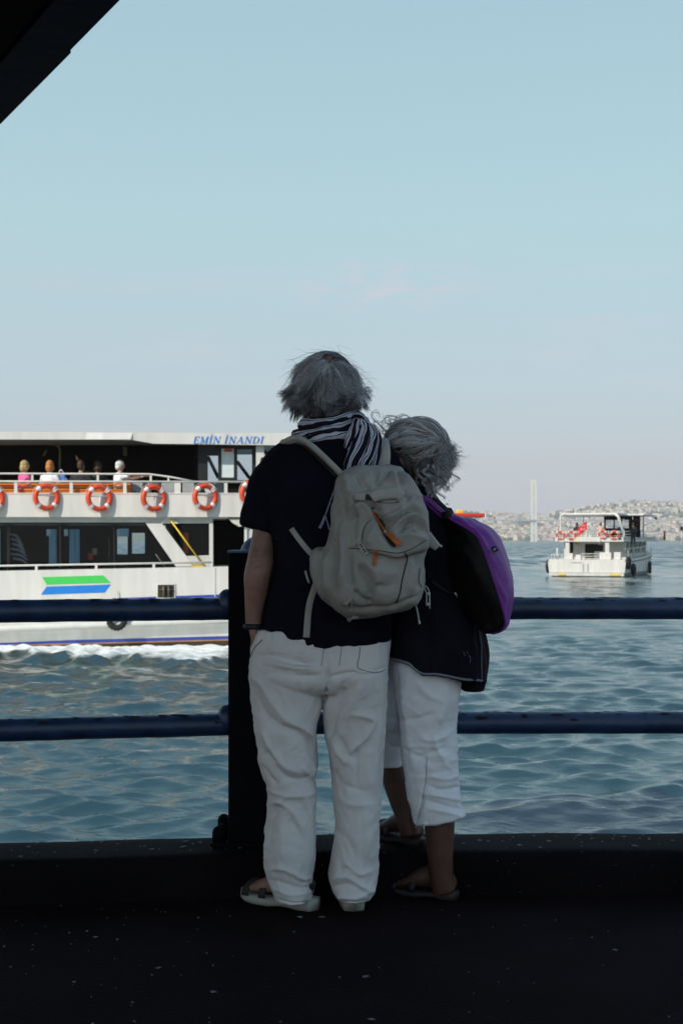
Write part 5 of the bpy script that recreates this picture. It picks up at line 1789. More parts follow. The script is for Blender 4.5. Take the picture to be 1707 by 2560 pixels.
V = V + N * (.0045 * fnoise(V, (16, 16, 7), 5.1, 3) + .0040 * ridged(V, (7, 7, 4), 12.3) + .0030 * wrinkles(V, .45, 1.7) + .0030 * wrinkles(V, -.35, 5.2) + .0030 * wrinkles(V, 1.25, 8.8, 34, 4) + .0026 * wrinkles(V, -1.3, 4.8, 38, 5))[:, None]
tro_o = mesh('trousers', V, Fo, m_chino, man)
bv_t = bvh_of(tro_o)
def seam(bvh, pts, r, mat, nm, parent, off=.0005, sub=8):
    q = resample(pts, (len(pts) - 1) * sub + 1)
    return mesh(nm, *tube([tuple(surf(bvh, a, b, off)) for a, b in q], r, 6), mat, parent)
m_seam = M('trouser_stitching', (0.20, 0.19, 0.18), 0.9)
seam(bv_t, Z3([(762, 128), (757, 180), (748, 240), (790, 262), (860, 272), (905, 255)]), .0013, m_seam, 'pocket_seam', man)
seam(bv_t, Z3([(558, 128), (552, 185), (546, 235)]), .0009, m_seam, 'dart_seam', man)
seam(bv_t, Z3([(658, 128), (652, 180), (645, 235)]), .0009, m_seam, 'dart_seam', man)
seam(bv_t, Z3([(150, 183), (175, 130), (215, 88)]), .0022, m_seam, 'pocket_edge', man)
seam(bv_t, Z3([(305, 1535), (390, 1556), (478, 1550)]), .0010, m_seam, 'hem_seam', man)
seam(bv_t, Z3([(655, 1540), (740, 1550), (815, 1535)]), .0010, m_seam, 'hem_seam', man)

# watch on the left wrist
q = P(633, 1566, 4.525)
V, Fc = torus((0, 0, 0), .0275, .0055, 24, 8, 'z')
V[:, 2] *= 1.6
mesh('watch', V + np.array(q), Fc, m_watch, man)

# sandals
def sandal(h, t, W, sole_m, strap_m, parent, heel_up=.034, straps=(.55, .80), ankle=True, z0=0.002):
    h, t = Vector((h[0], h[1], 0)), Vector((t[0], t[1], 0))
    d = (t - h).normalized()
    s = Vector((-d.y, d.x, 0))
    L = (t - h).length + .03
    n = 24
    V = []
    for i in range(n + 1):
        u = i / n
        w = W * (.62 + .38 * math.sin(min(1, u * 1.25) * PI * .62)) * min(1, math.sqrt(max(0, 1 - ((u - .06) / .06 - 0) ** 2)) if u < .06 else 1)
        if u > .82: w *= math.sqrt(max(.04, 1 - ((u - .82) / .185) ** 2))
        if u < .04: w *= .72
        zt = z0 + heel_up * (1 - .32 * min(1, max(0, (u - .15) / .35))) + .014 * max(0, (u - .75) / .25) ** 2
        zb = z0 + .016 * max(0, (u - .72) / .28) ** 2 + (.006 * math.sin((u - .2) / .35 * PI) if .2 < u < .55 else 0)
        c = h - d * .03 + d * L * u
        for k_, z in ((-1, zb), (-1.06, (zb + zt) / 2), (-1, zt), (1, zt), (1.06, (zb + zt) / 2), (1, zb)):
            q = c + s * w * k_
            V.append((q.x, q.y, z))
    Fc = [(i * 6 + j, i * 6 + (j + 1) % 6, (i + 1) * 6 + (j + 1) % 6, (i + 1) * 6 + j) for i in range(n) for j in range(6)]
    Fc += [tuple(range(5, -1, -1)), tuple(range(n * 6, n * 6 + 6))]
    so = mesh('sandal', V, Fc, sole_m, parent)
    for u in straps:
        c = h + d * (L - .03) * u
        hgt = .088 - .055 * u
        pts = [c + s * W * 1.02 * math.cos(a) + Vector((0, 0, z0 + heel_up * .7 + hgt * math.sin(a))) + d * .012 * math.cos(a) for a in np.linspace(0, PI, 13)]
        mesh('strap', *tube([tuple(p) for p in pts], [(.0135, .003)] * 13, 8, up=tuple(d.cross(Vector((0, 0, 1)))), sq=3), strap_m, so)
    pts = [h + d * .035 + s * W * .86 * math.cos(a) - d * .045 * math.sin(a) + Vector((0, 0, z0 + heel_up + .038)) for a in np.linspace(-.4, PI + .4, 17)]
    mesh('heel_strap', *tube([tuple(p) for p in pts], [(.003, .011)] * 17, 8, up=(0, 0, 1), sq=3), strap_m, so)
    return so
for (h, t) in FEET:
    sandal(h, t, .047, m_sole, m_sstrap, man)

# scarf: black with white stripes, wound round the neck, tail hanging at the right
m_scarf = bpy.data.materials.new('striped_scarf_cloth')
m_scarf.use_nodes = True
nt = m_scarf.node_tree
b = nt.nodes['Principled BSDF']
b.inputs['Roughness'].default_value = 0.9
b.inputs['Specular IOR Level'].default_value = 0.15
uvn = nt.nodes.new('ShaderNodeUVMap')
sp = nt.nodes.new('ShaderNodeSeparateXYZ')
nt.links.new(uvn.outputs[0], sp.inputs[0])
mpn = nt.nodes.new('ShaderNodeMapping')
mpn.inputs['Scale'].default_value = (9, 3, 1)
nt.links.new(uvn.outputs[0], mpn.inputs[0])
nz = nt.nodes.new('ShaderNodeTexNoise')
nz.inputs['Scale'].default_value = 1.0
nt.links.new(mpn.outputs[0], nz.inputs['Vector'])
ma = nt.nodes.new('ShaderNodeMath'); ma.operation = 'MULTIPLY_ADD'
nt.links.new(nz.outputs['Fac'], ma.inputs[0]); ma.inputs[1].default_value = .38
nt.links.new(sp.outputs['Y'], ma.inputs[2])
mb = nt.nodes.new('ShaderNodeMath'); mb.operation = 'MULTIPLY'
nt.links.new(ma.outputs[0], mb.inputs[0]); mb.inputs[1].default_value = 4.0
mc = nt.nodes.new('ShaderNodeMath'); mc.operation = 'FRACT'
nt.links.new(mb.outputs[0], mc.inputs[0])
rp = nt.nodes.new('ShaderNodeValToRGB')
rp.color_ramp.interpolation = 'CONSTANT'
els = rp.color_ramp.elements
els[0].position = 0.0; els[0].color = (0.010, 0.010, 0.016, 1)
els[1].position = 0.40; els[1].color = (0.50, 0.51, 0.60, 1)
for p_, c_ in ((.55, (0.012, .012, .018)), (.63, (0.42, .43, .55)), (.86, (.010, .010, .016))):
    e = els.new(p_); e.color = (*c_, 1)
nt.links.new(mc.outputs[0], rp.inputs[0])
nt.links.new(rp.outputs[0], b.inputs['Base Color'])
def scarf_tube(pts, r, seed, sub=6):
    V, Fc, UV = tube(pts, r, 18, sub=sub, uv=True, up=(0, 0, 1))
    N = np.array([noise.noise(Vector((v[0] * 34 + seed, v[1] * 34, v[2] * 34))) for v in V])
    c = np.repeat(V.reshape(-1, 18, 3).mean(1), 18, 0)
    d = V - c
    ln = np.linalg.norm(d, axis=1)[:, None] + 1e-9
    ridge = np.sin(UV[:, 1] * 2 * PI * 5 + seed)[:, None]
    return V + d / ln * (N[:, None] * .004 + ridge * .0018), Fc, UV + np.array((0, seed * .37))
def wrap(cx_, cy_, Yc, rx_, ry_, tilt, rad, seed):
    c = P(cx_, cy_, Yc)
    pts = []
    for k_ in range(17):
        a = 2 * PI * k_ / 16 + .7
        pts.append((c.x + rx_ * math.cos(a), Yc + ry_ * math.sin(a), c.z + tilt * math.cos(a) + .008 * math.sin(2 * a + seed)))
    return scarf_tube(pts, [rad] * 17, seed, 3)
sc = [wrap(822, 1062, 4.548, .082, .082, .018, (.017, .026), 1.0), wrap(826, 1082, 4.545, .108, .098, .020, (.018, .025), 2.3), wrap(835, 1100, 4.54, .118, .105, .004, (.016, .020), 3.9)]
def tail(pts, w, seed):
    q = [tuple(P(a, b_, y)) for a, b_, y in pts]
    V, Fc, UV = tube(q, w, 18, sub=6, uv=True, up=(0, -1, 0))
    N = np.array([noise.noise(Vector((v[0] * 30 + seed, v[1] * 30, v[2] * 20))) for v in V])
    V[:, 1] -= .006 * N + .003 * np.sin(UV[:, 1] * 2 * PI * 4 + seed)
    return V, Fc, UV + np.array((0, seed * .31))
sc += [tail([(897, 1042, 4.44), (893, 1062, 4.425), (880, 1098, 4.41), (866, 1122, 4.41)], [(.012, .012), (.018, .012), (.024, .008), (.010, .003)], 5.0),
       tail([(900, 1046, 4.44), (908, 1075, 4.42), (896, 1115, 4.395), (878, 1160, 4.385), (872, 1178, 4.39)], [(.012, .012), (.022, .012), (.026, .009), (.024, .007), (.020, .006)], 6.4),
       tail([(905, 1050, 4.45), (926, 1085, 4.43), (920, 1125, 4.40), (905, 1165, 4.385), (900, 1182, 4.39)], [(.012, .012), (.022, .012), (.025, .009), (.022, .007), (.020, .006)], 8.1),
       tail([(925, 1068, 4.46), (938, 1095, 4.44), (938, 1130, 4.41), (928, 1175, 4.39)], [(.016, .012), (.020, .010), (.020, .008), (.018, .006)], 9.7),
       tail([(884, 1046, 4.445), (893, 1040, 4.43), (903, 1046, 4.435), (908, 1060, 4.45)], [(.010, .010), (.015, .013), (.015, .013), (.010, .010)], 4.4)]
Vs, Fs, Us, n0 = [], [], [], 0
for V, Fc, UV in sc:
    Vs.append(V); Us.append(UV)
    Fs += [tuple(i + n0 for i in f) for f in Fc]
    n0 += len(V)
mesh('scarf', np.concatenate(Vs), Fs, m_scarf, man, uv=np.concatenate(Us))

# hair: a cap for the mass, then strands in locks falling from the crown and flicking out at the ends
def to_np(v): return np.array(tuple(v))
def man_hair():
    c = to_np(hc_m) + np.array((0, -.012, .014))
    R = np.array((.086, .104, .106))
    cap = [ball(tuple(c), (.080, .098, .100), 24, 16), ball(tuple(c + np.array((0, -.030, -.050))), (.068, .056, .060), 18, 12)]
    V, Fo, N = fuse(cap, .006, 3)
    V = V + N * (.005 * fnoise(V, (50, 50, 18), 1.0, 3))[:, None]
    # open the front of the cap: no hair over the face
    V[:, 1] = np.where((V[:, 2] < c[2] + .035) & (V[:, 1] > c[1] + .035), c[1] + .035, V[:, 1])
    cap_o = mesh('hair', V, Fo, m_hcap, man)
    crown = np.array((.05, -.66, .75))
    crown /= np.linalg.norm(crown)
    pos = [[], [], []]
    K = 16
    r = np.random.default_rng(5)
    made = 0
    while made < 560:
        d = r.normal(size=3)
        d /= np.linalg.norm(d)
        if d[2] < -.60 or (d[1] > .30 and d[2] < .50): continue
        if np.dot(d, crown) > .992: continue
        made += 1
        low = np.clip((.35 - d[2]) / .8, 0, 1)
        L = r.uniform(.095, .150) * (1 - .55 * low)
        curl = r.normal(0, .026)
        tuck = 0 if (side_ := abs(d[0])) > .45 and r.random() < .45 else r.uniform(.7, 1.2)
        ph = r.uniform(0, 6.28)
        fr = r.uniform(3, 8)
        flick = r.normal(.22, .45)
        side = abs(d[0])
        if d[2] < .5 and side > .45: flick += r.uniform(.1, .8)
        flick *= np.clip((.80 - d[2]) / .55, .12, 1)
        swirl = r.normal(.15, .38)
        puff = (r.uniform(1.02, 1.14) + .05 * side) if d[2] < .45 else r.uniform(1.02, 1.07)
        tone = int(r.choice(3, p=(.25, .5, .25) if d[2] > .35 else ((.45, .42, .13) if d[2] > -.1 else (.75, .22, .03))))  # dark tones weighted to the lower locks, painting in the shade there
        ns = int(r.uniform(22, 44))
        sprd = r.uniform(.04, .085)
        for j in range(ns):
            dj = d + r.normal(0, sprd, 3)
            dj /= np.linalg.norm(dj)
            p = c + R * dj
            ts_ = []
            lj = L * r.uniform(.65, 1.1)
            stray = r.random() < .045
            st_d = r.normal(0, .5, 3)
            for k_ in range(K):
                n_ = (p - c) / R ** 2
                n_ /= np.linalg.norm(n_)
                t = -(crown - n_ * crown.dot(n_))
                t /= np.linalg.norm(t) + 1e-6
                sw = np.cross(n_, t) * swirl
                u_ = k_ / (K - 1)
                g = np.array((0, 0, -1.0)) * (.15 + .45 * u_)
                out = n_ * np.array((1.2, 1, .25)) * (flick * u_ ** 1.6 * 1.5) + n_ * (.30 * (1 - u_))
                if stray: out = out + st_d * u_ + n_ * .5 * u_
                wind = np.array((-.45, 0, .08)) * u_ * (1 if n_[0] < 0 else .25)
                v = t * .9 + sw * (1 - .6 * u_) + g + out + wind
                v /= np.linalg.norm(v)
                p = p + v * lj / K
                e = (p - c) / R
                le = np.linalg.norm(e)
                lim = 1.02 + (puff - 1.02) * math.sin(min(1, u_ * 1.6) * PI / 2)
                if le < lim and p[2] > c[2] - .06: p = p + (c + R * e / le * lim - p) * .45
                wv = np.cross(n_, t) * curl * math.sin(ph + fr * u_) * u_
                ts_.append(p + wv)
            ts_ = np.array(ts_)
            kx = np.clip((c[2] - .035 - ts_[:, 2]) / .075, 0, 1) * .36 * tuck
            ts_[:, 0] -= (ts_[:, 0] - c[0]) * kx
            if j == 0: cen = ts_
            w_ = (np.linspace(0, 1, K) ** 1.3 * (.52 if not stray else 0))[:, None]
            pos[tone].append(ts_ * (1 - w_) + cen * w_)
    for q, mt in zip(pos, (m_haird, m_hairm, m_hairl)):
        strands_obj('locks', q, .00050, .00018, mt, cap_o)
    # thinning patch of scalp at the crown
    V, Fc = ball((0, 0, 0), (.015, .013, .015), 14, 8)
    mesh('scalp_patch', V + (c + R * crown * .915), Fc, M('reddened_scalp', (0.20, 0.095, 0.08), .6), cap_o)
man_hair()

# ------------------------------------------------------------------ grey canvas backpack on the man's back
PO = P(930, 1540, 4.34)
pk = thing('backpack', 'worn grey canvas backpack with half-open front zip and orange pulls', 'backpack', tuple(PO))
main = [rows_loft([(1166, 915, 978, 4.40, .03), (1172, 880, 1000, 4.385, .06), (1184, 856, 1009, 4.37, .085), (1207, 842, 1023, 4.355, .105), (1240, 839, 1046, 4.34, .118), (1280, 832, 1061, 4.33, .126), (1320, 829, 1066, 4.32, .132),
                   (1360, 816, 1064, 4.31, .138), (1400, 805, 1060, 4.305, .142), (1458, 807, 1056, 4.305, .142), (1491, 816, 1049, 4.31, .136), (1512, 829, 1034, 4.32, .120), (1531, 846, 988, 4.33, .095), (1543, 868, 925, 4.345, .055)], 48, 5, 2.7),
        rows_loft([(1368, 797, 830, 4.36, .03), (1385, 779, 850, 4.355, .065), (1430, 776, 855, 4.35, .085), (1470, 792, 855, 4.35, .085), (1500, 812, 858, 4.355, .06), (1515, 828, 858, 4.36, .03)], 28, 4, 2.4)]
V, Fo, N = fuse(main, .0055, 3)
Z2 = lambda pts: [(740 + a * .236, 1080 + b * .236) for a, b in pts]
PKS = [(a_, w_, d_ * 1.5) for a_, w_, d_ in [(Z2([(560, 1250), (575, 1450), (585, 1650)]), 7, -.012), (Z2([(350, 1080), (420, 1300), (400, 1550), (420, 1800)]), 9, -.012), (Z2([(480, 1050), (500, 1300), (480, 1600)]), 8, .010), (Z2([(300, 1300), (330, 1500), (340, 1700)]), 8, .008),
       (Z2([(640, 1400), (760, 1560), (800, 1800)]), 9, -.012), (Z2([(700, 1350), (820, 1480), (860, 1620)]), 10, .010), (Z2([(600, 1680), (700, 1780), (820, 1830)]), 8, -.010), (Z2([(820, 1450), (980, 1500), (1090, 1480)]), 12, .006),
       (Z2([(850, 1620), (950, 1640), (1080, 1600)]), 10, -.006), (Z2([(520, 1850), (700, 1880), (950, 1860), (1150, 1800), (1300, 1720)]), 5, -.008), (Z2([(1180, 1350), (1220, 1500), (1200, 1700)]), 12, .007), (Z2([(1280, 1300), (1300, 1500), (1280, 1680)]), 7, -.006),
       (Z2([(440, 560), (500, 700), (520, 900)]), 8, .008), (Z2([(530, 500), (560, 700), (560, 900)]), 8, -.009), (Z2([(640, 480), (700, 560), (690, 620)]), 9, .006)]]
V = stroke_disp(V, N, PKS)
V = V + N * (.004 * fnoise(V, (20, 20, 14), 7.7, 3) + .005 * ridged(V, (6, 6, 4), 1.3) + .0030 * wrinkles(V, .9, 3.1) + .003 * wrinkles(V, -.9, 7.7))[:, None]
pk_o = mesh('bag_body', V, Fo, m_pack, pk)
flap = [rows_loft([(1168, 915, 980, 4.392, .04), (1180, 868, 1005, 4.372, .085), (1200, 852, 1024, 4.345, .112), (1245, 848, 1051, 4.322, .124), (1300, 860, 1069, 4.30, .135), (1345, 868, 1070, 4.288, .142), (1372, 880, 1064, 4.282, .142), (1386, 925, 1040, 4.280, .140), (1392, 955, 1020, 4.28, .137)], 48, 5, 2.7)]
V, Fo, N = fuse(flap, .0050, 2)
FLS = [(a_, w_, d_ * 1.5) for a_, w_, d_ in [
 (Z2([(790, 800), (860, 900), (920, 1010), (980, 1110), (1060, 1220)]), 7, -.038), (Z2([(760, 780), (830, 770), (900, 800)]), 6, -.020), (Z2([(900, 860), (940, 940), (990, 960)]), 6, -.020),
 (Z2([(620, 860), (680, 780), (760, 800), (830, 920), (900, 1040)]), 7, .012), (Z2([(700, 1150), (710, 1030), (770, 930), (830, 950)]), 4, -.008), (Z2([(760, 1200), (790, 1080), (850, 1000)]), 8, .008), (Z2([(600, 1200), (600, 1000), (650, 850)]), 5, -.012),
 (Z2([(960, 1000), (1060, 930), (1180, 830), (1290, 830), (1370, 930)]), 5, -.014), (Z2([(900, 830), (960, 900), (1060, 880), (1150, 790)]), 7, .012), (Z2([(1020, 1010), (1140, 920), (1260, 890), (1370, 1020)]), 7, .013), (Z2([(1080, 1080), (1180, 980), (1280, 960), (1380, 1080)]), 5, -.013),
 (Z2([(1150, 980), (1230, 1000), (1260, 1060)]), 9, -.012), (Z2([(1000, 1150), (1130, 1100), (1250, 1100), (1370, 1140)]), 9, .010), (Z2([(1150, 780), (1250, 700), (1330, 690)]), 8, .010), (Z2([(1130, 640), (1180, 700), (1170, 780)]), 5, -.008),
 (Z2([(800, 390), (850, 440), (830, 520), (900, 560)]), 6, -.010), (Z2([(880, 500), (960, 440), (1030, 400), (1090, 470), (1120, 580)]), 8, -.012), (Z2([(980, 400), (1040, 480), (1060, 600)]), 8, .012), (Z2([(1130, 400), (1180, 540), (1270, 660)]), 8, .010), (Z2([(520, 450), (560, 560), (570, 660)]), 9, .010),
 (Z2([(640, 460), (700, 560), (780, 600)]), 8, -.007), (Z2([(600, 720), (700, 735), (790, 750)]), 4, -.010), (Z2([(560, 740), (600, 690), (620, 640)]), 6, .006), (Z2([(700, 600), (900, 590), (1080, 580)]), 6, -.006),
]]
V = stroke_disp(V, N, FLS)
V = V + N * (.0030 * fnoise(V, (22, 22, 18), 9.3, 3) + .004 * ridged(V, (7, 7, 5), 4.1) + .0030 * wrinkles(V, .6, 4.4) + .003 * wrinkles(V, -.6, 9.7))[:, None]
fl_o = mesh('flap', V, Fo, m_pack, pk)
bv_p = bvh_of(pk_o, fl_o)
bv_s = bvh_of(tee_o)
def padpatch(pts, th, off, mat, nm, bvh, n=1):
    """small flat piece lying on a surface, with thickness"""
    W3 = [surf(bvh, a, b_, off) for a, b_ in pts]
    d = Vector((0, -th, 0))
    m_ = len(W3)
    V = [tuple(w) for w in W3] + [tuple(w + d) for w in W3]
    Fc = [tuple(range(m_)), tuple(range(2 * m_ - 1, m_ - 1, -1))] + [(i, (i + 1) % m_, (i + 1) % m_ + m_, i + m_) for i in range(m_)]
    return mesh(nm, V, Fc, mat, pk, smooth=False)
# open zip: dark strip painting the shade in its mouth, two orange tapes
mesh('zip_mouth_shade', *ribbon(bv_p, Z2([(795, 810), (865, 915), (925, 1020), (985, 1120), (1060, 1215)]), .0085, .002, .0008), m_stitch_shade, pk)
mesh('zip_tape', *ribbon(bv_p, Z2([(800, 830), (860, 930), (920, 1020), (960, 1060)]), .0036, .0015, .004), m_tape, pk)
mesh('zip_tape', *ribbon(bv_p, Z2([(960, 1060), (1010, 1110), (1070, 1170), (1110, 1185)]), .0075, .0015, .008), m_tape, pk)
mesh('zip_slider', *ribbon(bv_p, Z2([(935, 1045), (960, 1090)]), .004, .003, .010), m_buckle, pk)
mesh('zip_pull', *ribbon(bv_p, Z2([(845, 1250), (838, 1330), (826, 1415)]), .0047, .0015, .006), m_tape, pk)
# padded grab handle with stitched ends
mesh('handle', *ribbon(bv_p, Z2([(800, 705), (850, 675), (950, 660), (1060, 655), (1120, 690)]), .0165, .010, .014), m_strap, pk)
mesh('handle_tab', *ribbon(bv_p, Z2([(622, 688), (720, 690), (790, 692)]), .0105, .002, .004), m_strap, pk)
mesh('handle_gap_shade', *ribbon(bv_p, Z2([(735, 688), (800, 694)]), .0085, .001, .0075), m_stitch_shade, pk)  # dark strip paints the shaded gap beside the handle loop
for p_ in ([(630, 640), (634, 740)], [(668, 645), (672, 735)], [(880, 650), (990, 630), (1090, 640)], [(820, 735), (960, 752), (1100, 745)]):
    mesh('stitch_line', *ribbon(bv_p, Z2(p_), .0010, .0010, .020 if p_[0][0] > 700 else .0065), m_stitch_shade, pk)
seam(bv_p, Z2([(560, 1230), (750, 1245), (900, 1258), (1070, 1283), (1220, 1240), (1375, 1145)]), .0013, m_stitch_shade, 'flap_seam', pk)
seam(bv_p, Z2([(1150, 1280), (1178, 1335), (1155, 1430), (1120, 1580), (1100, 1700), (1060, 1810)]), .0022, m_stitch_shade, 'pocket_piping', pk)
seam(bv_p, Z2([(1310, 1440), (1300, 1580), (1330, 1640)]), .0012, m_stitch_shade, 'side_seam', pk)
seam(bv_p, Z2([(700, 1150), (705, 1060), (740, 980), (800, 930)]), .0010, m_stitch_shade, 'pocket_seam', pk)
# shoulder straps over the shirt
def strap_pts(pts, hw, th, lead=None, trail=None, bv=None, off=.010):
    q = resample(pts, (len(pts) - 1) * 5 + 1)
    W3 = []
    for a, b_ in q:
        s1 = surf(bv_s, a, b_, off, 4.53)
        W3.append(s1)
    W3 = [tuple(w) for w in W3]
    if lead: W3 = lead + W3
    if trail: W3 = W3 + trail
    W3 = resample(W3, len(W3))
    k_ = np.ones(5) / 5
    A_ = np.stack([np.convolve(np.pad(W3[:, i], 2, mode='edge'), k_, 'valid') for i in range(3)], 1)
    return tube([tuple(w) for w in A_], [(hw, th)] * len(A_), 12, up=(0, -1, 0), sq=3.2)
lead = [tuple(P(716, 1180, 4.64)), tuple(P(708, 1130, 4.615)), tuple(P(704, 1108, 4.58))]
mesh('shoulder_strap', *strap_pts([(716, 1108), (738, 1101), (764, 1106), (795, 1130), (828, 1162), (862, 1196)], .0225, .009, lead), m_strap, pk)
mesh('strap_edge', *strap_pts([(738, 1109), (760, 1114), (788, 1138), (820, 1170), (846, 1196)], .0020, .0108, None), m_stitch_shade, pk)
lead = [tuple(P(952, 1150, 4.66)), tuple(P(945, 1110, 4.63)), tuple(P(944, 1092, 4.57))]
mesh('shoulder_strap', *strap_pts([(948, 1101), (953, 1120), (954, 1145), (950, 1180)], .0275, .009, lead), m_strap, pk)
mesh('strap_edge', *strap_pts([(942, 1112), (940, 1140), (932, 1172)], .0018, .0108, None), m_stitch_shade, pk)
mesh('lower_strap', *strap_pts([(726, 1318), (745, 1345), (768, 1374), (786, 1392)], .0085, .003, off=.006), m_strap, pk)
q = [surf(bv_s, a, b_, .008) for a, b_ in ((792, 1455), (785, 1475), (774, 1510), (769, 1550), (766, 1594))]
mesh('strap_tail', *tube([tuple(w) for w in q], [(.0105, .0022)] * 5, 8, sub=4, up=(0, -1, 0), sq=3), m_strap, pk)
for pts, hw in ((Z2([(420, 575), (365, 730), (310, 885)]), .0026), (Z2([(310, 885), (285, 950), (250, 1020)]), .0045), (Z2([(312, 890), (330, 950), (355, 1040)]), .0022)):
    mesh('cord', *ribbon(bv_s, pts, hw, .0022, .012), M('blue_white_cord', (0.22, 0.24, 0.36), .8, var=.6, vscale=160), pk)
def buckle(pts2, hw, off=.008, bv=None, fallback=4.35):
    q = [surf(bv or bv_p, a, b_, off, fallback) for a, b_ in Z2(pts2)]
    a_, b2 = q[0], q[-1]
    d = (b2 - a_).normalized()
    s_ = Vector((d.z, 0, -d.x)).normalized() * hw
    prt = [tube([tuple(a_ + s_), tuple(b2 + s_)], .0022, 6), tube([tuple(a_ - s_), tuple(b2 - s_)], .0022, 6), tube([tuple(a_ - s_ * 1.3), tuple(a_ + s_ * 1.3)], .0032, 6), tube([tuple(b2 - s_ * 1.3), tuple(b2 + s_ * 1.3)], .0034, 6), tube([tuple(a_.lerp(b2, .5) - s_), tuple(a_.lerp(b2, .5) + s_)], .0020, 6)]
    return mesh('buckle', *cat(prt), m_buckle, pk)
buckle([(670, 1180), (742, 1290)], .005, .008)
mesh('compression_strap', *ribbon(bv_p, Z2([(600, 1210), (640, 1170), (685, 1130)]), .006, .002, .006), m_strap, pk)
buckle([(592, 1850), (644, 1970)], .0045, .008)
mesh('compression_strap', *ribbon(bv_p, Z2([(520, 1830), (560, 1790), (585, 1760), (590, 1850)]), .006, .002, .005), m_strap, pk)
mesh('compression_strap', *ribbon(bv_p, Z2([(545, 1990), (600, 1965), (650, 1950)]), .007, .002, .006), m_strap, pk)
def freepts(pts2, Y): return [tuple(P(a, b_, Y)) for a, b_ in Z2(pts2)]
# right-hand side: buckled webbing, cords and pulls hanging free
mesh('side_strap', *tube(freepts([(1380, 1080), (1430, 1160), (1500, 1225)], 4.30), [(.014, .003), (.016, .003), (.012, .003)], 8, sub=4, up=(0, -1, 0), sq=3), m_strap, pk)
for pts2, r_ in (([(1390, 1060), (1440, 1105), (1475, 1150)], .0028), ([(1475, 1150), (1500, 1190), (1545, 1215)], .0040), ([(1340, 1370), (1352, 1480), (1350, 1620)], .0020), ([(1350, 1620), (1390, 1650), (1410, 1700)], .0020),
                 ([(1350, 1625), (1365, 1670), (1380, 1710)], .0018), ([(1380, 1700), (1380, 1840)], .0022), ([(1412, 1700), (1414, 1870)], .0022), ([(1270, 1840), (1290, 1930), (1305, 2030)], .0022)):
    mesh('cord', *tube(freepts(pts2, 4.30), r_, 6, sub=4), m_buckle, pk)
for z_ in (1715, 1825):
    mesh('cord_lock', *tube(freepts([(1376, z_), (1416, z_)], 4.30), .0048, 8), m_buckle, pk)
mesh('cord_end', *tube(freepts([(1304, 2000), (1308, 2035)], 4.30), .0035, 8), m_buckle, pk)
mesh('waist_clip', *tube([tuple(surf(bv_s, a, b_, .01)) for a, b_ in Z2([(100, 1470), (118, 1540), (140, 1600)])], .0035, 8, sub=3), m_buckle, pk)

# ------------------------------------------------------------------ the woman
WO = P(1075, 2250, 4.60)
wom = thing('person', 'shorter person with curly grey hair, black jacket and cropped white trousers leaning in', 'person', (WO.x, 4.62, 0.0))
wf = Vector((-.75, .66, -.05)).normalized()
hc_w = P(1042, 1142, 4.60)
hp, THw = head_parts(hc_w, wf, .072, .092, .098)
body = list(hp)
body += [tube([tuple(P(1040, 1185, 4.61)), tuple(P(1042, 1230, 4.615)), tuple(P(1045, 1260, 4.62))], [.050, .054, .075], 14),
         rows_loft([(1250, 1000, 1090, 4.62, .05), (1285, 975, 1115, 4.62, .08), (1350, 970, 1130, 4.63, .10), (1500, 985, 1150, 4.64, .11), (1620, 985, 1160, 4.64, .12), (1700, 1000, 1145, 4.64, .08)], 24, 3)]
body += [chain([(985, 1290, 4.60), (972, 1400, 4.66), (975, 1460, 4.72), (1000, 1480, 4.80), (1015, 1478, 4.83)], [.045, .040, .036, .028, .024])]
body += hand(P(1015, 1478, 4.83) + Vector((0, 0, .02)), (.7, .5, -.15), (-.5, .8, .2), .85, .6)
body += [chain([(1105, 1290, 4.68), (1128, 1400, 4.72), (1130, 1450, 4.76), (1085, 1476, 4.80), (1065, 1478, 4.82)], [.045, .040, .036, .028, .024])]
body += hand(P(1065, 1478, 4.82) + Vector((0, 0, .022)), (-.8, .5, -.1), (.4, .8, .2), .85, .6)
body += [chain([(1085, 1680, 4.62), (1085, 1860, 4.61), (1095, 1960, 4.62), (1098, 2060, 4.61), (1100, 2140, 4.60), (1105, 2200, 4.595), (1110, 2225, 4.60)], [.080, .062, .055, .050, .042, .038, .040])]
body += [chain([(1030, 1680, 4.66), (985, 1865, 4.83), (985, 1930, 4.82), (1003, 1990, 4.78), (1018, 2050, 4.735), (1026, 2090, 4.725)], [.056, .044, .046, .046, .036, .036])]
WF = [((.352, 4.605), (.165, 4.70), 0.0), ((.250, 4.735), (.132, 4.885), .1445)]
for (hx, hy), (tx_, ty_), z0 in WF:
    h, t = Vector((hx, hy, .034 + z0)), Vector((tx_, ty_, .034 + z0))
    d = (t - h).normalized()
    sd_ = Vector((-d.y, d.x, 0))
    body += [ball(tuple(h + d * .012 + Vector((0, 0, .018))), (.034, .034, .036), 12, 8),
             tube([tuple(h + d * .02 + Vector((0, 0, .035))), tuple(h + d * .08 + Vector((0, 0, .032))), tuple(h + d * .15 + Vector((0, 0, .008))), tuple(h + d * .20)], [(.032, .042), (.036, .036), (.043, .020), (.034, .011)], 12, sub=3, up=(0, 0, 1))]
    for k_, (o_, L) in enumerate(((.026, .228), (.010, .226), (-.005, .218), (-.018, .208), (-.030, .196))):
        q = h + sd_ * o_ * (-1 if z0 == 0 else 1)
        body.append(tube([tuple(q + d * .18), tuple(q + d * L + Vector((0, 0, -.005)))], [.009, .007] if k_ else [.012, .010], 8))
V, Fo, N = fuse(body, .0052, 2)
mesh('body', V, Fo, m_wskin, wom)
for s in (-1, 1):
    V, Fc = THw(ball((s * .028, .073, .014), .0118, 10, 8))
    mesh('eye', V, Fc, m_eye, wom)
for h, t, z0 in WF:
    sandal(h, t, .042, m_sstrap, m_pstrap, wom, .024, (.52, .84), True, .002 + z0)

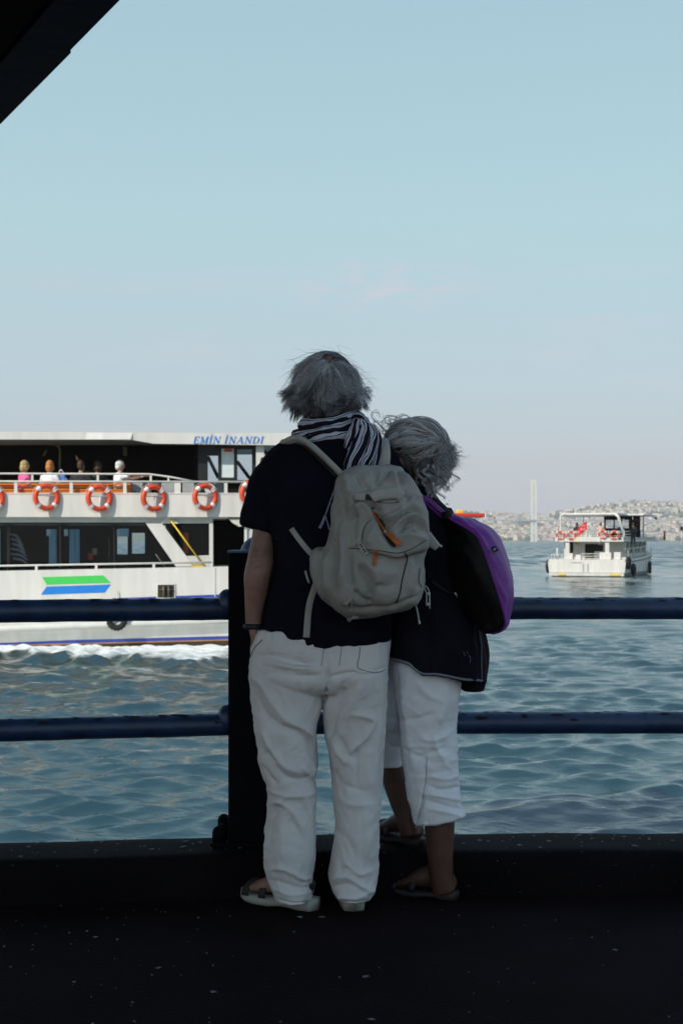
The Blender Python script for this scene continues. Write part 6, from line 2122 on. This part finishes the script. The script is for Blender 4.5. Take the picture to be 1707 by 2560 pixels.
# cropped trousers
wt = [rows_loft([(1620, 985, 1160, 4.64, .125), (1680, 975, 1155, 4.64, .135), (1730, 985, 1150, 4.635, .12)], 36, 4, 2.4),
      rows_loft([(1640, 984, 1158, 4.62, .115), (1690, 985, 1152, 4.62, .115), (1739, 989, 1148, 4.615, .108), (1810, 998, 1138, 4.61, .098), (1872, 1003, 1140, 4.605, .094), (1962, 1015, 1146, 4.605, .092), (2006, 1024, 1151, 4.60, .092), (2038, 1033, 1160, 4.60, .092), (2052, 1036, 1163, 4.60, .092)], 40, 4, 2.3),
      rows_loft([(1640, 970, 1080, 4.66, .115), (1700, 964, 1060, 4.70, .105), (1770, 961, 1035, 4.76, .092), (1846, 957, 1004 + 8, 4.82, .075), (1890, 955, 1008, 4.83, .068), (1915, 953, 1008, 4.825, .064)], 32, 4, 2.2)]
V, Fo, N = fuse(wt, .0046, 3)
S = proj(V)
rl_ = (S[:, 1] > 2000) & (V[:, 1] < 4.72)
V[rl_, 2] += (S[rl_, 0] - 1069) / 95 * .020 * np.clip((S[rl_, 1] - 2010) / 45, 0, 1)
WS = [(Z3([(1060, 300), (1150, 400), (1230, 430)]), 9, .008), (Z3([(1240, 350), (1230, 450), (1200, 560)]), 8, .010), (Z3([(960, 420), (1010, 408)]), 3, -.005), (Z3([(970, 540), (1080, 530), (1180, 500)]), 6, -.006), (Z3([(1080, 640), (1180, 650), (1280, 600)]), 7, .007),
      (Z3([(1170, 620), (1190, 700), (1240, 780)]), 7, .009), (Z3([(1000, 690), (1080, 740), (1140, 760)]), 5, -.006), (Z3([(1060, 760), (1160, 720), (1260, 680)]), 6, -.006), (Z3([(1150, 850), (1230, 870), (1310, 850)]), 5, .007), (Z3([(1130, 900), (1220, 930), (1320, 910)]), 5, -.010),
      (Z3([(1130, 950), (1230, 970), (1330, 990)]), 5, .010), (Z3([(1125, 985), (1230, 1015), (1335, 1040)]), 4, -.010), (Z3([(1130, 1030), (1230, 1050), (1330, 1080)]), 6, .006), (Z3([(1120, 940), (1130, 860), (1120, 780)]), 4, -.005), (Z3([(1115, 960), (1105, 1030), (1075, 1130)]), 3.5, -.016),
      (Z3([(960, 250), (970, 400), (990, 560)]), 6, -.008), (Z3([(905, 300), (930, 420), (950, 560)]), 6, -.008), (Z3([(1000, 330), (1020, 560), (1060, 800)]), 9, .006), (Z3([(900, 660), (950, 690), (990, 690)]), 4, -.006)]
V = stroke_disp(V, N, [(a_, w_, d_ * 1.05) for a_, w_, d_ in WS])
V = V + N * (.003 * fnoise(V, (16, 16, 9), 15.1, 3) + .0040 * ridged(V, (8, 8, 5), 3.3) + .0030 * wrinkles(V, .25, 2.7, 30) + .0026 * wrinkles(V, -.5, 6.2))[:, None]
wt_o = mesh('trousers', V, Fo, m_linen, wom)
bv_w = bvh_of(wt_o)
m_wseam = M('linen_seam', (0.34, 0.35, 0.42), .9)
seam(bv_w, Z3([(1135, 740), (1130, 860), (1115, 960), (1095, 1060), (1072, 1140)]), .0012, m_wseam, 'slit_seam', wom)
seam(bv_w, Z3([(955, 260), (962, 420), (985, 610), (1000, 720)]), .0010, m_wseam, 'side_seam', wom)
seam(bv_w, Z3([(1105, 1125), (1200, 1122), (1335, 1090)]), .0008, m_wseam, 'hem_seam', wom)
for a, b_ in ((1108, 1048), (1128, 1118)):
    q = surf(bv_w, 560 + a * .4464, 1560 + b_ * .4464, .002)
    mesh('button', *ball(tuple(q), (.007, .003, .007), 12, 6), m_linen, wom)

# jacket
jk = [rows_loft([(1212, 1005, 1070, 4.615, .055), (1232, 985, 1086, 4.62, .075), (1252, 968, 1098, 4.625, .095), (1285, 955, 1128, 4.63, .120), (1340, 950, 1150, 4.635, .140), (1430, 955, 1165, 4.64, .148), (1520, 963, 1185, 4.64, .155), (1590, 968, 1206, 4.64, .160), (1650, 968, 1216, 4.64, .165), (1706, 970, 1213, 4.64, .165)], 44, 4, 2.5),
      chain([(990, 1275, 4.61), (972, 1380, 4.66), (975, 1460, 4.72), (998, 1478, 4.79)], [.064, .056, .050, .040], 16),
      chain([(1085, 1292, 4.66), (1120, 1385, 4.72), (1126, 1450, 4.76), (1090, 1475, 4.79)], [.064, .056, .050, .040], 16)]
V, Fo, N = fuse(jk, .0062, 3)
S = proj(V)
hemx = np.array([960, 971, 1020, 1034, 1055, 1089, 1120, 1158, 1208, 1216])
hemy = np.array([1645, 1649, 1663, 1674, 1690, 1690, 1695, 1704, 1706, 1705])
tgt = np.interp(S[:, 0], hemx, hemy)
k_ = np.clip((S[:, 1] - 1560) / 146, 0, 1)
new = np.where(S[:, 1] > 1560, 1560 + k_ * (tgt - 1560), S[:, 1])
V[:, 2] = H - (new - HY) / F * V[:, 1]
JS = [([(1195, 1560), (1200, 1620), (1198, 1700)], 5, -.012), ([(1180, 1600), (1188, 1650), (1184, 1700)], 7, .008), ([(1090, 1560), (1120, 1600), (1150, 1650)], 12, .006), ([(1050, 1520), (1075, 1600), (1070, 1680)], 10, -.008), ([(1085, 1290), (1095, 1380), (1080, 1470)], 10, -.008), ([(1120, 1480), (1160, 1520), (1190, 1540)], 8, -.008)]
V = stroke_disp(V, N, JS)
V = V + N * (.005 * fnoise(V, (10, 10, 6), 21.0, 3))[:, None]
jk_o = mesh('jacket', V, Fo, m_jack, wom)
bv_j = bvh_of(jk_o)
hp_ = [(a, b_ - 1.5) for a, b_ in ((972, 1650), (1000, 1657), (1022, 1664), (1036, 1677), (1056, 1689), (1089, 1690), (1120, 1695), (1158, 1703), (1204, 1706))]
q = []
for a, b_ in resample(hp_, 50):
    q.append(tuple(surf(bv_j, a, b_ - 3, .003, 4.50)))
q = np.array(q)
q[:, 1] = np.convolve(np.pad(q[:, 1], 3, mode='edge'), np.ones(7) / 7, 'valid')
mesh('hem', *tube(q, .0042, 8), m_hem, wom)
# longer back layer showing at the right edge
bp_ = [rows_loft([(1570, 1150, 1211, 4.66, .06), (1622, 1150, 1222, 4.67, .07), (1656, 1150, 1222, 4.67, .072), (1702, 1150, 1215, 4.67, .072), (1726, 1152, 1209, 4.67, .070)], 28, 4, 2.2)]
V, Fo, N = fuse(bp_, .006, 2)
V = stroke_disp(V, N, [([(1205, 1600), (1210, 1660), (1206, 1720)], 3, -.010)])
mesh('jacket_lining', V, Fo, m_jack, wom)
mesh('jacket_seam', *tube([tuple(surf(bv_j, a, b_, .001)) for a, b_ in ((1196, 1575), (1203, 1606), (1203, 1650), (1204, 1700))], .0016, 6, sub=6), m_hem, wom)
for pts in ([(1158, 1630), (1163, 1640)], [(1172, 1638), (1176, 1646), (1174, 1658)], [(1198, 1592), (1203, 1610)], [(1166, 1630), (1170, 1634)]):
    mesh('lint_mark', *tube([tuple(surf(bv_j, a, b_, .001)) for a, b_ in pts], .0010, 5), m_hem, wom)
mesh('shirt_tag', *tube([tuple(surf(bv_j, a, b_, .002)) for a, b_ in ((1138, 1480), (1146, 1490), (1154, 1496))], [(.006, .001), (.007, .001), (.002, .001)], 6, up=(0, -1, 0)), m_linen, wom)

# hair: swept back in waves to a twist, loose curls and frizz
def woman_hair():
    c = to_np(hc_w) + np.array((-.012, -.004, .012))
    f = to_np(wf)
    R = np.array((.088, .082, .080))
    back = -f.copy()
    back[2] = .10
    back /= np.linalg.norm(back)
    cap = [ball(tuple(c), (.078, .078, .088), 22, 14), ball(tuple(c + back * .035 + np.array((0, 0, -.01))), (.07, .07, .075), 18, 12), ball(tuple(c + back * .09), (.036, .036, .045), 14, 10), ball(tuple(c + back * .075 + np.array((0.01, 0, -.06))), (.030, .030, .045), 14, 10)]
    V, Fo, N = fuse(cap, .006, 2)
    rel = (V - c) @ f
    cut = (rel > .028) & (V[:, 2] < c[2] + .045)
    V[cut] -= np.outer(rel[cut] - .028, f)
    # hairline lifted clear of the ear
    lft = np.array((-.66, -.75, 0))
    V = V + N * (.006 * fnoise(V, (40, 40, 40), 4.0, 3))[:, None]
    cap_o = mesh('hair', V, Fo, m_hcap, wom)
    r = np.random.default_rng(9)
    pos = []
    T = c + back * .088 + np.array((0, 0, .0))
    tb = (T - c) / np.linalg.norm(T - c)
    made = 0
    while made < 240:
        d = r.normal(size=3)
        d /= np.linalg.norm(d)
        fd = d.dot(f)
        if d[2] < -.45: continue
        if fd > .55 and d[2] < .40: continue
        if fd > .10 and d[2] < -.05: continue
        if d.dot(lft) > .6 and d[2] < .10 and fd > -.30: continue
        made += 1
        lift = abs(r.normal(.009, .007)) + (.004 if d[2] > .5 else 0)
        amp = r.uniform(.008, .021)
        fr = r.uniform(4, 9)
        ph = r.uniform(0, 6.28)
        tailL = r.uniform(.012, .034)
        td = tb * r.uniform(.3, 1) + np.array((.25, -.1, r.normal(-.35, .6))) + r.normal(0, .35, 3)
        td /= np.linalg.norm(td)
        for j in range(36):
            dj = d + r.normal(0, .065, 3)
            dj /= np.linalg.norm(dj)
            K = 18
            tl = tailL * r.uniform(.5, 1.5)
            tdj = td + r.normal(0, .35, 3)
            pts = []
            ax = np.cross(dj, tb)
            ax /= np.linalg.norm(ax) + 1e-6
            for k_ in range(K):
                u_ = k_ / (K - 1)
                if u_ < .75:
                    s_ = u_ / .75
                    q = dj * (1 - s_) + tb * s_
                    q = q / (np.linalg.norm(q) + 1e-6)
                    rr = R * (1.03) + (lift * math.sin(PI * min(1, s_ * 1.05)) + .004)
                    p = c + q * rr + tb * .022 * s_ ** 2
                    w_ = ax * amp * math.sin(ph + fr * s_) * (1 - s_ * .5) + q * amp * .6 * math.cos(ph + fr * s_)
                    pe = p
                    pts.append(p + w_)
                else:
                    s_ = (u_ - .75) / .25
                    a = ph + s_ * 8
                    o_ = np.cross(td, np.array((0, 0, 1.0)))
                    p = pe + tdj * tl * s_ + np.array((0, 0, -.03)) * s_ * s_ + (o_ * math.sin(a) + np.array((0, 0, 1)) * math.cos(a)) * .014 * s_
                    pts.append(p)
            pts = np.array(pts)
            if j == 0: cen = pts
            w2 = (.62 * np.sin(np.linspace(0, PI, K)))[:, None]
            pos.append(pts * (1 - w2) + cen * w2 + r.normal(0, .0012, 3))
    # corkscrew curls hanging behind the neck
    for i in range(40):
        st = c + back * r.uniform(.075, .11) + np.array((r.normal(.005, .016), r.normal(0, .012), r.uniform(-.07, 0)))
        L = r.uniform(.060, .105)
        rad_ = r.uniform(.008, .016)
        ph = r.uniform(0, 6.28)
        tw = r.uniform(7, 12)
        dr = np.array((r.normal(-.02, .20), r.normal(-.05, .1), -1.0))
        dr /= np.linalg.norm(dr)
        for j in range(13):
            K = 24
            o_ = r.normal(0, .0030, 3)
            s_ = np.linspace(0, 1, K)
            p = st + np.outer(s_ * L, dr) + o_
            p = p + np.stack([np.cos(ph + tw * s_), np.sin(ph + tw * s_), .35 * np.sin(ph + tw * s_)], 1) * (rad_ * np.minimum(1, s_ * 3))[:, None]
            pos.append(p)
    # frizz standing off the top and sides
    for i in range(420):
        d = r.normal(size=3)
        d /= np.linalg.norm(d)
        if d[2] < -.1 or d.dot(f) > .8: continue
        p0 = c + R * d * 1.05
        L = r.uniform(.012, .034)
        ph = r.uniform(0, 6.28)
        K = 16
        s_ = np.linspace(0, 1, K)
        tdir = d * .6 + r.normal(0, .6, 3) + np.array((-.3, 0, .1))
        tdir /= np.linalg.norm(tdir)
        o1 = np.cross(tdir, r.normal(size=3))
        o1 /= np.linalg.norm(o1)
        o2 = np.cross(tdir, o1)
        rad_ = r.uniform(.003, .008)
        tw = r.uniform(3, 8)
        pos.append(p0 + np.outer(s_ * L, tdir) + np.outer(np.cos(ph + tw * s_) * rad_ * s_, o1) + np.outer(np.sin(ph + tw * s_) * rad_ * s_, o2))
    idx = r.random(len(pos) // 6 + 1)
    for lo, hi, mt in ((0, .2, m_haird), (.2, .6, m_hairw), (.6, 1.01, m_hairl)):
        strands_obj('locks', [q for i, q in enumerate(pos) if lo <= idx[i // 6] < hi], .00060, .00026, mt, cap_o)
    # long stray loops blown up at the upper left
    big = []
    loops = [[(965, 1078), (945, 1058), (930, 1040), (932, 1030), (944, 1030), (948, 1043)], [(985, 1066), (960, 1058), (962, 1044), (985, 1042), (1005, 1050), (1022, 1044), (1028, 1056)], [(1000, 1062), (990, 1048), (1008, 1038), (1024, 1044), (1026, 1060), (1010, 1064)],
             [(960, 1090), (938, 1072), (932, 1062), (940, 1054), (952, 1062)], [(1075, 1075), (1078, 1060), (1084, 1058)], [(1060, 1064), (1064, 1055), (1068, 1050)], [(1095, 1110), (1104, 1098), (1112, 1094), (1108, 1104)], [(1104, 1135), (1116, 1140), (1124, 1150), (1118, 1155)],
             [(980, 1070), (972, 1056), (978, 1048), (992, 1052)], [(1040, 1058), (1050, 1050), (1060, 1056)]]
    for L in loops:
        for j in range(6):
            q = resample(np.array(L) + r.normal(0, 2.0, (len(L), 2)), 24)
            big.append(np.array([tuple(P(a, b_, 4.59)) for a, b_ in q + r.normal(0, 1.5, 2)]))
    for i in range(70):
        a0, b0 = r.uniform(955, 1040), r.uniform(1062, 1085)
        k_ = r.uniform(.6, 1.4)
        ph = r.uniform(0, 6.28)
        s_ = np.linspace(0, 1, 20)
        X = a0 + s_ * r.normal(-8, 14) + np.cos(ph + s_ * 6 * k_) * 9 * s_
        Yp = b0 - s_ * r.uniform(8, 30) + np.sin(ph + s_ * 6 * k_) * 8 * s_
        y0 = r.uniform(4.55, 4.64)
        big.append(np.array([tuple(P(x_, y_, y0)) for x_, y_ in zip(X, Yp)]))
    strands_obj('stray_curls', big, .00062, .0003, m_hairw, cap_o)
woman_hair()
mesh('ear_ring', *torus(tuple(P(1008, 1168, 4.535)), .004, .0008, 14, 6), m_buckle, wom)

# ------------------------------------------------------------------ purple and black backpack on the woman's back
QO = P(1200, 1580, 4.52)
pp = thing('backpack', 'purple and black nylon backpack bulging from the back of the shorter person', 'backpack', tuple(QO))
# rows: sy, left edge, purple boundary, right edge, depth at left, boundary, right
PR = [(1279, 1100, 1114, 1121, 4.545, 4.50, 4.52), (1290, 1098, 1118, 1150, 4.545, 4.48, 4.52), (1300, 1098, 1128, 1186, 4.545, 4.465, 4.53), (1319, 1098, 1162, 1221, 4.545, 4.44, 4.54), (1339, 1098, 1190, 1241, 4.545, 4.425, 4.55), (1371, 1098, 1206, 1260, 4.54, 4.41, 4.55),
      (1410, 1100, 1220, 1273, 4.54, 4.40, 4.55), (1449, 1108, 1233, 1282, 4.535, 4.395, 4.55), (1479, 1122, 1243, 1284, 4.53, 4.395, 4.55), (1514, 1150, 1253, 1282, 4.52, 4.40, 4.54), (1545, 1176, 1261, 1276, 4.50, 4.41, 4.53), (1564, 1190, 1261, 1269, 4.49, 4.42, 4.52), (1578, 1202, 1250, 1253, 4.48, 4.44, 4.50), (1585, 1216, 1230, 1232, 4.48, 4.46, 4.49)]
RR = resample(PR, (len(PR) - 1) * 4 + 1)
def pgrid(cols):
    V = []
    for row in RR:
        V += cols(row)
    k_ = len(V) // len(RR)
    Fc = [(i * k_ + j, i * k_ + j + 1, (i + 1) * k_ + j + 1, (i + 1) * k_ + j) for i in range(len(RR) - 1) for j in range(k_ - 1)]
    return np.array([tuple(v) for v in V]), Fc
def black_cols(r):
    sy, xl, xb, xr, yl, yb, yr = r
    out = []
    for t in np.linspace(0, 1, 17):
        s = math.sin(t * PI / 2)
        out.append(P(xl + (xb - xl) * t, sy, yl + (yb - yl) * s))
    return out
def purple_cols(r):
    sy, xl, xb, xr, yl, yb, yr = r
    out = []
    for t in np.linspace(0, 1, 15):
        a = t * PI / 2
        out.append(P(xb + (xr - xb) * math.sin(a), sy, yb + (yr - yb) * (1 - math.cos(a))))
    for t in np.linspace(.12, 1, 8):
        out.append(P(xr - (xr - xb) * .5 * (1 - math.cos(t * PI / 2)), sy, yr + .07 * math.sin(t * PI / 2)))
    return out
def back_cols(r):
    sy, xl, xb, xr, yl, yb, yr = r
    x0 = xr - (xr - xb) * .5
    return [P(x0 + (xl - x0) * t, sy, yr + .07 + (yl + .05 - yr - .07) * t) for t in np.linspace(0, 1, 8)] + [P(xl, sy, yl)]
def vnorm(V, Fc):
    N = np.zeros_like(V)
    for f in Fc:
        a = np.cross(V[f[1]] - V[f[0]], V[f[2]] - V[f[0]])
        for i in f: N[i] += a
    N /= np.linalg.norm(N, axis=1)[:, None] + 1e-12
    k_ = N[:, 1] > 0
    N[k_] *= -1
    return N
Z6 = lambda pts: [(1020 + a * .2295, 1220 + b_ * .2295) for a, b_ in pts]
PPS = [(Z6([(440, 300), (560, 400), (600, 470)]), 3, -.007), (Z6([(520, 300), (640, 400), (740, 480), (800, 600), (830, 680)]), 3.5, .008), (Z6([(600, 330), (760, 450), (860, 560), (900, 700)]), 5, -.007), (Z6([(840, 620), (900, 760), (990, 890)]), 4, .006), (Z6([(900, 700), (960, 800), (1000, 880)]), 3, -.005),
       (Z6([(900, 880), (980, 1060), (1060, 1240)]), 4, .006), (Z6([(960, 1060), (1030, 1220), (1080, 1420)]), 4, -.007), (Z6([(1010, 1200), (1060, 1330), (1080, 1440)]), 3, .006), (Z6([(1000, 760), (1060, 950), (1100, 1150)]), 7, .005),
       (Z6([(560, 600), (700, 800), (760, 1000)]), 12, .006), (Z6([(500, 520), (640, 620), (720, 760)]), 8, -.006), (Z6([(750, 1150), (850, 1350), (900, 1560)]), 10, -.007)]
for nm, fn, mt in (('side_panel', black_cols, m_blkny), ('front_panel', purple_cols, m_purp), ('back_panel', back_cols, m_blkny)):
    V, Fc = pgrid(fn)
    N = vnorm(V, Fc)
    S0 = proj(V)
    if nm != 'back_panel':
        k_ = len(V) // len(RR)
        V2 = stroke_disp(V, N, PPS)
        nz_ = .006 * fnoise(V, (14, 14, 9), 31.0, 3)
        V2 = V2 + N * nz_[:, None]
        ed = np.ones(len(V))
        edge = k_ - 1 if nm == 'side_panel' else 0
        ed[edge::k_] = 0
        V = V + (V2 - V) * ed[:, None]
    mesh(nm, V, Fc, mt, pp)
bq = [P(r[2], r[0], r[5] - .001) for r in RR]
mesh('piping', *tube([tuple(v) for v in bq], .0028, 6), m_purp, pp)
# black tag with a tiny white print
tg = [P(1225, 1370, 4.405), P(1236, 1364, 4.418), P(1246, 1376, 4.440), P(1233, 1382, 4.418)]
tg = [v - Vector((0, .012, 0)) for v in tg]
mesh('tag', [tuple(v) for v in tg] + [tuple(v + Vector((0, .004, 0))) for v in tg], [(0, 1, 2, 3), (7, 6, 5, 4), (0, 4, 5, 1), (1, 5, 6, 2), (2, 6, 7, 3), (3, 7, 4, 0)], m_blkny, pp, smooth=False)
def tagpt(a, b_):
    p0 = tg[0].lerp(tg[1], a)
    p1 = tg[3].lerp(tg[2], a)
    return tuple(p0.lerp(p1, b_) - Vector((0, .0012, 0)))
for ch in ([(.30, .35), (.30, .65)], [(.30, .65), (.42, .65)], [(.42, .65), (.42, .35)], [(.50, .35), (.50, .65)], [(.50, .38), (.60, .38)], [(.66, .35), (.78, .35)], [(.72, .35), (.72, .65)]):
    mesh('tag_print', *tube([tagpt(*ch[0]), tagpt(*ch[1])], .0006, 5), m_linen, pp)
# purple shoulder strap, dark clip
q = [surf(bv_j, a, b_, .010, 4.53) for a, b_ in ((1030, 1236), (1048, 1243), (1070, 1256), (1092, 1275), (1112, 1293))]
q[0] = q[0] + Vector((0, .06, 0.004))
mesh('shoulder_strap', *tube([tuple(w) for w in q], [(.0135, .005)] * 5, 10, sub=5, up=(0, -1, 0), sq=3), m_purp, pp)
mesh('strap_edge', *tube([tuple(w + Vector((0.0, -.005, -.002))) for w in q[1:]], [(.0022, .002)] * 4, 6, sub=5, up=(0, -1, 0)), m_blkny, pp)
mesh('strap_clip', *tube([tuple(P(1110, 1300, 4.485)), tuple(P(1118, 1288, 4.48)), tuple(P(1124, 1279, 4.49))], [(.012, .008), (.013, .009), (.010, .007)], 10, sub=3, up=(0, -1, 0), sq=3), m_blkny, pp)
mesh('lower_strap', *tube([tuple(surf(bv_j, a, b_, .006, 4.53)) for a, b_ in ((1125, 1485), (1100, 1470), (1075, 1450))], [(.006, .002)] * 3, 8, sub=4, up=(0, -1, 0)), m_blkny, pp)
for o in list(bpy.data.objects):
    if o.name.startswith('tmp'):
        bpy.data.objects.remove(o)
